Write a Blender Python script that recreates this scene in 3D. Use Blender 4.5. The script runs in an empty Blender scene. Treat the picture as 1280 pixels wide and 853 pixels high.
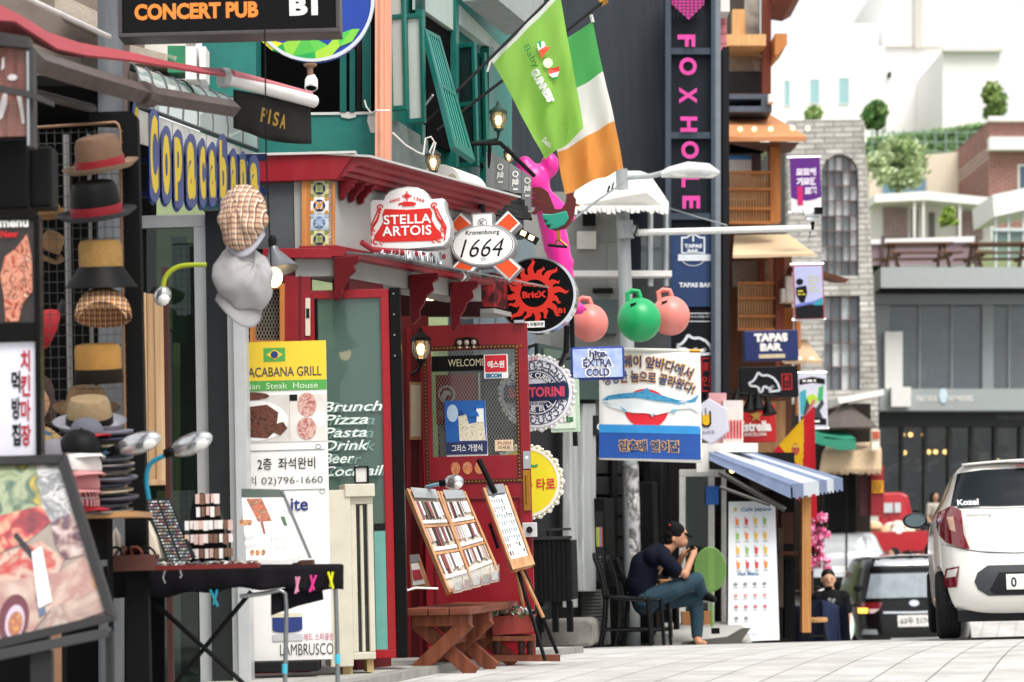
import bpy, bmesh, math, random
from mathutils import Vector, Matrix, noise
R=math.radians; SC=bpy.context.scene; COL=SC.collection; rnd=random.Random(7)
# ---------------- camera, world, sun, exposure ----------------
F=3000.0; PITCH=math.atan(245.5/F); ROLL=R(-1.5)
cam=bpy.data.cameras.new('camera'); co=bpy.data.objects.new('camera',cam); COL.objects.link(co); SC.camera=co
CM=Matrix.Rotation(R(90)+PITCH,3,'X')@Matrix.Rotation(ROLL,3,'Z')
co.matrix_world=CM.to_4x4(); cam.sensor_width=36; cam.lens=F/1280*36; cam.clip_start=.1; cam.clip_end=3000
cam.dof.use_dof=True; cam.dof.focus_distance=15.6; cam.dof.aperture_fstop=2.9
w=bpy.data.worlds.new('World'); SC.world=w; w.use_nodes=True; nt=w.node_tree; bg=nt.nodes['Background']
sky=nt.nodes.new('ShaderNodeTexSky'); sky.sky_type='NISHITA'; sky.sun_disc=False
SUN_EL,SUN_ROT=R(58),R(150)
sky.sun_elevation=SUN_EL; sky.sun_rotation=SUN_ROT; sky.air_density=1.0; sky.dust_density=6.0; sky.ozone_density=1.0
hs=nt.nodes.new('ShaderNodeHueSaturation'); hs.inputs['Saturation'].default_value=.3
nt.links.new(sky.outputs[0],hs.inputs['Color'])
cl_=nt.nodes.new('ShaderNodeMix'); cl_.data_type='RGBA'; cl_.inputs[0].default_value=.7; cl_.inputs[7].default_value=(5.4,5.5,5.6,1)   # bright even cloud cover over the sky
nt.links.new(hs.outputs[0],cl_.inputs[6]); nt.links.new(cl_.outputs[2],bg.inputs[0]); bg.inputs[1].default_value=.15
sl=bpy.data.lights.new('sun','SUN'); so=bpy.data.objects.new('sun',sl); COL.objects.link(so)
sl.energy=2.0; sl.angle=R(28); sl.color=(1,.96,.9)
sd=Vector((math.sin(SUN_ROT)*math.cos(SUN_EL),math.cos(SUN_ROT)*math.cos(SUN_EL),math.sin(SUN_EL)))
so.rotation_euler=sd.to_track_quat('Z','Y').to_euler()
SC.view_settings.view_transform='Standard'; SC.view_settings.look='None'; SC.view_settings.gamma=1; SC.view_settings.exposure=.58
SC.view_settings.use_curve_mapping=False
# ---------------- projection helpers ----------------
def ray(px,py): return CM@Vector(((px-640)/F,-(py-426.5)/F,-1))
def at(px,py,Y):
    d=ray(px,py); return d*(Y/d.y)
GP=[(-60,-.7),(0,-.75),(10,-.77),(15,-.80),(18,-.875),(20,-.945),(22,-1.015),(24,-1.11),(26,-1.26),(29,-1.6),(33,-2.05),(37,-2.25),(40,-2.2),(44,-1.7),(49,-1.1),(53,-.9),(60,-.7),(90,-.3),(140,.5),(2500,10)]
def zg(Y):
    for (a,za),(b,zb) in zip(GP,GP[1:]):
        if Y<=b: return za+(zb-za)*(Y-a)/(b-a)
    return 10
def gat(px,Y):                       # ground point below pixel column
    p=at(px,700,Y); p.z=zg(Y); return p
WK,WB=.24,-4.495                      # street wall line  X = WK*Y + WB
WN=Vector((-1,WK,0)).normalized(); WD=Vector((WK,1,0)).normalized()
def sw(px,py,off=0):
    d=ray(px,py); return d*((WB+off)/(d.x-WK*d.y))
def face(ax,ay,Y,yaw=0):
    o=at(ax,ay,Y); s=Y/F; c,sn=math.cos(R(yaw)),math.sin(R(yaw))
    def f(x,y,d=0):
        u=(x-ax)*s/c; return Vector((o.x+u*c-d*sn,o.y+u*sn+d*c,o.z+(ay-y)*s))
    return f
def wall(off=0):
    def f(x,y,d=0): return sw(x,y,off)+WN*d
    return f
def deep(Y):                          # photo pixels onto a plane straight across the view
    def f(x,y,d=0): return at(x,y,Y)+Vector((0,d,0))
    return f
def deepx(Y):                         # photo pixels at depth Y + d
    def f(x,y,d=0): return at(x,y,Y+d)
    return f
def raw(x,z,y=0): return Vector((x,y,z))
# ---------------- materials ----------------
def lin(h):
    h=h.lstrip('#'); v=[int(h[i:i+2],16)/255 for i in (0,2,4)]
    return tuple(x/12.92 if x<=.04045 else ((x+.055)/1.055)**2.4 for x in v)
_mc={}
def newmat(k):
    m=bpy.data.materials.new(k); m.use_nodes=True; return m,m.node_tree,m.node_tree.nodes['Principled BSDF']
def pm(h,rough=.55,metal=0,var=.12,sc=9,bump=0,bsc=60,spec=.4,coat=0,streak=0):
    k=('pm',h,rough,metal,var,sc,bump,bsc,spec,coat,streak)
    if k in _mc: return _mc[k]
    m,t,p=newmat('m'+h); c=lin(h); L=t.links.new
    if max(c)<.03 and not coat: spec=min(spec,.15)
    tc=t.nodes.new('ShaderNodeTexCoord')
    n=t.nodes.new('ShaderNodeTexNoise'); n.inputs['Scale'].default_value=sc; n.inputs['Detail'].default_value=5; n.inputs['Roughness'].default_value=.65
    L(tc.outputs['Object'],n.inputs['Vector'])
    mr=t.nodes.new('ShaderNodeMapRange'); mr.inputs[1].default_value=.28; mr.inputs[2].default_value=.72
    mr.inputs[3].default_value=1-var; mr.inputs[4].default_value=1+var*.7; L(n.outputs[0],mr.inputs[0])
    mx=t.nodes.new('ShaderNodeMix'); mx.data_type='RGBA'; mx.blend_type='MULTIPLY'; mx.inputs[0].default_value=1
    mx.inputs[6].default_value=(*c,1); L(mr.outputs[0],mx.inputs[7]); L(mx.outputs[2],p.inputs['Base Color'])
    if streak:      # rain streaks, dust and faded patches on painted walls
        mp=t.nodes.new('ShaderNodeMapping'); mp.inputs['Scale'].default_value=(7,7,.55); L(tc.outputs['Object'],mp.inputs[0])
        n3=t.nodes.new('ShaderNodeTexNoise'); n3.inputs['Scale'].default_value=1.6; n3.inputs['Detail'].default_value=9; n3.inputs['Roughness'].default_value=.7; L(mp.outputs[0],n3.inputs['Vector'])
        r3=t.nodes.new('ShaderNodeMapRange'); r3.inputs[1].default_value=.45; r3.inputs[2].default_value=.78; r3.inputs[3].default_value=0; r3.inputs[4].default_value=streak; L(n3.outputs[0],r3.inputs[0])
        m3=t.nodes.new('ShaderNodeMix'); m3.data_type='RGBA'; L(r3.outputs[0],m3.inputs[0]); L(mx.outputs[2],m3.inputs[6]); m3.inputs[7].default_value=(*[.55*v+.06 for v in c],1); L(m3.outputs[2],p.inputs['Base Color'])
    mr2=t.nodes.new('ShaderNodeMapRange'); mr2.inputs[3].default_value=max(.03,rough-.1); mr2.inputs[4].default_value=min(1,rough+.12); L(n.outputs[0],mr2.inputs[0]); L(mr2.outputs[0],p.inputs['Roughness'])
    p.inputs['Metallic'].default_value=metal; p.inputs['Specular IOR Level'].default_value=spec; p.inputs['Coat Weight'].default_value=coat
    if bump:
        n2=t.nodes.new('ShaderNodeTexNoise'); n2.inputs['Scale'].default_value=bsc; n2.inputs['Detail'].default_value=4; L(tc.outputs['Object'],n2.inputs['Vector'])
        b=t.nodes.new('ShaderNodeBump'); b.inputs['Strength'].default_value=bump; b.inputs['Distance'].default_value=.01; L(n2.outputs[0],b.inputs['Height']); L(b.outputs[0],p.inputs['Normal'])
    _mc[k]=m; return m
def grain(h1,h2,sx=40,sy=40,sz=2.5,rough=.5,bump=.15,nsc=1):   # wood or brushed streaks along local z
    k=('gr',h1,h2,sx,sy,sz,rough)
    if k in _mc: return _mc[k]
    m,t,p=newmat('g'+h1); L=t.links.new; tc=t.nodes.new('ShaderNodeTexCoord'); mp=t.nodes.new('ShaderNodeMapping'); mp.inputs['Scale'].default_value=(sx,sy,sz)
    L(tc.outputs['Object'],mp.inputs[0]); n=t.nodes.new('ShaderNodeTexNoise'); n.inputs['Scale'].default_value=nsc; n.inputs['Detail'].default_value=6; n.inputs['Distortion'].default_value=.6; L(mp.outputs[0],n.inputs['Vector'])
    r=t.nodes.new('ShaderNodeValToRGB'); r.color_ramp.elements[0].position=.3; r.color_ramp.elements[1].position=.7
    r.color_ramp.elements[0].color=(*lin(h1),1); r.color_ramp.elements[1].color=(*lin(h2),1); L(n.outputs[0],r.inputs[0]); L(r.outputs[0],p.inputs['Base Color'])
    p.inputs['Roughness'].default_value=rough; p.inputs['Specular IOR Level'].default_value=.3
    b=t.nodes.new('ShaderNodeBump'); b.inputs['Strength'].default_value=bump; b.inputs['Distance'].default_value=.004; L(n.outputs[0],b.inputs['Height']); L(b.outputs[0],p.inputs['Normal'])
    _mc[k]=m; return m
def ramp(cols,sc=30,rough=.5,voro=False,spec=.4,dist=.5,stretch=(1,1,1),coat=0):   # patchy printed colours
    k=('rp',tuple(cols),sc,rough,voro,stretch)
    if k in _mc: return _mc[k]
    m,t,p=newmat('r'+cols[0]); L=t.links.new; tc=t.nodes.new('ShaderNodeTexCoord'); mp=t.nodes.new('ShaderNodeMapping'); mp.inputs['Scale'].default_value=stretch; L(tc.outputs['Object'],mp.inputs[0])
    if voro:
        n=t.nodes.new('ShaderNodeTexVoronoi'); n.inputs['Scale'].default_value=sc; o=n.outputs['Color']
    else:
        n=t.nodes.new('ShaderNodeTexNoise'); n.inputs['Scale'].default_value=sc; n.inputs['Detail'].default_value=4; n.inputs['Distortion'].default_value=dist; o=n.outputs[0]
    L(mp.outputs[0],n.inputs['Vector'])
    r=t.nodes.new('ShaderNodeValToRGB'); e=r.color_ramp.elements; lo,hi=(.1,.9) if voro else (.3,.7)
    while len(e)<len(cols): e.new(.5)
    for i,c in enumerate(cols): e[i].position=lo+(hi-lo)*i/(len(cols)-1); e[i].color=(*lin(c),1)
    if voro: r.color_ramp.interpolation='CONSTANT'
    L(o,r.inputs[0]); L(r.outputs[0],p.inputs['Base Color']); p.inputs['Roughness'].default_value=rough; p.inputs['Specular IOR Level'].default_value=spec; p.inputs['Coat Weight'].default_value=coat
    _mc[k]=m; return m
def tiled(h1,h2,hm,bw,bh,mortar=.01,rot=(0,0,0),off=.5,rough=.8,bump=.3,var=.5,mul=1):   # bricks, pavers, blocks
    k=('ti',h1,h2,hm,bw,bh,rot,off)
    if k in _mc: return _mc[k]
    m,t,p=newmat('t'+h1); L=t.links.new; tc=t.nodes.new('ShaderNodeTexCoord'); mp=t.nodes.new('ShaderNodeMapping'); mp.inputs['Rotation'].default_value=rot; L(tc.outputs['Object'],mp.inputs[0])
    n=t.nodes.new('ShaderNodeTexBrick'); n.inputs['Scale'].default_value=1; n.inputs['Brick Width'].default_value=bw; n.inputs['Row Height'].default_value=bh; n.inputs['Mortar Size'].default_value=mortar; n.inputs['Mortar Smooth'].default_value=.15; n.offset=off
    n.inputs['Color1'].default_value=(*lin(h1),1); n.inputs['Color2'].default_value=(*lin(h2),1); n.inputs['Mortar'].default_value=(*lin(hm),1); L(mp.outputs[0],n.inputs['Vector'])
    ns=t.nodes.new('ShaderNodeTexNoise'); ns.inputs['Scale'].default_value=2.2; ns.inputs['Detail'].default_value=9; ns.inputs['Roughness'].default_value=.7; L(tc.outputs['Object'],ns.inputs['Vector'])
    mr=t.nodes.new('ShaderNodeMapRange'); mr.inputs[1].default_value=.3; mr.inputs[2].default_value=.7; mr.inputs[3].default_value=1-var*.4; mr.inputs[4].default_value=1+var*.2; L(ns.outputs[0],mr.inputs[0])
    mx=t.nodes.new('ShaderNodeMix'); mx.data_type='RGBA'; mx.blend_type='MULTIPLY'; mx.inputs[0].default_value=1; L(n.outputs[0],mx.inputs[6]); L(mr.outputs[0],mx.inputs[7]); L(mx.outputs[2],p.inputs['Base Color'])
    p.inputs['Roughness'].default_value=rough; p.inputs['Specular IOR Level'].default_value=.3
    b=t.nodes.new('ShaderNodeBump'); b.inputs['Strength'].default_value=bump; b.inputs['Distance'].default_value=.01; b.invert=True; L(n.outputs['Fac'],b.inputs['Height']); L(b.outputs[0],p.inputs['Normal'])
    _mc[k]=m; return m
def plaid(base,cols,sc=60):           # woven check cloth
    k=('pl',base,tuple(cols),sc)
    if k in _mc: return _mc[k]
    m,t,p=newmat('plaid'); L=t.links.new; tc=t.nodes.new('ShaderNodeTexCoord'); prev=None
    for i,c in enumerate(cols):
        wv=t.nodes.new('ShaderNodeTexWave'); wv.bands_direction='XZY'[i%2]; wv.inputs['Scale'].default_value=sc*(1+.0*(i//2)); wv.inputs['Phase Offset'].default_value=1.3*(i//2); L(tc.outputs['Object'],wv.inputs[0])
        th=t.nodes.new('ShaderNodeMath'); th.operation='GREATER_THAN'; th.inputs[1].default_value=.955; L(wv.outputs['Fac'],th.inputs[0])
        mx=t.nodes.new('ShaderNodeMix'); mx.data_type='RGBA'; L(th.outputs[0],mx.inputs[0]); mx.inputs[7].default_value=(*lin(c),1)
        if prev: L(prev,mx.inputs[6])
        else: mx.inputs[6].default_value=(*lin(base),1)
        prev=mx.outputs[2]
    L(prev,p.inputs['Base Color']); p.inputs['Roughness'].default_value=.85; _mc[k]=m; return m
def glass(h='#e8f0ee',refl=.9,op=0,oc='#0a0f0f'):   # clear pane: see-through plus sharp reflection, OP mixes in a body colour
    k=('gl',h,refl,op,oc)
    if k in _mc: return _mc[k]
    m,t,p=newmat('glass'); L=t.links.new; out=t.nodes['Material Output']
    tr=t.nodes.new('ShaderNodeBsdfTransparent'); tr.inputs[0].default_value=(*lin(h),1)
    gl=t.nodes.new('ShaderNodeBsdfGlossy'); gl.inputs['Roughness'].default_value=.02; gl.inputs['Color'].default_value=(refl,refl,refl,1)
    fr=t.nodes.new('ShaderNodeFresnel'); fr.inputs[0].default_value=1.5
    mx=t.nodes.new('ShaderNodeMixShader'); a=tr.outputs[0]
    if op:
        df=t.nodes.new('ShaderNodeBsdfDiffuse'); df.inputs[0].default_value=(*lin(oc),1); m2=t.nodes.new('ShaderNodeMixShader'); m2.inputs[0].default_value=op; L(a,m2.inputs[1]); L(df.outputs[0],m2.inputs[2]); a=m2.outputs[0]
    L(fr.outputs[0],mx.inputs[0]); L(a,mx.inputs[1]); L(gl.outputs[0],mx.inputs[2]); L(mx.outputs[0],out.inputs[0]); t.nodes.remove(p); _mc[k]=m; return m
def emit(h,s):
    k=('em',h,s)
    if k in _mc: return _mc[k]
    m,t,p=newmat('lit'); p.inputs['Base Color'].default_value=(*lin(h),1); p.inputs['Emission Color'].default_value=(*lin(h),1); p.inputs['Emission Strength'].default_value=s; _mc[k]=m; return m
# ---------------- mesh builder ----------------
_tc={}
SPLIT={'cloth_and_shade','shopfront','front_pane','post','mullion','wall_box','brick_panel','steel_column','pendant_lamp','bulb','furniture','interior_display','leg','foot','white_panel','grey_panel','sack','string_light','balcony_band','downpipe','timber_fitting','concrete_ledge','eave','bracket_arm','red_bar','channel_post','cladding','roof_vent','timber_strip','pale_panel','handrail','balcony_screen','lens_cap','bracelet','leaflet','display_item','board','window_pane'}
def glyphs(s,bold=0,shear=0,space=1):
    k=(s,bold,shear,space)
    if k in _tc: return _tc[k]
    c=bpy.data.curves.new('t','FONT'); c.body=s; c.offset=bold; c.shear=shear; c.resolution_u=3; c.space_character=space; c.fill_mode='FRONT'
    o=bpy.data.objects.new('t',c); COL.objects.link(o); bpy.context.view_layer.update()
    me=o.evaluated_get(bpy.context.evaluated_depsgraph_get()).to_mesh()
    vs=[(v.co.x,v.co.y) for v in me.vertices]; fs=[tuple(p.vertices) for p in me.polygons]
    bpy.data.objects.remove(o); bpy.data.curves.remove(c)
    if not vs: vs=[(0,0),(1,0),(1,1)]; fs=[]
    xs=[v[0] for v in vs]; ys=[v[1] for v in vs]; _tc[k]=(vs,fs,min(xs),max(xs),min(ys),max(ys)); return _tc[k]
class B:
    def __init__(s,th,mp,mat=None): s.th=th; s.mp=mp; s.v=[]; s.f=[]; s.fm=[]; s.ms=[]; s.m=mat
    def _mi(s,m):
        m=m or s.m
        if m not in s.ms: s.ms.append(m)
        return s.ms.index(m)
    def add(s,vs,fs,m=None):
        o=len(s.v); i=s._mi(m); s.v+=[Vector(v) for v in vs]
        for f in fs: s.f.append(tuple(o+a for a in f)); s.fm.append(i)
        return s
    def poly(s,pts,d0=0,d1=None,m=None):      # flat outline, or a slab from depth d0 to d1
        n=len(pts)
        if d1 is None: return s.add([s.mp(x,y,d0) for x,y in pts],[tuple(range(n))],m)
        vs=[s.mp(x,y,d0) for x,y in pts]+[s.mp(x,y,d1) for x,y in pts]
        return s.add(vs,[tuple(range(n)),tuple(range(2*n-1,n-1,-1))]+[(i,n+i,n+(i+1)%n,(i+1)%n) for i in range(n)],m)
    def rect(s,x0,y0,x1,y1,d0=0,d1=None,m=None): return s.poly([(x0,y0),(x1,y0),(x1,y1),(x0,y1)],d0,d1,m)
    def frame(s,x0,y0,x1,y1,t,d0,d1,m=None,tb=None):
        tb=tb or t; ya,yb=(y0+tb,y1-tb) if y1>y0 else (y0-tb,y1+tb)
        s.rect(x0,y0,x1,ya,d0,d1,m); s.rect(x0,yb,x1,y1,d0,d1,m); s.rect(x0,ya,x0+t,yb,d0,d1,m); return s.rect(x1-t,ya,x1,yb,d0,d1,m)
    def quad(s,pts,m=None): return s.add([s.mp(*p) for p in pts],[tuple(range(len(pts)))],m)
    def hexa(s,a,b,m=None):                    # two loops joined
        n=len(a); return s.add([s.mp(*p) for p in a]+[s.mp(*p) for p in b],[tuple(range(n)),tuple(range(2*n-1,n-1,-1))]+[(i,n+i,n+(i+1)%n,(i+1)%n) for i in range(n)],m)
    def disc(s,cx,cy,rx,ry,d0=0,d1=None,m=None,n=40,a0=0,a1=360):
        st=n if a1-a0>=360 else n+1
        return s.poly([(cx+rx*math.cos(R(a0+(a1-a0)*i/n)),cy-ry*math.sin(R(a0+(a1-a0)*i/n))) for i in range(st)],d0,d1,m)
    def ring(s,cx,cy,r0,r1,d,m=None,n=48,k=1,a0=0,a1=360):
        vs=[]; 
        for i in range(n+1):
            a=R(a0+(a1-a0)*i/n)
            for r in (r0,r1): vs.append(s.mp(cx+r*math.cos(a),cy-r*k*math.sin(a),d))
        return s.add(vs,[(2*i,2*i+1,2*i+3,2*i+2) for i in range(n)],m)
    def tubew(s,P,r,n=8,m=None,cap=True):      # tube through world points
        P=[Vector(p) for p in P]; k=len(P); rs=r if isinstance(r,(list,tuple)) else [r]*k; vs=[]; fs=[]; pu=None
        for i in range(k):
            t=(P[min(i+1,k-1)]-P[max(i-1,0)]).normalized()
            if pu is None:
                u=t.cross(Vector((0,0,1)));
                if u.length<.2: u=t.cross(Vector((1,0,0)))
            else: u=pu-t*pu.dot(t)
            u.normalize(); pu=u; v=t.cross(u)
            for j in range(n):
                a=2*math.pi*j/n; vs.append(P[i]+(u*math.cos(a)+v*math.sin(a))*rs[i])
        for i in range(k-1):
            for j in range(n): fs.append((i*n+j,i*n+(j+1)%n,(i+1)*n+(j+1)%n,(i+1)*n+j))
        if cap: fs+= [tuple(range(n-1,-1,-1)),tuple(range((k-1)*n,k*n))]
        return s.add(vs,fs,m)
    def tube(s,pts,r,n=8,m=None): return s.tubew([s.mp(*p) for p in pts],r,n,m)
    def beam(s,p,q,wd,ht,m=None,up=(0,0,1)):   # rectangular bar between two mapped points
        p,q=s.mp(*p),s.mp(*q); t=(q-p).normalized(); u=t.cross(Vector(up))
        if u.length<.05: u=t.cross(Vector((1,0,0)))
        u.normalize(); v=u.cross(t); u=u*wd/2; v=v*ht/2
        return s.add([p-u-v,p+u-v,p+u+v,p-u+v,q-u-v,q+u-v,q+u+v,q-u+v],[(3,2,1,0),(4,5,6,7),(0,1,5,4),(1,2,6,5),(2,3,7,6),(3,0,4,7)],m)
    def lathe(s,c,prof,n=24,m=None,axis=None,sx=1,sy=1):       # profile (radius, height) in metres about mapped point c
        c=s.mp(*c); q=Vector(axis).normalized().to_track_quat('Z','Y').to_matrix() if axis else Matrix.Identity(3)
        vs=[];fs=[]
        for r,h in prof:
            for j in range(n):
                a=2*math.pi*j/n; vs.append(c+q@Vector((r*math.cos(a)*sx,r*math.sin(a)*sy,h)))
        k=len(prof)
        for i in range(k-1):
            for j in range(n): fs.append((i*n+j,i*n+(j+1)%n,(i+1)*n+(j+1)%n,(i+1)*n+j))
        fs+=[tuple(range(n-1,-1,-1)),tuple(range((k-1)*n,k*n))]
        return s.add(vs,fs,m)
    def ball(s,c,rx,ry=None,rz=None,m=None,n=16,rot=None):
        ry=ry or rx; rz=rz or rx; c=s.mp(*c); vs=[];fs=[]; k=max(6,n//2); q=rot or Matrix.Identity(3)
        for i in range(1,k):
            th=math.pi*i/k
            for j in range(n): a=2*math.pi*j/n; vs.append(c+q@Vector((rx*math.sin(th)*math.cos(a),ry*math.sin(th)*math.sin(a),rz*math.cos(th))))
        t=len(vs); vs+=[c+q@Vector((0,0,rz)),c-q@Vector((0,0,rz))]
        for i in range(k-2):
            for j in range(n): fs.append((i*n+j,(i+1)*n+j,(i+1)*n+(j+1)%n,i*n+(j+1)%n))
        for j in range(n): fs.append((t,j,(j+1)%n)); fs.append((t+1,(k-2)*n+(j+1)%n,(k-2)*n+j))
        return s.add(vs,fs,m)
    def grid(s,fn,nu,nv,m=None):               # fn(u,v) -> world point
        vs=[fn(i/nu,j/nv) for j in range(nv+1) for i in range(nu+1)]
        return s.add(vs,[(j*(nu+1)+i,j*(nu+1)+i+1,(j+1)*(nu+1)+i+1,(j+1)*(nu+1)+i) for j in range(nv) for i in range(nu)],m)
    def txt(s,t,cx,cy,wd,ht,d=-.004,m=None,bold=0,shear=0,rot=0,arc=None,space=1,bulge=0):
        vs,fs,x0,x1,y0,y1=glyphs(t,bold,shear,space); cr,sr=math.cos(R(rot)),math.sin(R(rot)); out=[]
        for x,y in vs:
            u=((x-x0)/max(1e-6,x1-x0)-.5)*wd; v=((y-y0)/max(1e-6,y1-y0)-.5)*ht
            if arc: a=u/arc; rr=arc+v; u,v=rr*math.sin(a),rr*math.cos(a)-arc
            u,v=u*cr-v*sr,u*sr+v*cr
            out.append(s.mp(cx+u,cy-v,d))
        return s.add(out,fs,m)
    def scrib(s,cx,cy,wd,ht,n,d,m,th=1.2,seed=0):   # rows of small print
        r=random.Random(seed)
        for i in range(n):
            y=cy-ht/2+ht*(i+.5)/n; x=cx-wd/2
            e=cx-wd/2+wd*r.uniform(.6,1)
            while x<e:
                l=r.uniform(1.5,5)*th/1.2; s.rect(x,y-th/2,min(x+l,e),y+th/2,d,None,m); x+=l+th*.8
        return s
    def split(s,name,kw):
        p=list(range(len(s.v)))
        def fd(a):
            while p[a]!=a: p[a]=p[p[a]]; a=p[a]
            return a
        for f in s.f:
            for a in f[1:]: p[fd(a)]=fd(f[0])
        g={}
        for f,m in zip(s.f,s.fm): g.setdefault(fd(f[0]),[]).append((f,m))
        out=[]
        for fs in g.values():
            c=B(s.th,s.mp); ids=sorted({a for f,_ in fs for a in f}); mp={a:i for i,a in enumerate(ids)}; c.v=[s.v[a] for a in ids]
            for f,m in fs: c.f.append(tuple(mp[a] for a in f)); c.fm.append(c._mi(s.ms[m]))
            out.append(c.build(name,_once=True,**kw))
        return out[0]
    def build(s,name,_once=False,**kw):
        if name in SPLIT and not _once and not (s.th and s.th.single): return s.split(name,kw)
        return s.build1(name,**kw)
    def build1(s,name,bevel=0,smooth=True,sub=0,solid=0,label=None,parent=None,kind=None,angle=38,seg=2):
        th=s.th; me=bpy.data.meshes.new(name); inv=th.inv if th else Matrix.Identity(4)
        me.from_pydata([inv@v for v in s.v],[],s.f)
        for m in s.ms: me.materials.append(m)
        me.polygons.foreach_set('material_index',s.fm)
        bm=bmesh.new(); bm.from_mesh(me); bmesh.ops.recalc_face_normals(bm,faces=bm.faces); bm.to_mesh(me); bm.free()
        if smooth: me.shade_smooth(); me.set_sharp_from_angle(angle=R(angle))
        if th and th.single and not th.e:
            o=bpy.data.objects.new(th.name,me); COL.objects.link(o); o.matrix_world=th.mw; th.props(o); th.e=o
        else:
            o=bpy.data.objects.new(name,me); COL.objects.link(o)
            if th: o.parent=parent or th.e
        if solid: x=o.modifiers.new('s','SOLIDIFY'); x.thickness=solid; x.offset=0
        if bevel: x=o.modifiers.new('b','BEVEL'); x.width=bevel; x.segments=seg; x.limit_method='ANGLE'; x.angle_limit=R(35)
        if sub: x=o.modifiers.new('u','SUBSURF'); x.levels=sub; x.render_levels=sub
        if label: o['label']=label
        if kind: o['kind']=kind
        return o
class T:
    def __init__(s,name,label,cat,loc,yaw=0,mp=None,group=None,single=False,kind=None):
        s.name=name; s.label=label; s.cat=cat; s.group=group; s.single=single; s.kind=kind; s.e=None
        s.mw=Matrix.Translation(loc)@Matrix.Rotation(R(yaw),4,'Z'); s.inv=s.mw.inverted(); s.map=mp or (lambda x,z,y=0: s.mw@Vector((x,y,z)))
        if not single:
            o=bpy.data.objects.new(name,None); COL.objects.link(o); o.matrix_world=s.mw; o.empty_display_size=.1; s.props(o); s.e=o
    def props(s,o):
        if s.label: o['label']=s.label
        if s.cat: o['category']=s.cat
        if s.group: o['group']=s.group
        if s.kind: o['kind']=s.kind
    def b(s,m=None,mp=None): return B(s,mp or s.map,m)
def P(name,label,cat,ax,ay,Y,yaw=0,base=None,group=None,single=False):     # thing authored in photo pixels on a facing plane
    mp=face(ax,ay,Y,yaw); return T(name,label,cat,mp(ax,base if base else ay,0),yaw,mp,group,single)
def W(name,label,cat,px,py,off=0,group=None,single=False):                 # thing authored on the street wall
    return T(name,label,cat,sw(px,py,off),0,wall(off),group,single)
def dup(e,loc=None,rz=None,label=None,group=None):
    r=e.copy(); COL.objects.link(r)
    if loc is not None: r.location=loc
    if rz is not None: r.rotation_euler=(0,0,rz)
    if label: r['label']=label
    if group: r['group']=group
    for c in list(e.children):
        d=c.copy(); COL.objects.link(d); d.parent=r
        for g in list(c.children): h=g.copy(); COL.objects.link(h); h.parent=d
    return r
def fuse(name,th,balls,mat,vox=.006,smooth=6,parent=None,label=None):     # one continuous surface grown from tapered capsules (raw local coords)
    b=B(None,raw,mat)
    for c in balls:
        if c[0]=='c':
            pts=[Vector(p) for p in c[1]]; rs=c[2]; b.tubew(pts,rs,12)
            for p,r in zip(pts,rs): b.ball((p.x,p.z,p.y),r*.999,n=14)
        else: b.ball((c[1][0],c[1][2],c[1][1]),*c[2],n=18,rot=c[3] if len(c)>3 else None)
    o=b.build(name+'_src'); x=o.modifiers.new('r','REMESH'); x.mode='VOXEL'; x.voxel_size=vox; x.use_smooth_shade=True
    if smooth: x=o.modifiers.new('s','SMOOTH'); x.iterations=smooth; x.factor=.5
    bpy.context.view_layer.update(); me=bpy.data.meshes.new_from_object(o.evaluated_get(bpy.context.evaluated_depsgraph_get()))
    me.materials.clear(); me.materials.append(mat); bpy.data.objects.remove(o)
    o=bpy.data.objects.new(name,me); COL.objects.link(o)
    if th: o.parent=parent or th.e
    if label: o['label']=label
    return o
def struct(name,b_): o=b_.build(name); o['kind']='structure'; return o
# common materials
BLK=pm('#0c0c0d',.55,spec=.18); BLKG=pm('#09090a',.28,spec=.35); DK=pm('#1c1d1f',.6,spec=.2); WHT=pm('#eceae6',.5,var=.05); OFFW=pm('#d9d5c9',.6,var=.08); GREY=pm('#85878a',.6); STEEL=pm('#b9bcc0',.3,1); CHROME=pm('#dfe2e6',.12,1,var=.02)
RED=pm('#8e0f1d',.38,var=.1,spec=.5); REDD=pm('#6a0c16',.5); BRASS=pm('#b8863a',.3,1); GREEN=pm('#0f6b62',.45,var=.15); GREEND=pm('#0b4f49',.5); IRON=pm('#101113',.5,.1,spec=.25)
PRW=pm('#f4f3f0',.42,var=.03,spec=.35); INK=pm('#17171a',.5); NAVY=pm('#17264f',.5); DARKIN=pm('#060607',.9,spec=.05)
# ---------------- ground ----------------
_zg=zg
def zg(Y): return sum(_zg(Y+d) for d in (-1,-.5,0,.5,1))/5
SA=math.atan(WK)
m_pave=tiled('#c6c4c1','#b9b7b3','#807e79',1.25,.29,.006,(0,0,R(90)-SA*-1+R(180)),.5,.75,.25,.85)
m_side=tiled('#aeaca6','#a19f99','#6f6d68',.6,.3,.006,(0,0,R(90)+SA),.5,.8,.2,.6)
ys=[-60,-20,0]+[8+.4*i for i in range(65)]+[36,40,44,52,62]
def strip(x0f,x1f,ys,dz,nx=2):
    b=B(None,raw); vs=[];fs=[]
    for y in ys:
        for i in range(nx+1): x=x0f(y)+(x1f(y)-x0f(y))*i/nx; vs.append((x,y,zg(y)+dz))
    for j in range(len(ys)-1):
        for i in range(nx): k=j*(nx+1)+i; fs.append((k,k+1,k+nx+2,k+nx+1))
    return b,vs,fs
b,vs,fs=strip(lambda y:-400,lambda y:400,ys+[70,100,200,2500],-.004); b.add(vs,fs,pm('#7d7b76',.9,var=.2)); struct('ground',b)
b,vs,fs=strip(lambda y:WK*y+WB-.2,lambda y:WK*y+WB+9,[y for y in ys if y<62],0,6); b.add(vs,fs,m_pave); struct('road',b)
b=B(None,raw); yy=[9+.5*i for i in range(20)]
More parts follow.
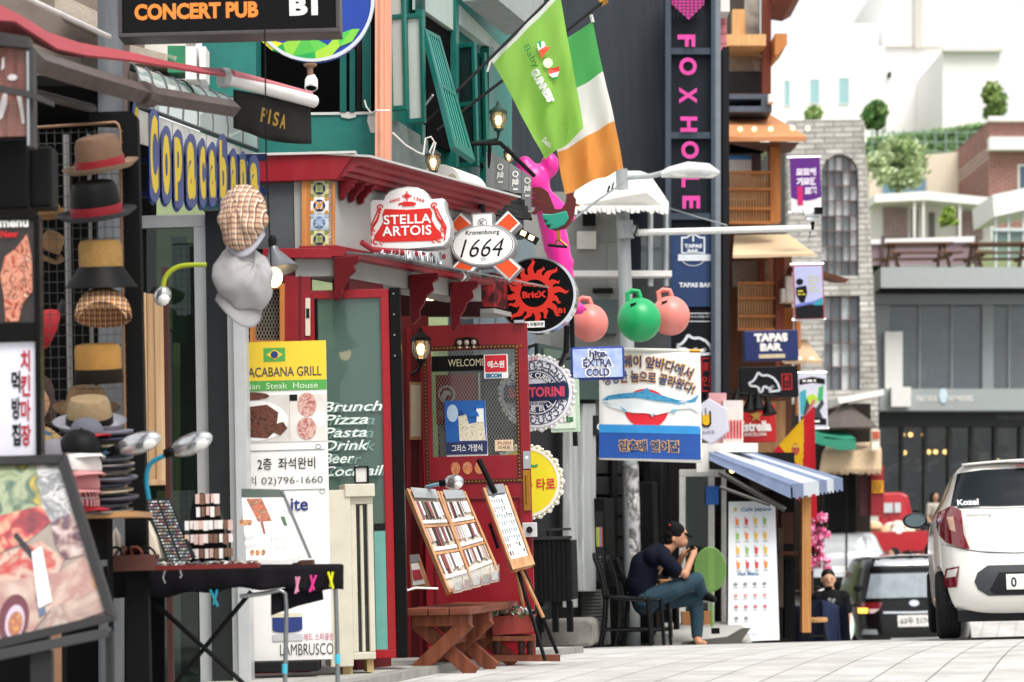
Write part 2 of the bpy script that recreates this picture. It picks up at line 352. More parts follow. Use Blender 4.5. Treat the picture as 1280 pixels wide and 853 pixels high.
for y0,y1 in zip(yy,yy[1:]):
    for (o0,o1,m) in ((-.4,.42,m_side),(.425,.54,pm('#8f8d88',.85,var=.25,bump=.2))):
        x=[WK*y0+WB+o0,WK*y0+WB+o1,WK*y1+WB+o1,WK*y1+WB+o0]; z0,z1=zg(y0),zg(y1)
        b.hexa([(x[0],z0-.05,y0),(x[1],z0-.05,y0),(x[2],z1-.05,y1),(x[3],z1-.05,y1)],[(x[0],z0+.05,y0),(x[1],z0+.05,y0),(x[2],z1+.05,y1),(x[3],z1+.05,y1)],m)
o=b.build('pavement',smooth=False); o['kind']='structure'
b=B(None,raw); hp=[(66,-1.5),(67,5.0),(71,6.6),(76,8.0),(88,10.6),(97,15.0),(106,16.5),(150,19),(400,24)]
vs=[(x,y,z) for y,z in hp for x in (-60,10,30,150)]; b.add(vs,[(j*4+i,j*4+i+1,j*4+i+5,j*4+i+4) for j in range(len(hp)-1) for i in range(3)],pm('#6f7a55',.95,var=.3,sc=.3)); struct('hillside',b)

# ---------------- far white blocks, hill houses ----------------
FW=pm('#f6f5f3',.8,var=.03,sc=.3,streak=.08); TEAL=glass('#8fb4b8',.9,.75,'#7fb0b4')
def block(t,pts,Y,dep,m,name='wall'):
    b=t.b(m,deep(Y)); b.poly(pts,0,dep); return b.build(name,smooth=False)
def q4(x0,y0,x1,y1): return [(x0,y0),(x1,y0),(x1,y1),(x0,y1)]
def win(t,Y,x0,y0,x1,y1,fm,gm,mull=(),name='window',dp=.12,hb=(),t_=2):
    b=t.b(fm,deep(Y)); b.frame(x0,y0,x1,y1,t_,-.06,dp)
    for x in mull: b.rect(x-t_*.35,y0+t_,x+t_*.35,y1-t_,-.04,dp)
    for y in hb: b.rect(x0+t_,y-t_*.35,x1-t_,y+t_*.35,-.035,dp-.004)
    f=b.build(name,smooth=False); g=t.b(gm,deep(Y)); g.rect(x0+t_,y0+t_,x1-t_,y1-t_,-.03,-.01); g.build('pane',smooth=False,parent=f); return f
t=T('apartment_block','white rendered apartment block with three narrow teal windows on the hill','building',at(1020,165,125))
block(t,q4(955,58,1104,182),125,12,FW)
b=t.b(FW,deep(125)); b.rect(1040,20,1104,57.6,2,10); b.build('roof_storey',smooth=False)
for x0,x1,y0,y1 in ((980,988,100,133),(1012,1025,99,130),(1048,1062,97,131)): win(t,125,x0,y0,x1,y1,FW,pm('#9fc6cb',.2,var=.1),dp=-.02,t_=.8)
t=T('tower_block','tall plain white tower standing behind the hill houses','building',at(1130,165,130))
block(t,q4(1104.5,-30,1178,182),130,14,pm('#f7f6f4',.8,var=.02,sc=.3,streak=.06))
b=t.b(pm('#c9c4bb',.7),deep(130)); b.rect(1142,-30,1152,62,-.4,-.02); b.rect(1106,58,1176,60,-.25,-.01); b.build('downpipe',smooth=False)
b=t.b(DK,deep(130)); b.rect(1109,92,1112.5,98,-.5,-.02); b.build('wall_lamp',smooth=False)
t=T('long_house','low white flat roofed house behind the clipped hedge','building',at(1200,165,122))
block(t,q4(1178.5,63,1250,182),122,10,pm('#eeedeb',.8,var=.03,sc=.3)); b=t.b(pm('#dddbd7',.7),deep(122)); b.rect(1176,61,1252,66,-.4,-.02); b.build('parapet',smooth=False)
def leafy(name,label,cat,px,base,Y,w,h,col,col2,n,seed,ls=.16,trunk=True,shape='round',group=None):
    t=T(name,label,cat,at(px,base,Y),group=group); r=random.Random(seed); s=Y/F; W_,H_=w*s/2,h*s
    b=B(t,lambda x,z,y=0:t.mw@Vector((x,y,z))); th=H_*.3
    if trunk:
        b.tube([(0,-.4,0),(0.03*W_,th,0),(0,H_*.7,0)],[.07*W_+.05,.05*W_+.03,.02],8,pm('#4a3c2c',.9,bump=.3))
        for k in range(5): a=k*1.3; b.tube([(0,th*(.6+.25*k),0),(math.cos(a)*W_*.6,th*(.9+.35*k),math.sin(a)*W_*.6)],[.03+.02*W_,.012],6,pm('#4a3c2c',.9,bump=.3))
        b.build('trunk')
    b=B(t,b.mp); m1,m2=pm(col,.75,var=.35,sc=3),pm(col2,.7,var=.35,sc=3)
    cl=[]
    for k in range(26):
        u=r.uniform(.12,1); z=H_*(u if shape!='round' else .25+.72*u); rad=W_*(1.05-u if shape=='cone' else (math.sin(math.pi*min(1,.12+.8*u)) if shape=='round' else .9)); a=r.uniform(0,6.283); q=rad*math.sqrt(r.uniform(.05,.8))
        cl.append((Vector((q*math.cos(a),q*math.sin(a),z)),W_*r.uniform(.18,.4),r.random()))
    for i in range(n):
        c,cr,k=r.choice(cl); d=Vector((r.gauss(0,.5),r.gauss(0,.5),r.gauss(0,.45)))*cr; p=c+d
        nrm=Vector((r.gauss(0,1),r.gauss(0,1),r.gauss(.5,1))).normalized(); u=nrm.orthogonal().normalized(); v=nrm.cross(u); l=ls*r.uniform(.6,1.3); wl=l*.45
        pts=[p-u*l,p-v*wl,p+u*l,p+v*wl]; b.add([t.mw@x for x in pts],[(0,1,2,3)],m1 if (k+r.uniform(-.2,.2))<.55 else m2)
    b.build('crown',smooth=False); return t
leafy('topiary_tree','dark green clipped tree beside the white tower above the stone house','tree',1096,172,112,30,44,'#5a8248','#7ea05c',5200,1,.15)
leafy('conifer_tree','pointed green conifer standing alone at the end of the hedge','tree',1241,162,112,36,56,'#6d8a4c','#9ab06a',5200,2,.15)
leafy('street_tree','light green airy tree in front of the cream apartment house','tree',1122,250,82,74,70,'#93ab70','#c3d2a4',6500,3,.12)
leafy('shrub','pale green shrub growing behind the stone house roof','shrub',1016,152,70,22,16,'#8fae62','#b6cf8c',700,4,.12,False)
leafy('potted_shrub','small bright green shrub beside the white pavilion','shrub',1186,290,72,24,28,'#7d9a3c','#a6bf5a',700,5,.1,False)
t=T('clipped_hedge','long clipped green hedge on the retaining wall','hedge',at(1160,196,105))
b=t.b(pm('#55784a',.9,var=.5,sc=2,bump=.6,bsc=8),deep(105)); b.poly([(1085,176),(1150,166),(1238,156),(1240,198),(1085,198)],0,2); b.build('hedge_body',smooth=False)
r=random.Random(9); b=B(t,raw,pm('#7d9e66',.8,var=.35,sc=2))
for i in range(5200):
    x=r.uniform(1085,1239); top=176-(x-1085)*.13; y=r.uniform(top-2,198); p=at(x,y,105-r.uniform(0,.35)); u=Vector((r.gauss(0,1),r.gauss(0,1),r.gauss(0,1))).normalized(); v=u.orthogonal().normalized(); l=r.uniform(.1,.22); b.add([p-u*l,p-v*l*.5,p+u*l,p+v*l*.5],[(0,1,2,3)])
b.build('foliage',smooth=False)
t=T('wire_fence','green wire mesh fence along the foot of the hedge','fence',at(1160,196,103))
b=t.b(pm('#7f978a',.5),deep(103))
for i in range(12): b.tube([(1090+i*13.2,197,0),(1090+i*13.2,163,0)],.04,6)
for y in (166,178,190): b.tube([(1088,y,0),(1238,y,0)],.03,6)
b.build('post'); 
t=T('apartment_house','cream apartment house with a wide blue window above the terrace','building',at(1180,252,92))
block(t,[(1086,199),(1240,187),(1240,262),(1086,262)],92,8,pm('#e3d6c2',.8,var=.05,sc=.4))
win(t,92,1211,217,1256,254,pm('#3c4a58',.4),pm('#5f7f98',.15,spec=.8),(1233,)); win(t,92,1101,222,1159,250,pm('#cfc8bb',.5),pm('#6a8ea6',.15,spec=.8),(1120,1140))
t=T('brick_house','red brick house with a white band at the right edge','building',at(1265,262,86))
block(t,q4(1236,152,1330,290),86,8,tiled('#9a5f55','#8a5048','#b9a79c',.3,.09,.012,(R(90),0,0)))
b=t.b(WHT,deep(86)); b.rect(1234,174,1330,190,-.5,-.02); b.rect(1234,147,1330,153,-.3,-.02); b.build('balcony_band',smooth=False); win(t,86,1272,206,1325,240,WHT,pm('#41566a',.15,spec=.8))
t=T('pavilion_house','low white pavilion with brick panels behind the terrace','building',at(1150,304,74))
block(t,q4(1089,258,1245,312),74,6,pm('#e6e3de',.7,var=.05))
b=t.b(tiled('#a08482','#93787a','#b5a5a2',.3,.09,.012,(R(90),0,0)),deep(74)); b.rect(1104,260,1134,304,-.06,-.01); b.rect(1196,265,1228,300,-.06,-.01); b.build('brick_panel',smooth=False)
b=t.b(WHT,deep(74)); b.poly([(1086,250),(1150,246),(1250,256),(1250,266),(1150,257),(1086,260)],-1.2,1); b.build('roof',smooth=False)
b=t.b(WHT,deep(74))
for x in (1136,1147,1192,1231): b.rect(x-1.3,257,x+1.3,306,-1.1,-.9)
b.build('post',smooth=False); b=t.b(pm('#6e6a68',.4),deep(74)); b.rect(1139,262,1147,300,-.05,-.01); b.rect(1161,266,1168,298,-.05,-.01); b.build('door',smooth=False)
# ---------------- stone house ----------------
STN=tiled('#cbc8c2','#b3afa8','#98948c',.42,.12,.02,(R(90),0,0),.5,.9,.6,1)
t=T('stone_house','grey stone house with a tall arched grid window','building',gat(1050,52))
b=t.b(STN,deep(52)); arch=[(1027,345),(1027,225)]+[(1050-23*math.cos(R(a)),217-24*math.sin(R(a))) for a in range(10,171,10)]+[(1073,225),(1073,345)]
b.poly([(985,150),(1080,150),(1082,200),(1073.5,225)]+arch[::-1][1:-1]+[(1026.5,225),(985,225)],0,.5)
b.rect(985,225.2,1026.6,345,0,.5); b.poly([(1073.4,225.2),(1082.2,200),(1091,345),(1073.4,345)],0,.5); b.rect(985,345.2,1092,370,0,.5); b.rect(985,370.2,1030,488,0,.5); b.poly([(1075,370.2),(1092,370.2),(1098,488),(1075,488)],0,.5); b.rect(985,488.2,1098,760,0,.5); b.build('wall',smooth=False)
b=t.b(STN,deep(52)); b.rect(985,150,1082,760,.55,9,pm('#55534f',.9)); b.build('rear_block',smooth=False)
def gridwin(t,Y,pts,x0,x1,y0,y1,nx,ny,d=.2):
    b=t.b(pm('#6d5f5c',.5),deep(Y))
    for i in range(nx+1): x=x0+(x1-x0)*i/nx; b.rect(x-.7,y0,x+.7,y1,d-.1,d-.02)
    for i in range(ny+1): y=y0+(y1-y0)*i/ny; b.rect(x0,y-.7,x1,y+.7,d-.12,d-.03)
    f=b.build('window',smooth=False); r=random.Random(3)
    g=t.b(None,deep(Y)); cols=[pm(c,.15,spec=.8,var=.15) for c in ('#c7cfd2','#8f999d','#5f6a70','#dfe4e4','#737d82')]
    for i in range(nx):
        for j in range(ny): g.rect(x0+(x1-x0)*i/nx,y0+(y1-y0)*j/ny,x0+(x1-x0)*(i+1)/nx,y0+(y1-y0)*(j+1)/ny,d,d+.02,r.choice(cols))
    g.build('pane',smooth=False,parent=f)
gridwin(t,52,None,1027,1073,194,345,5,8); gridwin(t,52,None,1030,1075,370,488,4,4)
# ---------------- cafe building at the street's end ----------------
CG=pm('#9aa2a3',.55,var=.1,sc=.8,streak=.3); CD=pm('#33373b',.5)
t=T('cafe_building','grey two storey cafe building with dark glazed ground floor across the street end','building',gat(1190,60))
b=t.b(CG,deep(60)); b.rect(1092,341,1340,366,-1.2,0,pm('#aab0b0',.6,var=.06)); b.rect(1092,367,1340,381,-.3,6); b.rect(1092,381.2,1112,489,0,.4); b.rect(1228,381.2,1242,489,0,.4); b.rect(1092,489.2,1340,516,-1,5,pm('#a2a9a8',.55,var=.06)); b.build('wall',smooth=False)
b=t.b(DK,deep(60)); 
for i in range(56): b.rect(1092+i*4.2,366.3,1094.4+i*4.2,369.5,-1.15,-.1)
b.build('roof_edge',smooth=False)  # dark teeth stand in for the shadow line under the corrugated slab
b=t.b(None,deep(60)); b.rect(1092,367,1340,760,5,5.3,ramp(['#7a6a60','#3a3a3c','#9a8a80','#55504e','#b0a8a0'],.35,.8)); b.rect(1092,516.2,1340,534,-.2,.2,CD)
for x in (1092,1127,1156,1186,1214,1243,1275,1310): b.rect(x-2,534.2,x+2,760,-.15,.15,CD)
b.rect(1092,650,1340,653,-.1,.1,CD); b.build('shopfront',smooth=False)
b=t.b(glass('#d5dcde',1,.38,'#98a2a8'),deep(60)); b.rect(1112.3,381.3,1227.8,489,.12,.14); b.rect(1242.2,381.3,1340,489,.12,.14); b.m=glass('#d5dcde',1,.15,'#4a5258'); b.rect(1092.3,534.3,1340,760,.02,.04); b.build('window',smooth=False)  # upper glass greyed so its colour carries the reflections
b=t.b(CG,deep(60)); 
for x in (1150,1190,1262): b.rect(x-1,381.3,x+1,489,.05,.11)
b.build('mullion',smooth=False)
b=t.b(WHT,deep(60)); b.rect(1104,416,1126,489,-.3,-.02); b.rect(1104,488,1128,512,-1.3,-1.05); b.build('white_panel',smooth=False)
b=t.b(None,deep(60)); b.rect(1130,455,1180,489,2,3,pm('#7a5a40',.7)); b.rect(1142,400,1185,470,3.5,3.8,pm('#b08a80',.7)); b.rect(1205,430,1230,489,1.5,2,pm('#6b3f2c',.7)); b.rect(1250,430,1300,489,2,2.5,pm('#8a5a38',.7)); b.rect(1150,455,1168,472,1.2,1.3,WHT); b.rect(1200,400,1212,440,2.6,2.7,pm('#d5d0ca',.7)); r=random.Random(31)
for i in range(26): x=r.uniform(1114,1320); y=r.uniform(395,478); w_=r.uniform(3,11); h_=r.uniform(5,26); b.rect(x,y,x+w_,y+h_,r.uniform(1.2,4.6),4.7+.01*i,pm(r.choice(['#8a7264','#c9c2b8','#5f6468','#a8958a','#e3dfd8','#7d4a36','#3c4246']),.6))
b.build('furniture',smooth=False)
b=t.b(WHT,deep(60)); b.txt('PUBLIC HOUSE',1150,501,26,7,-1.012,WHT,.02); b.txt('NOMADNESS',1192,501,30,7,-1.012,WHT,.02); b.disc(1170,498,5,9,-1.03,-1.005,pm('#cfe2ec',.4)); b.txt('FUNK & SOUL',1262,522,34,6,-.22,GREY); b.build('lettering',smooth=False)
b=t.b(emit('#ffc070',5),deep(60))
for x,y in ((1138,541),(1148,541),(1165,541),(1171,563),(1180,563),(1192,563),(1140,564),(1260,575)): b.ball((x,y,1.2),.06,m=None,n=10)
b.build('pendant_lamp')
b=t.b(None,deep(60))
for x,y,c in ((1155,600,'#5b6a60'),(1206,545,'#2f6a5e'),(1222,548,'#3c7a6a'),(1250,570,'#c9c4b8'),(1262,575,'#8a9a8c'),(1105,610,'#7a3a34')): b.rect(x-7,y-8,x+6,y+8,2,2.1,pm(c,.6))
r=random.Random(32)
for i in range(34): x=r.uniform(1094,1330); y=r.uniform(548,640); w_=r.uniform(4,14); h_=r.uniform(4,22); b.rect(x,y,x+w_,y+h_,r.uniform(.8,4.4),4.5+.01*i,pm(r.choice(['#6a5e56','#b9b2a8','#4f565a','#8a7a6c','#d8d2c8','#5a3a2c','#34403c']),.6))
for x in (1130,1168,1205,1250): b.poly([(x-12,582),(x+14,572),(x+14,577),(x-12,588)],1.0,1.1,pm('#d9d4ca',.6))
b.build('interior_display',smooth=False)
MV=pm('#8f7a80',.7,var=.1)
def picnic(cx,by,label):
    t=T('picnic_table',label,'table',at(cx,by,63),8,group='picnic tables on the cafe terrace'); m=grain('#5a3b2a','#6d4a35')
    b=t.b(m)
    for i in range(4): b.rect(-.9,.72,.9,.77,-.36+.19*i,-.19+.19*i)
    b.build('tabletop',smooth=False)
    for s in (-1,1):
        b=t.b(m); b.rect(-1,.42,1,.46,s*.72-.14,s*.72+.14); b.build('bench_seat',smooth=False)
        b=t.b(m); b.beam((s*.7,0,-.6),(s*.7,.72,-.15),.06,.1); b.beam((s*.7,0,.6),(s*.7,.72,.15),.06,.1); b.beam((s*.7,.4,-.75),(s*.7,.4,.75),.06,.1); b.build('leg',smooth=False)
    return t
picnic(1147,341,'brown timber picnic table on the terrace above the white cafe panel'); picnic(1250,341,'brown timber picnic table under the white canopy of the terrace')
t=T('terrace_railing','mauve fabric railing along the back of the cafe terrace','railing',at(1160,341,66))
b=t.b(MV,deep(66)); b.poly([(1089,306),(1220,303),(1220,330),(1089,332)],0,.06); b.build('fabric_panel',smooth=False)
b=t.b(WHT,deep(66)); b.poly([(1088,300),(1222,296),(1222,303),(1088,306)],-.1,.1); b.build('top_rail',smooth=False)
b=t.b(pm('#5a4a4c',.5),deep(66)); b.rect(1101,296,1105,341,-.15,-.02); b.rect(1218,296,1222,341,-.15,-.02)
for i in range(34): b.rect(1106+i*3.3,331,1107+i*3.3,342,-.04,-.01,WHT)
b.build('post',smooth=False)
t=T('terrace_canopy','white sloping canopy on posts at the right end of the terrace','canopy',at(1270,341,67))
b=t.b(WHT,deep(67)); b.poly([(1232,250),(1345,226),(1345,252),(1234,277)],-1,2); b.build('canopy_roof',smooth=False)
b=t.b(pm('#cdd6d4',.5),deep(67)); 
for x in (1238,1254,1272,1300): b.rect(x-1.2,262,x+1.2,345,-.8,-.7)
b.rect(1234,290,1345,294,-.85,-.66); b.build('post',smooth=False)
b=t.b(glass('#c8ddd8',.9,.3,'#a9c4bc'),deep(67)); b.rect(1234,294.2,1345,330,-.76,-.74); b.build('pane',smooth=False)
# ---------------- thatched stall below the stone house ----------------
t=T('thatched_stall','dark food stall with a straw roof and green awning below the stone house','stall',gat(1060,46))
b=t.b(pm('#17171a',.7),deep(46)); b.rect(1030,585,1070,740,0,.2); b.rect(1002,500,1100,740,1.2,3,pm('#2c2622',.8)); b.build('wall',smooth=False)
TH=grain('#c3a582','#e0c9aa',60,60,4,.9,.5)
b=t.b(TH,deepx(46)); b.hexa([(1028,566,-.9),(1102,562,-.9),(1102,588,-1),(1024,590,-1)],[(1034,556,.6),(1098,552,.6),(1100,580,.5),(1030,584,.5)]); r=random.Random(5)
for i in range(90): x=1026+i*.84; b.rect(x,586,x+.6,590+r.uniform(0,4),-1.02,-.99)
b.build('straw_roof',smooth=False)
b=t.b(pm('#2f8a6e',.5),deepx(46)); b.poly([(1012,540),(1056,550),(1070,549),(1070,562),(1050,563),(1012,552)],-1.3,-1); b.hexa([(1012,538,-.5),(1056,538,-.5),(1070,549,-1.3),(1030,546,-1.3)],[(1012,540,-.5),(1056,540,-.5),(1070,551,-1.3),(1030,548,-1.3)]); b.build('green_awning',smooth=False)
b=t.b(WHT,deep(46)); b.poly([(1040,500),(1097,490),(1097,497),(1042,508)],-.8,1); b.build('white_roof',smooth=False)
b=t.b(None,deep(46)); b.rect(1083,583,1099,645,-.6,-.4,pm('#8e1f26',.5)); b.rect(1084,602,1098,617,-.64,-.61,pm('#e0a020',.5)); b.rect(1070,583,1082,645,-.5,-.3,pm('#4a2024',.6)); b.scrib(1091,609.5,12,12,4,-.65,INK,1.2,2); b.build('signboard',smooth=False)
b=t.b(None,deep(46)); b.rect(1078,541,1088,566,-1.2,-1.0,pm('#e8dcc8',.5)); b.rect(1079,543,1087,552,-1.23,-1.205,pm('#c0563a',.5)); b.ball((1083,560,-1.15),.07,m=emit('#ffd9a0',1.5),n=10); b.build('lantern_box',smooth=False)
t=T('parasol','folded grey brown market parasol behind the spanish flag','parasol',at(1058,560,45.5))
b=t.b(pm('#5b534e',.8,var=.2),deep(45.5)); b.lathe((1058,536,0),[(.62,0),(.5,.12),(.2,.36),(.03,.5)],10); b.build('canopy',smooth=False); b=t.b(BLK,deep(45.5)); b.tube([(1058,760,0),(1058,505,0)],.02); b.build('pole')
# ---------------- wooden tower ----------------
WD,WD2,WDD=grain('#b06a34','#cf8c50',30,30,2),grain('#d09a62','#e3b780',30,30,2),grain('#4a2c1c','#6b3f28',30,30,2)
RB=grain('#6e3526','#8a4632',30,30,2)
t=T('wooden_tower','tall timber building of stacked slatted balconies and plank roofs','building',gat(950,34))
D=deep(34)
b=t.b(pm('#4b433d',.85,var=.3,sc=1),D); b.rect(905,-20,957,216,.8,5); b.rect(905,216.2,966,790,.8,5,WDD); b.rect(966.2,300,1000,790,1,4.5,WDD); b.build('wall',smooth=False)
b=t.b(None,D); b.rect(918,6,934,52,.3,.5,WD2); b.rect(934.2,-20,953,52,.4,.5,ramp(['#55504b','#a8a29a','#6b6660'],2.2)); b.rect(903,52.2,953,66,-.5,.5,WD2); b.rect(910,66.2,957,85,.3,.6,ramp(['#bfae98','#8e7a66','#d6c7b2'],2)); b.rect(910,85.2,957,115,.25,.6,pm('#3b3838',.8,var=.3)); b.rect(908,115.2,962,120.5,.1,.6,RB); b.build('cladding',smooth=False)
b=t.b(RB,D); b.rect(952,-20,963,119,-.1,.1); b.build('post',smooth=False)
b=t.b(WD,D); b.poly([(963.2,53),(978,53),(978,66),(966,79),(963.2,79)],-.6,.4); b.build('bracket',smooth=False)
b=t.b(RB,D); b.poly([(963.2,-20),(997,-20),(996,6),(985,12),(963.2,9)],-.6,.8); b.build('eave',smooth=False)
b=t.b(pm('#566170',.5),D); b.rect(908,121,963,127,-.2,.5); b.rect(908,136,963,143,-.2,.5); b.rect(950,127.2,963,135.8,-.2,.5); b.rect(908,127,950,136,.3,.5,DARKIN); b.rect(957,124,964,134,-.4,-.22,WHT); b.build('ac_housing',smooth=False)
def plankroof(name,pts0,pts1,m,bulbs):
    b=t.b(m,deepx(34)); b.hexa(pts0,pts1); b.build(name,smooth=False)
plankroof('plank_roof',[(910,171,-1),(1009,171,-1),(1006,177,-1),(910,177,-1)],[(910,143,.7),(962,143,.7),(962,147,.7),(910,147,.7)],grain('#b5764a','#cf9468',1.5,30,30,.7),0)
b=t.b(WDD,deepx(34)); b.hexa([(912,178,-.8),(1000,178,-.8),(990,188,.3),(970,190,.5)],[(912,180,-.6),(996,181,-.6),(988,191,.4),(970,193,.6)]); b.rect(912,180,955,192,.4,.5,DARKIN); b.build('eave_beam',smooth=False)
b=t.b(None,D); b.rect(912,192.2,941,197,.2,.4,pm('#2f86c8',.5)); b.rect(912,197.2,941,216,.2,.4,WHT); b.rect(946,178,956,216,.5,.6,pm('#4a3a3a',.6)); b.build('balcony_screen',smooth=False)
b=t.b(WD,D); b.rect(960,180,973,280,-.3,0); b.build('post',smooth=False)
def slats(x0,x1,y0,y1,n,m,mr):
    b=t.b(m,D)
    for i in range(n): x=x0+(x1-x0)*i/n; b.rect(x,y0,x+(x1-x0)/n*.45,y1,-.25,-.17)
    for y in (y0,y0+(y1-y0)*.33,y0+(y1-y0)*.72,y1): b.rect(x0-1,y-1.6,x1+1,y+1.6,-.33,-.26,mr)
    b.build('slatted_balcony',smooth=False)
slats(904,960,220,282,16,WD2,WD); b=t.b(pm('#efe6d6',.7),D); b.rect(905,222,943,250,-.1,.0); b.build('linen_sheet',smooth=False)
plankroof('shingle_roof',[(916,319,-1.1),(1019,317,-1.1),(1019,320,-1.1),(916,323,-1.1)],[(918,294,.6),(985,293,.6),(985,297,.6),(918,298,.6)],grain('#cdb089','#ead4b0',1.5,30,30,.8),0)
b=t.b(WDD,deepx(34)); b.hexa([(1000,331,-.6),(1061,349,-.6),(1057,354,-.6),(1000,336,-.6)],[(985,335,1),(1040,350,1),(1040,354,1),(985,339,1)]); b.build('eave',smooth=False)
b=t.b(None,D); b.rect(920,323.5,963,355,.3,.6,ramp(['#6a6058','#94877a','#4a423c'],2)); b.rect(950,323,958,355,.2,.28,RB); b.build('cladding',smooth=False)
slats(921,965,357,414,13,WD2,WD)
b=t.b(RB,D); b.rect(966,323,977,500,-.35,-.1); b.rect(992,385,998,520,-.3,-.1,WD); b.build('post',smooth=False)
b=t.b(pm('#dedbd2',.5),D); b.rect(976,351,992,383,-.6,-.36); b.rect(970,366,976,383,-.6,-.36); b.build('ac_unit',bevel=.02,smooth=False)
b=t.b(None,D); b.rect(978,385,992,440,.0,.2,WD); b.rect(915,500,985,620,.3,.5,grain('#a8794e','#c79a6c',30,30,2)); b.build('plank_wall',smooth=False)
plankroof('small_roof',[(980,451,-1),(1027,451,-1),(1027,455,-1),(980,455,-1)],[(982,426,.3),(1008,424,.3),(1008,428,.3),(982,430,.3)],TH,0)
b=t.b(emit('#ffd9a0',1.6),D)
for x,y in ((918,175),(935,175),(955,175),(982,174),(1000,174)): b.ball((x,y,-.9),.035,n=8)
for x in (925,945,970,990,1005): b.ball((x,455,-.9),.035,n=8)
b.build('string_light')
PK=tiled('#d9868f','#d07f88','#a55f68',3,.12,.01,(R(90),0,0))
# ---------------- foxhole building ----------------
FX=pm('#252d36',.55,var=.15,sc=.9,streak=.35); FXD=pm('#20262e',.5,var=.1)
t=T('foxhole_building','dark slate building with a tall vertical sign tower of pink letters','building',gat(760,27.5))
D=deep(27.5); b=t.b(FX,D); b.rect(560,-30,836,800,0,8)
b.build('wall',smooth=False)
b=t.b(PK,D); b.rect(890,-30,914,60,.6,4); b.rect(896,98,913,160,.6,4); b.rect(892,230,914,335,.6,4); b.build('pink_siding',smooth=False)
b=t.b(pm('#e9e4e0',.6),D); b.rect(888,-30,914,10,.2,.58); b.build('gutter',smooth=False)
D=deep(26.8); b=t.b(FXD,D); b.rect(833,-30,892,500,0,.5); b.rect(831,-30,838,500,-.12,-.01,pm('#3a4552',.45)); b.rect(888,-30,893,500,-.12,-.01,pm('#3a4552',.45))
for y in (-8,66,171,272): b.rect(838.2,y-4,887.8,y+4,-.09,-.01,pm('#34404c',.45))
f=b.build('sign_tower',smooth=False)
b=t.b(pm('#7b8188',.4,.3),D); b.rect(893.2,-30,900,500,-.1,.1); b.rect(903,60,911,500,-.05,.4,DK); b.build('channel_post',smooth=False)
PKE=pm('#d8409a',.5); b=t.b(PKE,D); M9='FOXHOLE'
for ch,cx,cy,wv,hv in (('F',857,54,15,22),('O',859,86,22,22),('X',859,122,20,22),('H',860,158,19,21),('O',861.5,190,22,22),('L',862,229,15,22),('E',863,255,16,22)): b.txt(ch,cx,cy,wv,hv,-.13,PKE,.035,0,-90)
b.poly([(839,-8),(879,-8),(879,9),(860,28),(839,9)],-.135,-.125)
for i in range(8): b.rect(841+i*5,-8,841.8+i*5,28,-.139,-.137,FXD)
for i in range(8): b.rect(839,-5+i*4,879,-4.3+i*4,-.141,-.1395,FXD)
b.build('lettering',smooth=False)
b=t.b(pm('#1f3a66',.45),D); b.rect(839,294,888,384,-.05,-.01); TB=pm('#dfe3ea',.5)
b.poly([(851,297),(857,297),(863,293.5),(869,293.5),(875,297),(881,297),(881,318),(851,318)],-.055,None,TB); b.poly([(853,299),(858,299),(863,295.5),(869,295.5),(874,299),(879,299),(879,316),(853,316)],-.058,None,pm('#1f3a66',.45))
b.txt('TAPAS',866,308.5,22,5,-.062,TB,.05); b.txt('BAR',866,314.5,14,4.5,-.062,TB,.05); b.rect(847,319,888,327,-.06,-.05,TB); b.ring(866,323,14,15,-.061,TB,40,.7,200,340); b.rect(865,296,867,303,-.06,-.056,TB); b.txt('TAPAS BAR',869,357,41,6,-.055,TB,.05); b.build('tapas_panel',smooth=False)
b=t.b(pm('#131519',.45),D); b.rect(839,389,888,494,-.05,-.01); b.txt('POCHA & SOJU PUB',871,397,38,3.5,-.055,TB); b.rect(848,392,888,393,-.055,-.051,TB); b.rect(848,402,888,403,-.055,-.051,TB)
def whale(b,x0,y0,w,h,d,m,th=.03):
    P_=[(0,.55),(.1,.5),(.18,.38),(.25,.2),(.3,.05),(.36,.15),(.45,.22),(.6,.2),(.78,.35),(.9,.6),(.97,.95),(.62,1),(.68,.85),(.78,.72),(.6,.85),(.5,.72),(.44,.8),(.4,1),(.28,1),(.33,.85),(.22,.72),(.05,.7),(0,.55)]
    for i in range(len(P_)-1): (a,c),(e,g)=P_[i],P_[i+1]; b.beam((x0+a*w,y0+c*h,d),(x0+e*w,y0+g*h,d),th,.01,m,up=(0,1,0))
whale(b,846,418,46,26,-.06,TB); RDS=pm('#c8252d',.5); b.frame(876,448,888,490,1.2,-.06,-.051,RDS); b.txt('美',882,459,9,12,-.06,RDS); b.txt('인',882,477,9,12,-.06,RDS); b.build('pub_panel',smooth=False)
# ---------------- low grey building with tent terrace ----------------
t=T('concrete_house','low grey concrete house carrying a white tent terrace behind the lamp post','building',gat(770,24.8))
D=deep(24.8); b=t.b(tiled('#93938f','#888884','#7c7c78',1.2,.6,.006,(R(90),0,0),.5,.9,.1,.4),D); b.rect(655,240,778,470,0,2.2); b.build('wall',smooth=False)
b=t.b(None,D); b.rect(778.2,262,836,342,.3,2,FXD); b.rect(778.2,342.2,836,470,.05,2.2,pm('#3b3e40',.6,var=.2)); b.build('side_wall',smooth=False)
b=t.b(None,D); b.rect(721,290,745,312,-.05,-.01,pm('#d8d4ca',.5)); b.rect(728,268,744,283,-.12,-.01,BLK); b.rect(741,361,766,367,-.05,-.01,DK); b.rect(742,378,770,420,-.3,-.01,pm('#4c5a58',.4)); b.build('wall_box',smooth=False)
b=t.b(WHT,D); b.rect(700,345,836,352,-.5,-.3); b.build('handrail',smooth=False)
b=t.b(STEEL,D)
for x in (811,830): b.tube([(x,262,-.3),(x,362,-.3)],.03,8)
b.build('post')
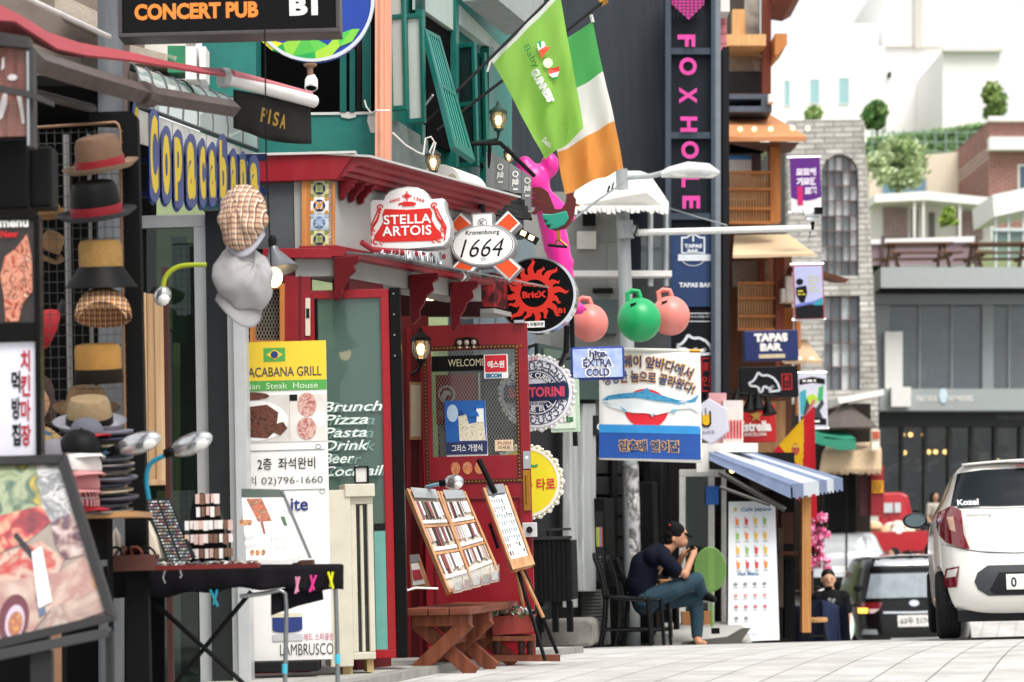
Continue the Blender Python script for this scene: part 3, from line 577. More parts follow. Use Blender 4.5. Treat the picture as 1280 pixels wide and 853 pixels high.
b=t.b(glass('#e8eeee',.9,.15,'#c9d2d2'),D); b.rect(800,290,830,345,-.2,-.19); b.build('clear_sheet',smooth=False)
t=T('tent_canopy','white fabric tent canopy over the grey house terrace','canopy',at(775,265,24.6)); D=deep(24.6); CV=pm('#e9e8e4',.7,var=.06)
b=t.b(CV,deepx(24.6)); b.hexa([(716,246,-.9),(808,241,-.9),(836,253,-.6),(836,264,-.6),(808,262,-.9),(716,258,-.9)],[(730,214,.6),(800,214,.6),(812,218,.8),(812,225,.8),(800,225,.6),(730,225,.6)]); b.build('canopy_cloth',smooth=False)
b=t.b(CV,deepx(24.6)); r=random.Random(2)
for i in range(20): x=716+i*6; b.poly([(x,257),(x+6,257),(x+5.6,266+r.uniform(-2,3)),(x+.6,265+r.uniform(-2,3))],-.92+.01*(i%3),-.9+.01*(i%3))
b.build('valance',smooth=False)
# ================= hat shop corner, left =================
t=T('hat_shop','dark unlit shopfront behind the hat stall under beige concrete ledges','building',gat(100,13.6))
D=deep(13.6); b=t.b(pm('#0d0d0e',.85),D); b.rect(-200,128,176,990,.4,.6); b.rect(176.2,262,330,990,1.6,1.8,pm('#101615',.7)); b.rect(-200,128,176,140,-.8,.38); b.build('wall',smooth=False)
CC=pm('#b3a698',.85,var=.25,bump=.3); b=t.b(CC,D); b.rect(-200,-40,160,128,.6,1.2,pm('#7d7168',.85,var=.2)); b.poly([(60,-20),(125,10),(125,34),(60,4)],.2,.55); b.poly([(150,42),(212,58),(208,70),(150,66)],.3,.55); b.poly([(76,108),(124,122),(124,136),(78,118)],.1,.5); b.poly([(60,-40),(240,-40),(205,52),(122,30)],.62,.9,pm('#d8d2ca',.8,var=.1)); b.build('concrete_ledge',smooth=False)
b=t.b(pm('#4a3d30',.4),D); b.rect(82,36,120,82,.5,.58); b.rect(163,60,197,86,.5,.58); b.rect(172,58,176,86,.44,.5,WHT); b.build('window',smooth=False)
b=t.b(pm('#2f7f5a',.5),D); b.rect(200,44,222,78,.3,.5); b.rect(222.2,44,236,86,.32,.5,WHT); b.rect(240,44,248,86,.32,.5,WHT); b.build('green_panel',smooth=False)

t=T('utility_pole','grey steel utility pole rising behind the red awning','pole',gat(140,12.9));
b=B(t,deep(12.9),grain('#55585c','#74777b',12,12,1,.5)); b.tube([(141,930,0),(139,-60,0)],.075,20); b.build('pole_shaft'); b=B(t,deep(12.9),pm('#6d5a54',.6)); b.rect(152,-40,160,150,-.02,.06); b.build('cable_cover',smooth=False)
# vaulted glass canopy
t=T('glass_canopy','curved frosted glass canopy with thin ribs above the copacabana letters','canopy',at(240,130,13.4))
def vault(u,v):
    Y=12.7+2.3*u; a=v*math.pi*.55; b0=at(172+150*u,132+56*u,Y); t0=at(163+118*u,84+40*u,Y+.5)
    return Vector((b0.x+(t0.x-b0.x)*(1-math.cos(a)),b0.y+(t0.y-b0.y)*v,b0.z+(t0.z-b0.z)*math.sin(a)))
b=t.b(glass('#eef3f1',.9,.55,'#d5dcd9')); b.grid(vault,12,8); b.build('pane')
b=t.b(pm('#4c4e50',.5))
for i in range(9): b.tubew([vault(i/8,j/8)+Vector((0,0,.004)) for j in range(9)],.007,6)
for v in (0,1): b.tubew([vault(i/8,v) for i in range(9)],.012,6)
b.build('rib')
b=t.b(CC); 
for k in range(7):
    u0,u1=k/7+.004,(k+1)/7-.004; p,q=vault(u0,0),vault(u1,0); z=Vector((0,0,-.2)); e=Vector((0,0,-.02)); o=Vector((0,.04,0)); b.add([p+e,q+e,q+z,p+z,p+e+o,q+e+o,q+z+o,p+z+o],[(0,1,2,3),(7,6,5,4),(0,4,5,1),(1,5,6,2),(2,6,7,3),(3,7,4,0)],pm('#c9c9c4',.7,var=.25,sc=3))
b.build('fascia_panel',smooth=False)
s=P('air_conditioner','white box shaped air unit on the roof behind the canopy','air conditioner',232,105,14.6,25,single=True); b=s.b(WHT); b.rect(206,86,246,124,0,.3); b.rect(246.2,90,262,122,.02,.28,GREY); b.build('ac',bevel=.02,smooth=False)
# copacabana letters
t=P('copacabana_sign','row of blue block letters with yellow faces spelling copacabana','sign',255,200,12.9)
BL,FC,YL=pm('#1f4fae',.35,var=.06,spec=.6),pm('#5a628f',.5),pm('#e3c64a',.45,var=.05)
b=t.b(pm('#1d2a55',.5)); b.rect(170,188,330,196,.16,.2); b.rect(170,232,330,240,.16,.2); b.build('back_panel',smooth=False)
for ch,x0,x1,y0,y1 in (('C',184,199,133,252),('o',199.5,214,155,255),('p',214.5,229,160,262),('a',230,246,166,261),('c',246.5,258,172,261),('a',258.5,271,177,260),('b',271.5,285,167,262),('a',285.5,297,186,262),('n',297.5,309,190,262),('a',309.5,325,195,262),('C',164,175,118,262)):
    b=t.b(BL); x0+=2; rx=(x1-x0)/2; cx=(x0+x1)/2
    pts=[(cx-rx*math.cos(R(a)),y0+18-18*math.sin(R(a))) for a in range(0,181,18)]+[(cx+rx*math.cos(R(a)),y1-14+14*math.sin(R(a))) for a in range(0,181,18)]
    b.hexa([(x,y,0) for x,y in pts],[(x-8,y-1,.15) for x,y in pts]); b.poly([(cx+(x-cx)*.97,y) for x,y in pts],-.003,None,FC)
    ty0,ty1=(y0+10,y1-12) if ch in 'Cb' else (y0+12,y1-12); b.txt(ch,cx,(ty0+ty1)/2,(x1-x0)*.74,ty1-ty0+3,-.006,YL,.045); b.build('letter')
# glass door beside the letters
t=P('shop_door','silver framed dark green glass door under the copacabana letters','door',235,560,13.25,base=905)
AL=pm('#c3c5c6',.4,.3,var=.05)
b=t.b(AL); b.frame(150,266,262,905,16,0,.06); b.build('door_frame',smooth=False,bevel=.004)
b=t.b(glass('#c4d4ce',.9,.55,'#12201c')); b.rect(166,282,246,889,.02,.03); b.build('pane',smooth=False)
b=t.b(pm('#2c2e30',.45)); b.rect(262.2,264,288,905,-.05,.25); b.build('side_jamb',smooth=False)
b=t.b(AL); b.rect(288.2,300,296,905,-.06,.1); b.rect(297,300,312,905,-.12,.06); b.rect(296.2,300,296.9,905,0,.1,DK); b.build('post',smooth=False,bevel=.003)
b=t.b(None); b.rect(176,400,200,610,.5,.55,pm('#143028',.4)); b.rect(205,282,225,420,.4,.42,pm('#3f7a66',.4)); b.rect(215,500,246,530,.4,.42,pm('#2c5c4c',.4)); b.rect(215,560,240,720,.5,.52,pm('#3c7c68',.5)); b.build('interior_display',smooth=False)
t=P('timber_post','pale planed timber post standing beside the hat stall','post',190,490,12.6,base=607)
b=t.b(grain('#b08a62','#ccae88',30,30,1.5)); b.rect(173,365,184,607,0,.08); b.rect(184.4,366,194,607,.015,.08); b.rect(194.4,365,205,607,0,.08); b.rect(173,600,205,607,-.03,-.002); b.build('board',bevel=.002,smooth=False)
s=P('brown_post','dark red brown post beside the pale timber post','post',210,600,12.62,base=905,single=True); s.b(pm('#43211d',.5)).rect(206,333,213,905,0,.05).build('p',smooth=False)
def ballcap(px,py,Y,w,mc,mb,label,yaw,group,nod=0,name='cap',roll=0,sq=1,crease=0):
    t=T(name,label,'cap',at(px,py,Y),yaw,group=group); s=Y/F; r=w*s/2; q=Matrix.Rotation(R(roll),3,'Y')@Matrix.Rotation(R(nod),3,'X'); mp=lambda x,z,y=0:t.mw@(q@Vector((x,y,z))); b=B(t,mp,mc)
    def dome(u,v):
        c=r*max(0,math.cos(v*1.5708))**.8; x,y,z=c*math.cos(u*6.2832),1.12*c*math.sin(u*6.2832)*sq,r*1.05*math.sin(v*1.5708)-r*.1
        k=1+crease*noise.noise(Vector((math.cos(u*6.2832)*2.1+px,math.sin(u*6.2832)*2.1,v*2.6)))-.02*(abs(math.sin(u*9.4248))<.06)
        return mp(x*k,z*k,y*k)
    b.grid(dome,64,18); b.build('crown',solid=.003)
    b=B(t,mp,mb); b.grid(lambda u,v:mp(r*(.94+.02*v)*math.sin((u-.5)*2.1),-r*.1-r*.28*v*(2*abs(u-.5))**2-.03*v*r,-r*1.08*math.cos((u-.5)*2.1)-v*r*.78*math.cos((u-.5)*2.6)),16,6); b.build('brim',solid=.004)
    b=B(t,mp,mc); b.ball((0,r*.96,0),.008,n=8); b.build('button'); return t
# ---------------- hats on the mesh rack ----------------
t=P('mesh_rack','black wire mesh rack that the hats hang on','rack',100,400,11.0,base=960)
b=t.b(pm('#5c5a56',.5,.5))
for i in range(11): x=48+i*10.2; b.tube([(x,156,.04),(x+4,650,.04)],.0016,5)
for i in range(36): y=160+i*13.6; b.tube([(46,y,.043),(156,y,.043)],.0016,5)
b.build('wire_mesh'); b=t.b(pm('#8a6a50',.4,.4)); b.tube([(44,153,.03),(146,149,.03),(150,152,.03),(152,160,.03),(154,640,.03)],.007,8); b.build('frame')
b=t.b(pm('#0b0b0c',.7)); b.poly([(150,900),(152,165),(146,152),(112,150),(112,134),(166,134),(173,142),(174,200),(180,900)],.05,.12); b.build('edge_panel',smooth=False)
b=t.b(pm('#9a9a96',.4)); b.tube([(80,160,.1),(82,640,.1)],.014,6); b.tube([(109,160,.1),(110,640,.1)],.009,6); b.build('back_post')
def fedora(px,py,Y,wpx,hpx,c1,band,brim,label,tilt=0,loc=True,group='hats hung on the mesh rack'):
    t=T('hat',label,'hat',at(px,py,Y),group=group); s=Y/F; r=wpx*s/2; h=hpx*s; mp=lambda x,z,y=0:t.mw@Vector((x,y,z)); b=B(t,mp,c1)
    ax=(math.sin(R(tilt)),-.28,math.cos(R(tilt)))
    b.lathe((0,0,0),[(r*.63,0),(r*.61,h*.3),(r*.57,h*.75),(r*.5,h*.95),(r*.36,h),(r*.1,h*.93)],28,None,ax,1,1.15); b.build('crown')
    b=B(t,mp,brim); b.lathe((0,0,0),[(r*.55,-.004),(r*.63,.004),(r*.8,-.006),(r*.96,.006),(r,.014),(r*.98,.008),(r*.8,-.014),(r*.6,-.008)],32,None,ax,1,1.12); b.build('brim')
    b=B(t,mp,band); b.lathe((0,0,0),[(r*.645,.002),(r*.638,h*.28),(r*.6,h*.28),(r*.6,.002)],28,None,ax,1,1.15); b.build('band'); return t
TAN,STRAW,BROWN=pm('#8d785a',.85,var=.2,sc=40,bump=.3,bsc=300),pm('#97743f',.85,var=.25,sc=60,bump=.4,bsc=250),pm('#8a6a48',.85,var=.2)  # hat colours here and below are darkened for the awning's shade
RBN=pm('#8a1522',.5)
fedora(126,209,10.9,94,40,pm('#6d5341',.85,var=.2,sc=30),RBN,pm('#927a66',.85,var=.15),'pale tan fedora with a dark red band, top of the mesh rack',-7)
fedora(121,268,10.85,100,42,BLK,RBN,pm('#3a3a3f',.7),'black fedora with a red band under the topmost tan fedora',-4)
def bucket(px,py,Y,w,hc,hb,mc,mb,label,wb):
    t=T('hat',label,'hat',at(px,py,Y),group='hats hung on the mesh rack'); s=Y/F; r=w*s/2; mp=lambda x,z,y=0:t.mw@Vector((x,y,z)); ax=(0,-.12,1)
    b=B(t,mp,mc); b.lathe((0,0,0),[(r,0),(r*1.0,hc*s*.8),(r*.9,hc*s*.97),(r*.6,hc*s*1.02)],28,None,ax); b.build('crown'); b=B(t,mp,mb); R_=wb*s/2; b.lathe((0,0,0),[(r*1.02,.002),(R_,-hb*s),(R_*.98,-hb*s-.004),(r*.97,-.004)],28,None,ax); b.build('brim')
bucket(126,334,10.85,54,34,25,STRAW,BLK,'straw bucket hat with a wide black brim between the black fedora and the checked cap',90)
bucket(123,462,10.85,58,32,16,pm('#9c7236',.85,var=.2,bump=.3,bsc=200),pm('#1d1712',.8),'mustard yellow bucket hat with a dark turned down brim under the checked cap',62)
def flatcap(px,py,Y,w,h,m,label,tilt=0):
    t=T('hat',label,'hat',at(px,py,Y),group='hats hung on the mesh rack'); s=Y/F; mp=lambda x,z,y=0:t.mw@Vector((x,y,z)); q=Matrix.Rotation(R(tilt),3,'Y')@Matrix.Rotation(R(14),3,'X'); b=B(t,mp,m); b.ball((0,0,0),w*s/2,w*s*.55,h*s/2,n=28,rot=q); b.build('crown'); b=B(t,mp,m); b.ball((w*s*.02,-h*s*.28,-w*s*.36),w*s*.4,w*s*.25,h*s*.13,n=24,rot=q); b.build('peak')
    b=B(t,mp,DARKIN); b.ball((0,-h*s*.36,-w*s*.1),w*s*.36,w*s*.3,h*s*.14,n=20,rot=q); b.build('lining')
ballcap(129,394,10.85,70,plaid('#b98a5a',['#2b2426','#2b2426','#e6d2b8','#7a2a2a'],13),plaid('#b98a5a',['#2b2426','#2b2426','#e6d2b8','#7a2a2a'],13),'brown checked flat cap between the straw hat and the mustard hat',8,'hats hung on the mesh rack',-14,'hat')
fedora(58,268,11.3,60,14,STRAW,BROWN,pm('#8a5a28',.8),'amber straw hat half hidden behind the dark box at the rack edge',0)
t=fedora(58,318,11.4,44,30,BROWN,BLK,BROWN,'brown hat hanging low behind the roast meat poster',30)
fedora(112,530,10.7,92,34,TAN,BLK,pm('#8a8a92',.85),'tan woven fedora with a black band on top of the hat stack',2,group='hats stacked on the stall')
fedora(108,512,11.1,84,28,BROWN,TAN,BROWN,'dull brown hat just behind the tan woven fedora',4,group='hats stacked on the stall')
sh=P('hat_shelf','wooden stall shelf carrying the stacks of hats','shelf',125,645,10.7,base=985); b=sh.b(grain('#9a7248','#b98d5e',3,30,30)); b.rect(60,641,178,648,-.2,.3); b.build('board',smooth=False); b=sh.b(BLK); b.rect(64,648.2,130,700,.1,.14); 
b.build('apron',smooth=False)
for x in (68,128): b=sh.b(BLK); b.tube([(x,648.2,.2),(x,985,.2)],.012,8); b.build('leg')
SC_=[pm(c,.85,var=.15,sc=50) for c in ('#3a3f52','#6b6d78','#2b2d3a','#8d8478','#4a4b58','#55505a','#b3a48c')]; r=random.Random(4)
for i in range(13):
    py=640-i*8.2; px=133+r.uniform(-4,4)-i*.6; m=SC_[i%7]; s=10.62/F
    t=T('hat','wide brimmed hat in the tall stack under the tan fedora','hat',at(px,py,10.62),group='hats in the tall stack'); mp=lambda x,z,y=0:t.mw@Vector((x,y,z)); b=B(t,mp,m); rr=.128+r.uniform(-.006,.008)
    b.lathe((0,0,0),[(rr*.58,.03),(rr*.6,.004),(rr*.8,0),(rr,.010),(rr*1.01,.006),(rr*.8,-.008),(rr*.5,-.006)],28,None,(r.uniform(-.06,.06),-.1,1),1,1.1); b.build('brim'); b=B(t,mp,SC_[(i+3)%7]); b.lathe((0,0,0),[(rr*1.012,.011),(rr*1.02,.008),(rr*1.012,.005)],28,None,(0,-.1,1),1,1.1); b.build('edge_tape')
PKc,RDc,WTc,GYc=pm('#c9898a',.8,var=.1),pm('#a8202c',.8),pm('#d9d6d2',.8),pm('#77757c',.85,var=.15)
r=random.Random(8); cl=[('pink',PKc,PKc),('black and white',BLK,WTc),('grey',GYc,GYc),('white',WTc,PKc),('pink',PKc,PKc),('red checked',plaid('#a8404a',['#f0e0dc','#5a1a22','#f0e0dc'],18),RDc)]
for i,(px,py) in enumerate(((70,632),(72,614),(68,594),(96,628),(98,606),(100,584),(72,574),(100,562))):
    n_,a,c=cl[(i*5+2)%6]
    ballcap(px,py,10.45-.02*(i%3),52,a,c,['grey cap at the bottom of the left cap pile','black and white cap low in the left cap pile','red checked cap low on the left cap pile beside the board','pink cap at the foot of the right cap pile','white cap with pink brim in the right cap pile','pink cap above the white cap in the right cap pile','grey cap at the top of the left cap pile','black cap with white brim at the top of the right cap pile'][i],r.uniform(30,80),'caps piled on the stall',8)
ballcap(108,542,10.5,40,pm('#5c5d68',.85),RDc,'grey cap with a red brim lying against the hat stack',60,'caps piled on the stall')
# hanging caps and lamp
PL=plaid('#c2a184',['#3a3236','#3a3236','#e9dccb','#8a4a44'],12)
t=ballcap(304,272,11.4,62,PL,pm('#a9a6b0',.85),'beige checked cap hanging upright by a hook before the red pub',-14,'caps hanging from the awning',64,'cap',-6,1.32,.16); LG=pm('#a19fa0',.9,var=.1)
t=ballcap(302,350,11.45,78,LG,pm('#8e8c8e',.9),'pale grey cap hanging under the beige checked cap',32,'caps hanging from the awning',58,'cap',10,1.05,.14)
s=P('hanging_cord','thin black cord that the caps and lamp hang from','cord',333,260,11.45,single=True); s.b(BLK).tube([(335,20,0),(334,200,0),(338,352,0)],.004,6).build('c')
t=P('clamp_lamp','grey cone shaped clamp lamp with a lit bulb behind the grey cap','lamp',345,330,11.6)
b=t.b(pm('#6f7276',.35,.5)); b.lathe((342,312,0),[(.02,.02),(.028,-.01),(.10,-.11),(.098,-.112),(.02,-.02)],24,None,(-.25,.15,1)); b.build('lamp_shade'); b=t.b(BLK); b.lathe((341,312,0),[(.02,0),(.022,.05),(.012,.07)],14); b.build('socket'); b=t.b(emit('#ffd9a0',4)); b.ball((342,347,0),.042,.042,.05); b.build('bulb')
# ---------------- gooseneck clip lamps ----------------
def goose(label,pts,stemc,head,Y):
    t=T('clip_lamp',label,'lamp',at(*pts[0][:2],Y),group='gooseneck clip lamps'); D=deep(Y)
    P_=[D(*p) for p in pts]; sm=[]
    for i in range(len(P_)-1):
        p0,p1,p2,p3=P_[max(i-1,0)],P_[i],P_[i+1],P_[min(i+2,len(P_)-1)]
        for k in range(6): u=k/6; sm.append(.5*((2*p1)+(p2-p0)*u+(2*p0-5*p1+4*p2-p3)*u*u+(3*p1-p0-3*p2+p3)*u**3))
    sm.append(P_[-1]); b=t.b(pm(stemc,.4)); b.tubew(sm,.011,10); b.build('stem')
    (x0,y0),(x1,y1)=head; a=D(x0,y0,0); c=D(x1,y1,-.05); ax=(c-a); L=ax.length; ax.normalize()
    b=t.b(BLK,D); b.tubew([a-ax*.03,a+ax*.02],.022,12); b.ball((x0,y0,-.01),.02,n=10); b.build('joint')
    q=ax.to_track_quat('X','Z').to_matrix(); b=t.b(pm('#c4c6c8',.15,.8,var=.2,sc=30),D); b.ball(((x0+x1)/2,(y0+y1)/2,-.02),L*.52,.04,.048,n=20,rot=q); b.build('lamp_head')
    b=t.b(pm('#f2f2f0',.2,spec=.8),D); b.ball(((x0+x1*2)/3,(y0+2*y1)/3+2,-.035),L*.3,.03,.034,n=16,rot=q); b.build('lens'); return t
goose('gooseneck lamp with a bent teal stem in front of the hat stack',[(119,640,0),(114,600,0),(118,575,0),(134,565,0)],'#0b7c98',((146,562),(202,547)),10.5)
goose('gooseneck lamp with a teal stem before the pale timber post',[(186,625,0),(183,600,0),(188,580,0),(205,570,0)],'#0b7c98',((214,565),(266,546)),10.7)
goose('gooseneck lamp with a curved lime green stem beside the hanging caps',[(203,364,0),(208,345,0),(225,333,0),(258,331,0)],'#9aa818',((198,366),(210,376)),11.2)
# ---------------- picture boards at the left edge ----------------
FR=pm('#2b2a2c',.45)
t=P('sandwich_board','glossy picture collage in a tilted black frame at the lower left','display board',60,690,9.0,base=1010)
def tl(x,y,d=0): p=face(60,690,9.0)(x,y,0); return p+Vector((0,(800-y)*.0017+d,0))
b=t.b(pm('#8f8278',.12,coat=1,var=.15,sc=4),tl); b.poly([(-60,575),(52,575),(130,770),(-60,808)],.0,.02); b.build('picture',smooth=False)
b=t.b(None,tl); CM_=lambda *c,sc=9: ramp(list(c),sc,.12,dist=1.2,coat=1)
for k,(pts,m) in enumerate((([(-30,577),(22,577),(34,630),(-30,645)],CM_('#6a7a50','#98a080','#3a5a4a','#b09840')),([(22,577),(51,577),(75,640),(48,652),(34,630)],CM_('#b0b0ae','#6a6c70','#c8c6c4','#3a3c42',sc=14)),([(-30,645),(34,630),(48,652),(20,676),(-30,696)],CM_('#5a2028','#a8343c','#d0a080','#7a2430')),([(48,652),(75,640),(98,694),(70,700),(56,680)],CM_('#7a6c80','#4a2030','#a89088','#c0b8b4',sc=14)),([(-30,696),(40,676),(70,700),(64,716),(-30,730)],CM_('#983a36','#b8a494','#a82c2c','#b09078')),([(-30,730),(64,716),(98,694),(116,738),(60,760),(30,800),(-30,806)],CM_('#b8a498','#a88c80','#98706a','#c8bcb0',sc=5)),([(98,694),(100,700),(118,742),(112,742)],CM_('#c89040','#8a5a3a')),([(60,760),(116,738),(127,766),(50,790)],CM_('#b09a8c','#8a7068','#c4b8ac',sc=6)))): b.poly(pts,-.003-.0008*k,None,m)
b.disc(14,772,19,30,-.012,None,pm('#5a1a2a',.12,coat=1),28); b.disc(16,776,12,21,-.014,None,pm('#b8a8b8',.12,coat=1),24); b.disc(17,778,9,15,-.016,None,CM_('#c88a38','#8a4a3a','#d8b060',sc=20),20); b.poly([(38,742),(44,738),(54,766),(46,772)],-.012,None,pm('#4a5a72',.12,coat=1)); b.poly([(2,668),(6,664),(34,694),(30,700)],-.012,None,pm('#2a2a32',.2)); b.poly([(28,690),(40,682),(60,752),(44,760)],-.013,None,pm('#dcd8d6',.12,coat=1)); b.build('photo_print',smooth=False)
b=t.b(FR,tl); o=[(-75,564),(59,564),(143,777),(-75,824)]; i_=[(-60,576),(51,576),(129,769),(-60,808)]
for k in range(4): a,c,d,e=o[k],o[(k+1)%4],i_[(k+1)%4],i_[k]; b.poly([a,c,d,e],-.03,.03)
b.build('frame',smooth=False,bevel=.003)
b=t.b(pm('#3a3a3c',.45)); b.poly([(-75,822),(138,785),(138,797),(-75,836)],-.08,0); b.build('ledge',smooth=False,bevel=.003)
for x0,x1 in ((40,66),(133,141),(-30,-10)): b=t.b(pm('#2c2c2e',.5)); b.rect(x0,812 if x0<100 else 790,x1,1010,-.05,.0); b.build('leg',smooth=False)
t=P('menu_lightbox','tall black framed board with a roast meat photo above a white panel of brush writing','display board',30,400,9.6,base=970)
b=t.b(BLKG); b.frame(-40,268,52,580,7,-.03,.05); b.rect(-33,404,45,428,-.03,.05); b.rect(-40,580,56,970,0,.06,BLK); b.build('frame',smooth=False,bevel=.004)
b=t.b(pm('#35302e',.3)); b.rect(-33,275,45,404,-.01,.02); 
b.build('photo_panel',smooth=False)
b=t.b(ramp(['#5a2018','#b8604a','#d89a80','#7a2c1c','#e8c4a8'],28,.25,dist=1)); b.poly([(8,320),(22,310),(36,292),(42,325),(42,365),(30,380),(24,402),(8,402),(6,370),(2,345)],-.02,-.011); b.build('roast_picture',smooth=False)
b=t.b(None); b.txt('menu',20,279,36,9,-.022,PRW,.03); b.txt('New',14,292,22,9,-.022,pm('#c01818',.5),.05); b.build('lettering',smooth=False)
b=t.b(pm('#dcdbe6',.4,var=.04)); b.rect(-33,428.2,45,572,-.01,.02); b.build('writing_panel',smooth=False)
b=t.b(None); RI=pm('#a8142c',.5)
for i,ch in enumerate('치킨마장'): b.txt(ch,32,452+i*31,12,27,-.014,RI,.03)
for i,ch in enumerate('먹방집'): b.txt(ch,20,478+i*33,11,28,-.014,INK,.03)
b.build('brush_writing',smooth=False)
s=P('speaker_box','black box mounted above the roast meat board','box',25,220,9.7,single=True); b=s.b(BLK); b.rect(-50,172,36,262,0,.2); b.rect(34,180,62,258,.05,.2); b.build('s',bevel=.01,smooth=False)
t=P('framed_poster','brown poster with white brush strokes in a dark frame, upper left','poster',10,115,9.5)
b=t.b(ramp(['#5a3a36','#7a5048','#8a6258','#4a302e'],6,.3,stretch=(3,1,.6))); b.rect(-60,58,35,172,0,.02); b.build('poster',smooth=False)
b=t.b(pm('#d5d0d2',.4)); b.poly([(4,118),(9,110),(9,130),(3,148),(-2,152),(0,130)],-.005,-.001); b.poly([(20,115),(26,114),(30,140),(31,156),(28,157),(25,140)],-.005,-.001); b.disc(16,97,6,4,-.005,-.001); b.poly([(3,72),(6,70),(6,84),(2,88)],-.005,-.001); b.build('brush_stroke',smooth=False)
b=t.b(pm('#3a3738',.5)); b.poly([(-60,28),(40,48),(40,62),(-60,50)],-.04,.04); b.rect(35,60,44,188,-.03,.04); b.poly([(-60,96),(40,118),(70,132),(70,138),(40,126),(-60,104)],-.06,-.03); b.build('frame',smooth=False)
b=t.b(STEEL); b.rect(36,66,39,186,-.035,-.031); b.build('edge_strip',smooth=False)
# ---------------- red roller awning ----------------
t=T('roller_awning','red roller awning with brown arm and black fringe above the hat stall','awning',at(150,90,11.3))
def aw(pts,mat,name,solid=.012):
    b=t.b(mat); vs=[at(*p) for p in pts]; n=len(vs)//2; b.add(vs,[(i,i+1,n+i+1,n+i) for i in range(n-1)]); b.build(name,solid=solid,smooth=False)
aw([(-60,-22,9.2),(24,20,10),(60,42,10.5),(100,55,11),(160,66,11.6),(210,78,12),(250,85,12.3),(282,88,12.6),(-60,22,8.8),(18,28,9.8),(70,62,10.3),(105,70,10.8),(160,76,11.4),(210,84,11.8),(250,91,12.1),(282,95,12.4)],pm('#9a3a42',.7,var=.1,sc=5),'cloth')
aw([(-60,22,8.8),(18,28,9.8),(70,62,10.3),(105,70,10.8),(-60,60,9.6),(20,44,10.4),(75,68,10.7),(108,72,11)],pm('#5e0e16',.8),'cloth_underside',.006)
b=t.b(pm('#dcd6d4',.4)); b.tubew([at(24,-6,10.3),at(136,46,12)],.014,8); b.build('front_rail')
b=t.b(grain('#4a403d','#5d5350',1,30,30,.5)); b.tubew([at(42,76,10),at(108,97,10.8),at(180,118,11.6)],.052,4); b.tubew([at(182,118,11.6),at(292,136,12.4)],.045,4); b.tubew([at(177,116,11.55),at(188,120,11.68)],.06,10); b.build('arm',smooth=False)
b=t.b(pm('#3a3634',.5)); b.tubew([at(-30,95,9.8),at(45,118,10.5),at(116,136,11.2)],.022,8); b.build('lower_arm')
b=t.b(pm('#dedad8',.35)); b.tubew([at(283,98,12.5),at(392,127,13.2)],.036,16); b.build('roller'); b=t.b(pm('#c4737a',.6)); b.tubew([at(290,92,12.5),at(388,119,13.2)],.02,12); b.build('rolled_cloth')
b=t.b(pm('#a5a7a8',.4,.3)); b.ball((0,0,0),.06) if 0 else b.add([],[]); b.tubew([at(276,97,12.48),at(284,98,12.5)],.055,16); b.build('end_cap')
b=t.b(pm('#22211f',.8,var=.15)); b.grid(lambda u,v:at(292+96*u+3*math.sin(u*9)*v,112+18*u+(48+2*u)*v+(6*u*(1-u)*4*v),12.55+.65*u+.03*math.sin(u*14)*v),16,6); b.build('fringe',solid=.004)
b=t.b(pm('#b08a3a',.5)); b.txt('PISA',342,153,32,26,0,None,.03,0,-9) if 0 else b.add([],[])
for i,(ch,x,y) in enumerate((('P',330,142),('I',337,144),('S',345,147),('A',354,150))): p=b.mp; b.mp=deep(12.4+.0065*(x-292)); b.txt(ch,x,y+2,2.4 if ch=='I' else 7,18,.0,None,.03,0,-8)
b.build('lettering',smooth=False)
# ---------------- concert pub sign, round sign, camera ----------------
t=P('pub_sign','black lightbox sign reading concert pub b1 in orange hand lettering','sign',290,20,12.2)
b=t.b(pm('#0c0b0d',.3,spec=.5)); b.rect(150,-40,421,40,0,.16); b.build('panel',smooth=False); b=t.b(pm('#4f4a4b',.4,.4)); b.frame(146,-46,427,45,5,-.02,.18); b.build('frame',smooth=False,bevel=.003)
OR=pm('#f08a35',.5); b=t.b(OR)
b.txt('CONCERT PUB',245,12.5,157,21,-.004,OR,.045); b.txt('B1',381,10,36,24,-.004,PRW,.05); b.build('lettering',smooth=False)
t=P('round_sign','round blue sign with a green faceted mountain and silver rim, hung high','sign',391,2,14.2)
b=t.b(pm('#1c3f9e',.4,var=.05)); b.disc(391,2,75,75,0,.12); b.build('disc'); 
def gpoly(b,pts,c): b.poly(pts,-.004,None,pm(c,.45,var=.04))
b=t.b(); 
gpoly(b,[(321,48),(327,47),(352,55),(338,64)],'#d9dc2c'); gpoly(b,[(338,64),(352,55),(357,71)],'#1f9a3e'); gpoly(b,[(352,55),(381,43),(363,72),(357,71)],'#8fcb3f'); gpoly(b,[(381,43),(393,67),(363,72)],'#4fb848'); gpoly(b,[(381,43),(409,59),(393,67)],'#5fc24a'); gpoly(b,[(363,72),(393,67),(393,76),(370,74)],'#22a04a'); gpoly(b,[(393,67),(409,59),(421,46),(424,61),(412,74),(393,76)],'#a4cf3c'); gpoly(b,[(421,46),(440,39),(424,61)],'#4cc04a'); gpoly(b,[(440,39),(450,39),(440,55),(424,61)],'#7cc943'); b.build('mountain_print',smooth=False)
b=t.b(CHROME); b.ring(391,2,74,78,-.012,None,64); b.tube([(391+76*math.cos(R(a)),2+76*math.sin(R(a)),0) for a in range(0,361,6)],.012,8); b.build('rim')
t=P('security_camera','white bullet security camera hanging below the round blue sign','camera',389,98,14.1)
b=t.b(pm('#8a6a52',.5)); b.tube([(388,80,0),(388,94,0)],.018,10); b.lathe((388,82,0),[(.04,.01),(.04,0),(.02,-.012)],14); b.build('mount')
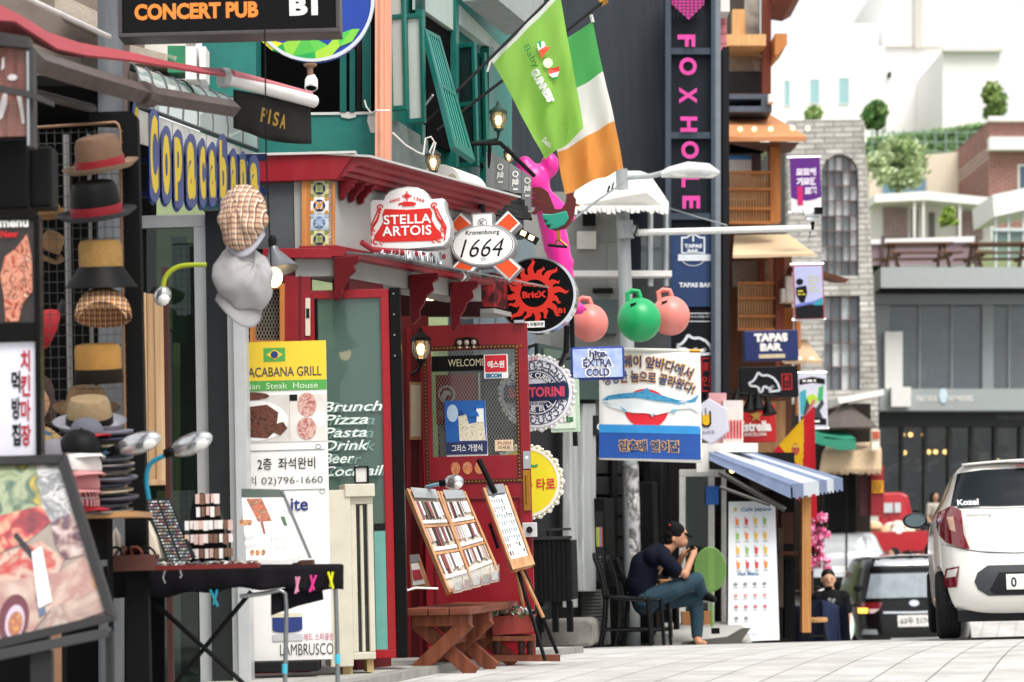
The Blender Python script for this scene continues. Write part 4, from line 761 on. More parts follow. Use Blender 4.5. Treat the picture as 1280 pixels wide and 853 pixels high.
b=t.b(WHT); b.lathe((389,104,0),[(.0,.06),(.024,.05),(.038,.02),(.04,-.035),(.034,-.042),(.03,-.03)],20,None,(0,.45,1)); b.build('body'); b=t.b(BLKG); b.lathe((389,109.5,-.02),[(.032,0),(.03,-.008),(.012,-.01)],18,None,(0,.5,1)); b.build('lens')
# ---------------- jewellery table ----------------
t=T('jewellery_table','folding sales table draped in black cloth at the kerb','table',gat(285,11.4)); D=deep(11.2)
CL=pm('#151318',.85,var=.2,bump=.2,bsc=30)
b=t.b(CL,D)
def skirt(u,v):
    x=130+300*u; return D(x,709-2*u+v*(36-8*u)+(2.2*math.sin(u*31)+3*math.sin(u*8))*v,-.02-.012*math.sin(u*40)*v)
b.grid(skirt,70,5)
b.grid(lambda u,v:D(130+300*u-14*v,709-2*u+1.5*math.sin(u*9)*0-(0 if v<0 else 0),-.02+.5*v)+Vector((0,0,0)),40,3); b.build('cloth',solid=.005)
b=t.b(CL,D); b.poly([(338,738),(402,728),(404,750),(372,758),(338,770)],.02,.025); b.rect(140,744,192,860,.35,.36,pm('#08080a',.9)); b.build('cloth_and_shade',smooth=False)  # corner piece is cloth; the near-black sheet is painted darkness under the table
LG_=pm('#8c8f92',.3,.9)
def leg(pts,m=LG_,r=.011): b=t.b(m,D); b.tube(pts,r,10); b.build('leg')
leg([(300,746,0),(330,742,0),(350,738,0),(357,742,0),(358,760,0),(355,930,0)]); leg([(419,732,.02),(421,800,.02),(423,930,.02)]); leg([(170,740,0),(172,930,0)],BLK,.014); leg([(160,740,.4),(158,930,.4)],BLK,.014)
b=t.b(BLK,D); b.tube([(192,755,.05),(310,862,.05)],.011,8); b.tube([(312,740,.07),(206,868,.07)],.011,8); b.build('cross_brace')
b=t.b(pm('#3fb0c8',.4),D); b.tube([(356,830,0),(355.8,842,0)],.0135,10); b.tube([(421.5,818,.02),(421.7,830,.02)],.0135,10); b.build('leg_clip')
def peg(x,y,c,label,tl_):
    s=T('clothes_peg',label,'clothes peg',D(x,y,-.03),group='plastic pegs on the table cloth',single=True); b=s.b(pm(c,.35),D); b.beam((x-tl_,y-10,-.035),(x+tl_*.6,y+11,-.035),.018,.01); b.beam((x+tl_*.4,y-10,-.028),(x-tl_*.4,y+9,-.028),.012,.01); b.build('p',bevel=.002,smooth=False)
peg(270,747,'#12b4cc','turquoise clothes peg on the black cloth',6); peg(372,731,'#d68aa8','pale pink clothes peg near the table corner',-3); peg(391,729,'#d8328a','magenta clothes peg between the pale pink and yellow pegs',-5); peg(415,725,'#d6d820','yellow clothes peg at the table corner',4)
t=P('bracelet_box','brown box heaped with bracelets on the jewellery table','box',164,704,10.95,base=714)
b=t.b(pm('#573128',.6,var=.15)); b.rect(134,694,193,714,0,.16); b.build('box',smooth=False,bevel=.003)
b=t.b(None); r=random.Random(3)
for i in range(9):
    c=t.map(142+i*5.4,692,.03+r.uniform(0,.1)); b.tubew([c+Vector((.028*math.cos(R(a)),.012*math.sin(R(a)),.03*math.sin(R(a+40*i)))) for a in range(0,361,30)],.006,6,r.choice([pm('#7a6a52',.4,.5),BLK,pm('#c9bfae',.4,.3),pm('#8a4a3a',.5)]))
b.build('bracelet')
s=P('display_bust','cream curved necklace stand behind the bracelet box','display stand',178,672,11.25,single=True); b=s.b(pm('#d8cbb8',.7)); b.poly([(158,700),(156,664),(160,648),(172,645),(184,652),(194,672),(202,700)],0,.1); b.build('bust',bevel=.012,smooth=False)
s=P('necklace_stand','small white beaded necklace stand standing in the bracelet box','display stand',147,676,11.1,single=True); b=s.b(pm('#e0d8ca',.5)); b.tube([(142,694,0),(141,672,0),(145,662,0),(149,672,0),(153,694,0)],.012,8); b.build('n')
t=P('ring_board','black slanted board with rows of rings on the jewellery table','display board',210,660,11.2,base=702)
def rb(x,y,d=0): return face(210,660,11.2)(x,y,0)+Vector((0,(700-y)*.003+d,0))
b=t.b(pm('#18181b',.7),rb); b.poly([(172,622),(203,622),(244,698),(209,701)],0,.015); b.build('board',smooth=False)
b=t.b(None,rb); r=random.Random(1); cols=[pm(c,.25,.4) for c in ('#8a8f98','#a8acb2','#5a6a7a','#8a5a62','#6a7a74','#a89878','#c8c8cc')]
for i in range(19):
    for k in range(2):
        u=(i+.5)/19; x0=172+37*u+(2 if k==0 else 18); y=623+77*u
        for j in range(4): b.rect(x0+j*3.4,y,x0+j*3.4+2.6,y+2.2,-.008,-.001,r.choice(cols))
b.build('ring')
t=P('hair_clip_stand','black upright stand of white carded hair clips on the jewellery table','display stand',258,660,11.3,base=703)
b=t.b(BLK); b.poly([(236,703),(238,640),(243,622),(252,616),(270,624),(280,660),(286,703)],0,.06); b.build('stand',smooth=False)
b=t.b(None); r=random.Random(12)
for y in (622,638,655,672,690):
    for x in range(232 if y>640 else 246,288 if y>650 else 276,6): b.rect(x+r.uniform(-1,1),y-4,x+5,y+7+r.uniform(-1,2),-.02-r.uniform(0,.02),-.004,r.choice([WHT,pm('#d8b8b0',.5),pm('#e8dcd8',.4),pm('#7a5a4a',.5)]))
b.build('carded_clip',smooth=False)
s=P('jewellery_tray','dark red tray of small silver trinkets along the table front','tray',252,708,11.0,single=True); b=s.b(pm('#6e1a16',.5)); b.rect(190,706,322,711.5,-.02,.12); r=random.Random(2)
for i in range(120): x=r.uniform(192,320); b.beam((x,706,r.uniform(0,.1)),(x+r.uniform(-4,4),703+r.uniform(-1,1.5),r.uniform(0,.1)),.012,.006,r.choice(cols+[WHT,BLK]))
b.build('t',smooth=False)
s=P('silver_chain','silver bead chain dangling over the black cloth','necklace',207,718,11.12,single=True); b=s.b(CHROME)
for i in range(8): b.ball((205+math.sin(i)*1.2,709+i*2.7,0),.006,n=8)
for i in range(6): b.ball((226+math.sin(i*2),709+i*2.6,0),.006,n=8)
for i in range(9): b.ball((205+i*2.6,706+math.sin(i)*2,0),.006,n=8)
b.build('n')
s=P('paper_stack','white papers and a brown wallet at the table corner','papers',350,698,11.4,single=True); b=s.b(WHT); b.poly([(300,702),(338,699),(376,701),(372,704),(310,705)],-.05,.15); b.rect(366,701,391,707,-.03,.1,pm('#4d2c24',.5)); b.rect(320,696,372,700,.02,.16,pm('#d9d5d0',.5)); b.build('p',smooth=False)
t=P('menu_stand','glossy menu sheet with food pictures leaning on the jewellery table','menu',340,656,11.6,base=703)
def ms(x,y,d=0): return face(340,656,11.6)(x,y,0)+Vector((0,(700-y)*.0025+d,0))
b=t.b(PRW,ms); b.poly([(296,610),(346,612),(386,699),(308,701)],0,.01); b.build('sheet',smooth=False)
b=t.b(None,ms); b.poly([(296,609),(345,611),(350,621),(296.6,620)],-.004,-.001,pm('#3c4a42',.4)); b.poly([(303,622),(323,622),(337,651),(319,651)],-.004,-.001,ramp(['#7a3a24','#c86a4a','#3a2a20','#d8c8a0'],70)); b.poly([(322,652),(326,652),(330,667),(327,667)],-.004,-.001,pm('#8a4a3a',.5)); b.poly([(347,645),(353,646),(357,658),(352,657)],-.004,-.001,pm('#3a5a3c',.5))
for x,y in ((299,652),(304,652),(309,652),(314,690),(321,690),(328,690)): b.disc(x,y,3,4,-.004,-.001,ramp(['#3a2a24','#a86a3a','#d8b080'],80),12)
for k,(x,y) in enumerate(((310,672),(345,674),(360,640),(315,682),(350,684))): b.scrib(x,y,18,7,4,-.003,GREY,.7,k)
b.build('print',smooth=False)
b=t.b(pm('#55585a',.4),ms); b.poly([(346,612),(349,612),(389,699),(386,699)],-.01,.012); b.build('edge_frame',smooth=False)
# ---------------- standing banner ----------------
t=P('grill_banner','tall standing banner with a yellow brazilian grill header and steak photos','banner',345,627,13.5,base=832)
b=t.b(PRW); b.rect(272,427,411,824,0,.012); b.build('sheet',smooth=False)
b=t.b(None); YE=pm('#f2cf3c',.5,var=.04); GN=pm('#55a84e',.5,var=.04); NV=pm('#2a3a7a',.5)
b.rect(272,427,411,476,-.004,-.001,YE); b.rect(272,476.2,411,488.5,-.004,-.001,GN); b.rect(333,435,360,452,-.006,-.0045,GN); b.poly([(336,443.5),(346.5,437),(357,443.5),(346.5,450)],-.008,-.0065,YE); b.disc(346.5,443.5,4.6,4.6,-.010,-.0085,NV,20)
b.txt('COPACABANA GRILL',347,465,116,12,-.006,pm('#4a4450',.5),.01); b.txt('Brazilian  Steak  House',344,482.5,112,7.5,-.006,pm('#dff0d0',.5),.0)
MEAT=ramp(['#2a1712','#5a3226','#7a4a3a','#3a201a','#98604c'],34,.4,dist=1.4); HAM=ramp(['#7a2e30','#c08078','#e0bcb0','#903c3c'],30,.4,dist=1)
b.rect(272,494,364,553,-.004,-.001,pm('#d8d4cf',.5)); b.disc(322,526,40,25,-.006,-.0045,PRW,30); b.poly([(296,520),(315,508),(336,506),(350,516),(348,530),(356,528),(361,536),(352,545),(344,541),(336,548),(312,546),(300,536)],-.008,-.0065,MEAT); b.rect(364.4,494,411,553,-.004,-.001,pm('#e4dfd8',.5)); b.rect(364.4,494,374,502,-.006,-.0045,DK); b.disc(386,507,12,15,-.006,-.0045,HAM,24); b.disc(385,537,12,14,-.0065,-.0045,HAM,24); b.disc(402,525,8,10,-.005,-.0042,PRW,20); b.disc(315,495,24,5,-.007,-.0062,MEAT,24)
b.rect(312,563,407,563.8,-.004,-.001,GREY); b.rect(312,612.6,407,613.3,-.004,-.001,GREY); b.ring(399,560,2.5,3.4,-.003,GREY); b.ring(403,616,2.5,3.4,-.003,GREY)
b.txt('2층  좌석완비',359,580,72,15,-.005,INK,.006); b.txt('문의 02)796-1660',350,601.5,108,13,-.005,pm('#55555a',.5),-.004); b.txt('white',360,631,50,17,-.005,NV,.02)
b.txt('레드 스파클링',395,796,37,9,-.005,pm('#b8286a',.5),.0); b.txt('LAMBRUSCO',380,811,66,14,-.005,INK,-.008)
b.rect(338,770,375,786,-.006,-.002,NV); b.disc(356,786,18,4,-.0065,-.002,NV,20); b.rect(338,766,375,771,-.0062,-.0022,pm('#d9d2b8',.5)); b.rect(338,792,375,800,-.006,-.002,pm('#c9c9cc',.5)); b.build('print',smooth=False)
b=t.b(DK); b.rect(300,824.2,396,837,-.12,.1); b.build('base',smooth=False,bevel=.006)
# ---------------- stall keeper, mostly behind the board ----------------
t=T('person','stall keeper with brown hair in a tan top standing behind the roast meat board','person',gat(44,11.9))
fuse('body',t,[('b',(0,0,1.52),(.085,.1,.115)),('c',[(0,.02,1.3),(0,0,1.42)],[.06,.055]),('c',[(-.17,.02,1.24),(0,.02,1.28),(.17,.02,1.24)],[.07,.1,.07]),('c',[(0,.02,1.2),(0,.02,.85)],[.15,.14]),('c',[(.19,.02,1.24),(.22,0,.98),(.2,-.12,.78)],[.05,.042,.032]),('c',[(-.19,.02,1.24),(-.22,0,.98),(-.2,-.12,.78)],[.05,.042,.032]),('c',[(.08,.02,.88),(.09,.02,.48),(.09,.03,.06)],[.09,.06,.045]),('c',[(-.08,.02,.88),(-.09,.02,.48),(-.09,.03,.06)],[.09,.06,.045]),('b',(.09,-.05,.03),(.045,.12,.035)),('b',(-.09,-.05,.03),(.045,.12,.035)),('b',(0,-.1,1.52),(.014,.02,.02))],pm('#b98a6c',.6),.01)
fuse('hair',t,[('b',(0,.03,1.555),(.1,.105,.11)),('b',(.02,.05,1.48),(.09,.08,.1))],pm('#3a1f18',.6,var=.3,sc=40),.008)
fuse('tan_top',t,[('c',[(0,.02,1.24),(0,.02,.86)],[.165,.16]),('c',[(-.18,.02,1.25),(.18,.02,1.25)],[.085,.085]),('c',[(.19,.02,1.24),(.22,0,1.02)],[.065,.06]),('c',[(-.19,.02,1.24),(-.22,0,1.02)],[.065,.06])],pm('#a98a5c',.85,var=.15),.01)
fuse('denim_collar',t,[('c',[(-.07,-.05,1.34),(0,-.08,1.31),(.07,-.05,1.34)],[.03,.03,.03])],pm('#4a6a8a',.8),.008)
ballcap(62,412,11.8,46,RDc,BLK,'red and black cap hanging above the stall keeper',120,'caps hanging from the awning',-70)
# ================= red pub and the green house above it =================
def pwall(k,y0,x0,off=0):
    c=x0-k*y0+off; n=Vector((-1,k,0)).normalized()
    def f(x,y,d=0):
        r_=ray(x,y); return r_*(c/(r_.x-k*r_.y))+n*d
    return f
PW=pwall(.4746,13.9,-1.0286); PX=lambda y,o=0: .4746*(y-13.9)-1.0286+o
# ---- green house
t=T('green_house','teal painted upper storey with open casements above the red pub','building',at(480,215,15.4))
TL_=pm('#1d7a70',.5,var=.2,sc=4,bump=.2,bsc=18,streak=.35); TLF=pm('#0e6158',.4,var=.15,sc=6); LGW=pm('#a9b7b2',.7,var=.15,sc=2,streak=.5)
D=deep(15.3); b=t.b(TL_,D); b.rect(250,143,471,260,0,.3); b.rect(250,-60,318,143,.1,.4); b.build('end_wall',smooth=False)
b=t.b(pm('#d7d8d2',.8),D); b.poly([(460,143),(472,143),(472,167),(463,166),(461,158),(459,152)],-.004,-.001); b.poly([(318,142),(470,140),(470,143.5),(318,145)],-.01,.02); b.poly([(425,142),(446,141),(445,147),(436,149),(427,147)],-.012,-.002); b.build('peeling_paint',smooth=False)
b=t.b(DARKIN,D); b.rect(300,-60,471,143,.9,1.0); b.build('dark_opening',smooth=False)
for x0,x1,y0,y1 in ((425,433,66,141),(437,444,62,141),(453,463,30,136),(398,402,-60,20)): b=t.b(TLF,D); b.rect(x0,y0,x1,y1,-.02,.06); b.build('window_frame',smooth=False,bevel=.004)
b=t.b(pm('#2a2423',.5),D); b.rect(445,40,453,141,.05,.1); b.build('mullion',smooth=False)
b=t.b(grain('#d9977a','#e6ab90',40,40,.6,.6),deep(15.15)); b.rect(470,-60,481,209,-.12,.05); b.rect(474,-60,477,209,-.125,-.121,pm('#c98a70',.6)); b.rect(481.2,-60,489.5,209,-.1,.05); b.build('corner_column',smooth=False,bevel=.004)
Q=wall(.0); b=t.b(TL_,Q); b.quad([(489,215,0),(640,262,0),(640,-60,0),(489,-60,0)]); b.build('street_wall',smooth=False)
Q=wall(.06); b=t.b(LGW,Q); b.poly([(519,-60),(560,-60),(560,40),(519,12)],-.05,.02); b.poly([(562,30),(616,70),(616,58),(562,5)],-.06,.0); b.poly([(560,-60),(625,-60),(625,42),(616,45),(561,3)],-.35,-.1,pm('#9aa09f',.7,var=.15)); b.poly([(490,152),(528,176),(528,260),(490,215)],-.04,.0,pm('#6f7a78',.7,var=.2)); b.poly([(526,20),(558,42),(600,210),(528,176)],-.03,-.005,DARKIN); b.build('pale_panel',smooth=False)
b=t.b(TLF,Q); b.rect(519,-60,523,180,-.05,.0); b.rect(558,-60,562,210,-.07,.0); b.rect(600,60,606,230,-.07,0); b.build('mullion',smooth=False)
def casement(x0,y0,x1,y1,Y,yaw,hb=None,gm=None):
    mp=face(x0,(y0+y1)/2,Y,yaw); b=t.b(TLF,mp); b.frame(x0,y0,x1,y1,4.2,-.02,.02,None,6)
    if hb: b.rect(x0+4.2,hb-3,x1-4.2,hb+3,-.016,.016)
    f=b.build('casement',smooth=False,bevel=.003); g=t.b(gm or glass('#dfe6e2',.9,.75,'#d3d8d2'),mp); g.rect(x0+4.2,y0+6,x1-4.2,y1-6,-.002,.004); g.build('pane',smooth=False,parent=f)
casement(486,-60,508,142,15.35,-18,22); casement(507,17,531,157,15.6,-18); casement(563,55,597,213,17.0,-25,133,glass('#aabab6',.9,.55,'#2c3a38')); casement(597,66,609,205,17.3,-30,None,glass('#aabab6',.9,.55,'#2c3a38'))
t2=T('louvred_shutter','green louvred shutter propped open at a slant over the pub roof','shutter',at(560,120,15.7))
A_,B_,C_,D_=(529,37,15.9),(548,47,16.1),(592,203,15.3),(566,185,15.1)
def sh_(u,v,o=0):
    p0,p1,p3,p2=[at(*q) for q in (A_,B_,C_,D_)]; p=(p0*(1-u)+p1*u)*(1-v)+(p2*(1-u)+p3*u)*v
    n=(p1-p0).cross(p2-p0).normalized(); return p+n*o
b=t2.b(TLF)
for u0,u1,v0,v1 in ((0,.14,0,1),(.86,1,0,1),(.14,.86,0,.04),(.14,.86,.92,1),(.14,.86,.46,.5)):
    b.add([sh_(u0,v0,-.015),sh_(u1,v0,-.015),sh_(u1,v1,-.015),sh_(u0,v1,-.015),sh_(u0,v0,.02),sh_(u1,v0,.02),sh_(u1,v1,.02),sh_(u0,v1,.02)],[(0,1,2,3),(7,6,5,4),(0,4,5,1),(1,5,6,2),(2,6,7,3),(3,7,4,0)])
b.build('frame',smooth=False)
b=t2.b(pm('#3f9488',.4))
for i in range(5):
    u=.17+i*.14; b.add([sh_(u,.04,-.012),sh_(u+.05,.04,-.012),sh_(u+.05,.92,-.012),sh_(u,.92,-.012),sh_(u+.06,.04,.012),sh_(u+.11,.04,.012),sh_(u+.11,.92,.012),sh_(u+.06,.92,.012)],[(0,1,2,3),(7,6,5,4),(0,4,5,1),(1,5,6,2),(2,6,7,3),(3,7,4,0)])
b.build('slat',smooth=False)
b=t2.b(WHT); b.tubew([at(532,131,16),at(541,119,15.8)],.008,6); b.build('stay')
s=T('white_cable','white cable looped around the peach column beside the casement','cable',at(480,139,14.9),single=True); b=s.b(WHT,deep(14.95)); b.tube([(452,115,.3),(455,125,.25),(462,135,.2),(472,139,-.02),(488,139,-.02)],.006,6); b.tube([(490,163,.1),(505,175,.2),(520,180,.35),(527,181,.4)],.006,6); b.tube([(526,182,.4),(529,160,.4),(536,158,.4),(540,164,.4),(534,178,.4),(538,182,.4),(542,165,.4)],.006,6); b.build('c')
def lantern(label,cx,cy,Y,h,topm,lit=2.2,bracket=None,grp='wall lanterns of the pub'):
    t=P('lantern',label,'lamp',cx,cy,Y,group=grp); s=Y/F; k=h*s; mp=lambda x,z,y=0:t.mw@Vector((x,y,z))
    b=B(t,mp,topm); b.lathe((0,0,0),[(.02*k,.55*k),(.05*k,.48*k),(.06*k,.42*k),(.26*k,.26*k),(.27*k,.2*k),(.22*k,.19*k)],6 if topm is BLK else 18); b.build('cap')
    b=B(t,mp,emit('#ffe0b0',lit)); b.ball((0,-.02*k,0),.12*k,.12*k,.15*k); b.build('bulb')
    b=B(t,mp,glass('#fff2dc',.9,.3,'#f0dcb8')); b.lathe((0,0,0),[(.21*k,.18*k),(.24*k,.02*k),(.2*k,-.16*k),(.12*k,-.26*k)],18); b.build('globe')
    b=B(t,mp,topm)
    for i in range(6): a=i*math.pi/3; b.tube([(.22*k*math.cos(a),.18*k,.22*k*math.sin(a)),(.245*k*math.cos(a),.02*k,.245*k*math.sin(a)),(.13*k*math.cos(a),-.26*k,.13*k*math.sin(a))],.012*k,5)
    b.lathe((0,-.3*k,0),[(.14*k,.04*k),(.15*k,0),(.06*k,-.05*k),(.03*k,-.16*k)],12); b.build('cage')
    if bracket:
        b=t.b(topm,deep(Y)); b.tube([(x,y,d) for x,y,d in bracket],.012,8); b.build('bracket')
    return t
GT=pm('#2c4a44',.5)
lantern('grey hooded lantern under the louvred shutter',541.5,203,15.4,40,pm('#4a4c4a',.5),2.5,[(541,184,0),(541,180,.1),(536,176,.4)]); lantern('green hooded lantern on the black balcony arm',623,150,16.6,44,GT,2.5,[(623,168,0),(622,174,.02),(590,178,.05)]); lantern('small dark lantern behind the grey balcony panels',636,196,17.5,26,pm('#3a3a38',.5),2.5)
t=T('balcony_canopy','black tiled balcony canopy with three grey emblem panels','canopy',at(620,240,16.6))
D=pwall(.24,16.4,at(612,230,16.4).x); b=t.b(pm('#77797c',.5),D); 
for x0,x1 in ((611,632),(633,648),(649,661)): b.poly([(x0,190+(x0-611)*.62),(x1,190+(x1-611)*.62),(x1,243+(x1-611)*.4),(x0,243+(x0-611)*.4)],-.02,.02)
b.build('grey_panel',smooth=False)
b=t.b(PRW,D)
for x,y in ((621,219),(640,228),(655,236)): b.txt('pub',x,y,8,12,-.025,PRW,.04,0,-4); b.ring(x,y-10,2.5,4,-.025,PRW,16); b.rect(x-3,y+8,x+3,y+10,-.025,None,PRW)
b.build('lettering',smooth=False)
b=t.b(IRON,deep(16.3)); b.tube([(590,177,.1),(625,176,.1),(668,206,.5)],.016,8); b.tube([(612,178,.1),(610,246,.1),(664,262,.5)],.014,8); b.build('frame')
b=t.b(IRON,deep(16.2)); 
for k in range(4): b.grid(lambda u,v,k=k: at(566-6*k+(86+10*k)*u,228+8*k+16*u-1.5*abs(math.sin(u*14))+8*v,16.6-.12*k-.1*v),28,2)
b.build('roof_tile',solid=.01)
s=T('roof_vent','white arched roof vent above the pub cornice','vent',at(555,238,15.9),single=True); fv=face(548,238,15.9,-20); b=s.b(WHT,lambda x,y,d=0: fv(x,y-10,d)); b.poly([(520,244),(522,221)]+[(549+27*math.cos(R(a)),239-24*math.sin(R(a))) for a in range(140,-1,-14)]+[(576,248)],0,.5); b.poly([(560,246)]+[(566+7*math.cos(R(a)),240-12*math.sin(R(a))) for a in range(180,-1,-20)]+[(573,248)],-.004,-.001,pm('#c9bda8',.6)); b.build('v',smooth=False)
# ---- red pub
t=T('red_pub','dark red pub front with carved cornice, tile column and glass canopy','building',gat(450,14.6))
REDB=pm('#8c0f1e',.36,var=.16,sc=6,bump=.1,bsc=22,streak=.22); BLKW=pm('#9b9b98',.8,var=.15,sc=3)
D=deep(13.95)
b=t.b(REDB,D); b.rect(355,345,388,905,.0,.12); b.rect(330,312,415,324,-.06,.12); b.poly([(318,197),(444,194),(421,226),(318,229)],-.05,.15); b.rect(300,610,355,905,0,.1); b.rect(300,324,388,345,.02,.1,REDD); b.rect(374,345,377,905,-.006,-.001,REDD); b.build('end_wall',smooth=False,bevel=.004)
b=t.b(pm('#d8d6d2',.4,.3),D); b.poly([(318,194),(446,191),(444,194),(318,197)],-.07,.15); b.build('roof_flashing',smooth=False)
b=t.b(pm('#4c5054',.5,var=.08),D); b.rect(318,228,378,311,.01,.08); b.build('grey_panel',smooth=False)
b=t.b(WD,D); b.rect(377.5,227,388,311,-.02,.08); b.rect(415,229,419,311,-.02,.08); b.build('timber_strip',smooth=False)
CRM=pm('#d9d3c0',.35,var=.06); NVY=pm('#26306a',.35); 
b=t.b(CRM,D); b.rect(388.2,225,411,310,-.01,.08); b.rect(411,227,415,310,-.012,.08,ramp(['#c9bca8','#8a6a58','#e0d8cc'],60))
for i in range(4):
    y0=226+21*i; c=(399.5,y0+10.5); m1,m2,m3=[(pm('#d8cf9a',.35),NVY,pm('#7a8a4a',.4)),(PRW,NVY,pm('#c8842a',.4)),(pm('#c3cdd6',.35),pm('#6f86b0',.4),pm('#9ab0cc',.4)),(pm('#d8cf9a',.35),NVY,pm('#7a8a4a',.4))][i]
    b.rect(388.6,y0,410.8,y0+20.4,-.014,-.0105,m1); b.disc(*c,7.5,7.5,-.018,-.0145,m2,16); b.disc(*c,5,5,-.021,-.0185,m1,16); b.disc(*c,3,3,-.024,-.0215,m3,12)
    for a in range(0,360,45): b.disc(c[0]+5.6*math.cos(R(a)),c[1]-5.6*math.sin(R(a)),1.7,1.7,-.026,-.0215,[m2,m3][a//45%2],8)
    for dx in (-9.5,9.5):
        for dy in (-8.6,8.6): b.disc(c[0]+dx*.95,c[1]+dy,2.6,2.6,-.018,-.0145,m3,10)
b.build('tile_column',smooth=False)
b=t.b(WD,D); b.frame(313,355,356,432,6,-.02,.06); b.build('timber_window',smooth=False)
b=t.b(pm('#1c1f1c',.5),D); b.rect(300,361,350,610,.3,.32)
for i in range(22): b.beam((306+i*4-30,361,.04),(306+i*4,432,.04),.004,.004,pm('#8a8678',.5)); b.beam((306+i*4-30,432,.044),(306+i*4,361,.044),.004,.004,pm('#8a8678',.5))
b.build('wire_screen',smooth=False)
# cornice swept along the front
b=t.b(pm('#8a2630',.4,var=.12)); ya,yb=13.92,15.75; zb=at(421,226,13.95).z; zt=at(444,194,13.95).z; h=zt-zb
prof=[(-.1,0),(.03,0),(.04,.12*h),(.07,.14*h),(.075,.3*h),(.11,.34*h),(.12,.5*h),(.16,.55*h),(.165,.72*h),(.21,.78*h),(.22,.94*h),(-.1,1.0*h)]
vs=[Vector((PX(y,o),y,zb+z)) for y in (ya,yb) for o,z in prof]; n=len(prof); b.add(vs,[(i,i+1,n+i+1,n+i) for i in range(n-1)]+[tuple(range(n)),tuple(range(2*n-1,n-1,-1))]); b.build('cornice',smooth=False)
b=t.b(pm('#c9c6c2',.35,.4)); b.add([Vector((PX(y,o),y,zt+dz)) for y in (ya-.03,yb) for o,dz in ((-.12,.005),(.235,-.025),(.235,-.012),(-.12,.018))],[(0,1,5,4),(1,2,6,5),(2,3,7,6),(3,0,4,7),(0,3,2,1),(4,5,6,7)]); b.build('cornice_flashing',smooth=False)
b=t.b(BLKW); vs=[Vector((PX(y,o),y,z)) for o in (-.02,-.25) for y,z in ((13.95,at(418,345,13.95).z),(15.7,at(418,345,13.95).z),(15.7,zb),(13.95,zb))]; b.add(vs,[(0,1,2,3),(4,5,6,7),(0,1,5,4),(1,2,6,5),(2,3,7,6),(3,0,4,7)]); b.build('block_wall',smooth=False)
def corbel(y,z0,hh,dd,name='corbel',m=None,wd=.09):
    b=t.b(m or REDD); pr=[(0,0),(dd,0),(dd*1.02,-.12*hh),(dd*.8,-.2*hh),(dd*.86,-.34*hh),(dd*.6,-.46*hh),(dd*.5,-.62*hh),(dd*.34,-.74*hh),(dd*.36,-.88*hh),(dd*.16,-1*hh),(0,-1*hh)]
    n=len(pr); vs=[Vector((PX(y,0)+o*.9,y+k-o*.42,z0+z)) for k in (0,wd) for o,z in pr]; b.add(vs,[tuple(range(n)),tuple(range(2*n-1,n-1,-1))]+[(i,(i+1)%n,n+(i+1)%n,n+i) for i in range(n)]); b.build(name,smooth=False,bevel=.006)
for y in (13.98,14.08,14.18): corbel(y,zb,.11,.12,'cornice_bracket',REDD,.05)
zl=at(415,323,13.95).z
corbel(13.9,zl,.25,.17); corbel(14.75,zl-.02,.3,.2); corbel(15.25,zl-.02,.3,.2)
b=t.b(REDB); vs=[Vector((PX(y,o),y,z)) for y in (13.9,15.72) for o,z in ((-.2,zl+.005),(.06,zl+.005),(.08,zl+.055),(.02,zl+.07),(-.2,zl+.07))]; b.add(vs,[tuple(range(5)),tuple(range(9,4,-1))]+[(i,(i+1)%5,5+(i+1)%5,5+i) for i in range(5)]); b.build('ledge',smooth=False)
b=t.b(REDD); 
for y0,y1,o in ((14.12,14.5,-.03),): b.add([Vector((PX(y,o+k),y,z)) for k in (0,-.1) for y,z in ((y0,zg(14)),(y1,zg(14)),(y1,zl),(y0,zl))],[(0,1,2,3),(7,6,5,4),(0,4,5,1),(1,5,6,2),(2,6,7,3),(3,7,4,0)])
b.rect(500,345,700,905,0,.1,None) if 0 else None
b.build('front_wall',smooth=False)
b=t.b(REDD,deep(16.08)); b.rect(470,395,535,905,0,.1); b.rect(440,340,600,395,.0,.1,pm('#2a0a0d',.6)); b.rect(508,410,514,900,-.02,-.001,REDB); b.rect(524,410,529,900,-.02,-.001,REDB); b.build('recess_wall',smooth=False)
b=t.b(None,deep(16.0)); b.rect(512,478,527,550,-.03,-.005,pm('#b08a5a',.4)); b.rect(514,482,526,546,-.034,-.031,pm('#d8ccb0',.5)); b.build('framed_menu',smooth=False)
b=t.b(glass('#e6eeee',.95,.12,'#dfe6e6')); zc=zl+.0; vs=[Vector((PX(y,o),y,zc+dz)) for y in (13.88,15.85) for o,dz in ((.09,.03),(.36,-.0),(.36,-.012),(.09,.018))]; b.add(vs,[(0,1,5,4),(1,2,6,5),(2,3,7,6),(3,0,4,7),(0,3,2,1),(4,5,6,7)]); b.build('glass_canopy',smooth=False)
b=t.b(emit('#ffd6a0',5)); b.tubew([at(524,371,15.3),at(540,372,15.6)],.022,12); b.build('tube_lamp'); b=t.b(emit('#ffe0b8',2.5)); b.tubew([at(526,343,15.2),at(540,346,15.5)],.012,8); b.build('strip_lamp')
b=t.b(pm('#d9ccb8',.6),D); b.rect(382,373,388,420,-.01,-.002); b.rect(383,386,387,398,-.013,-.0105,DK); b.build('door_sign',smooth=False)
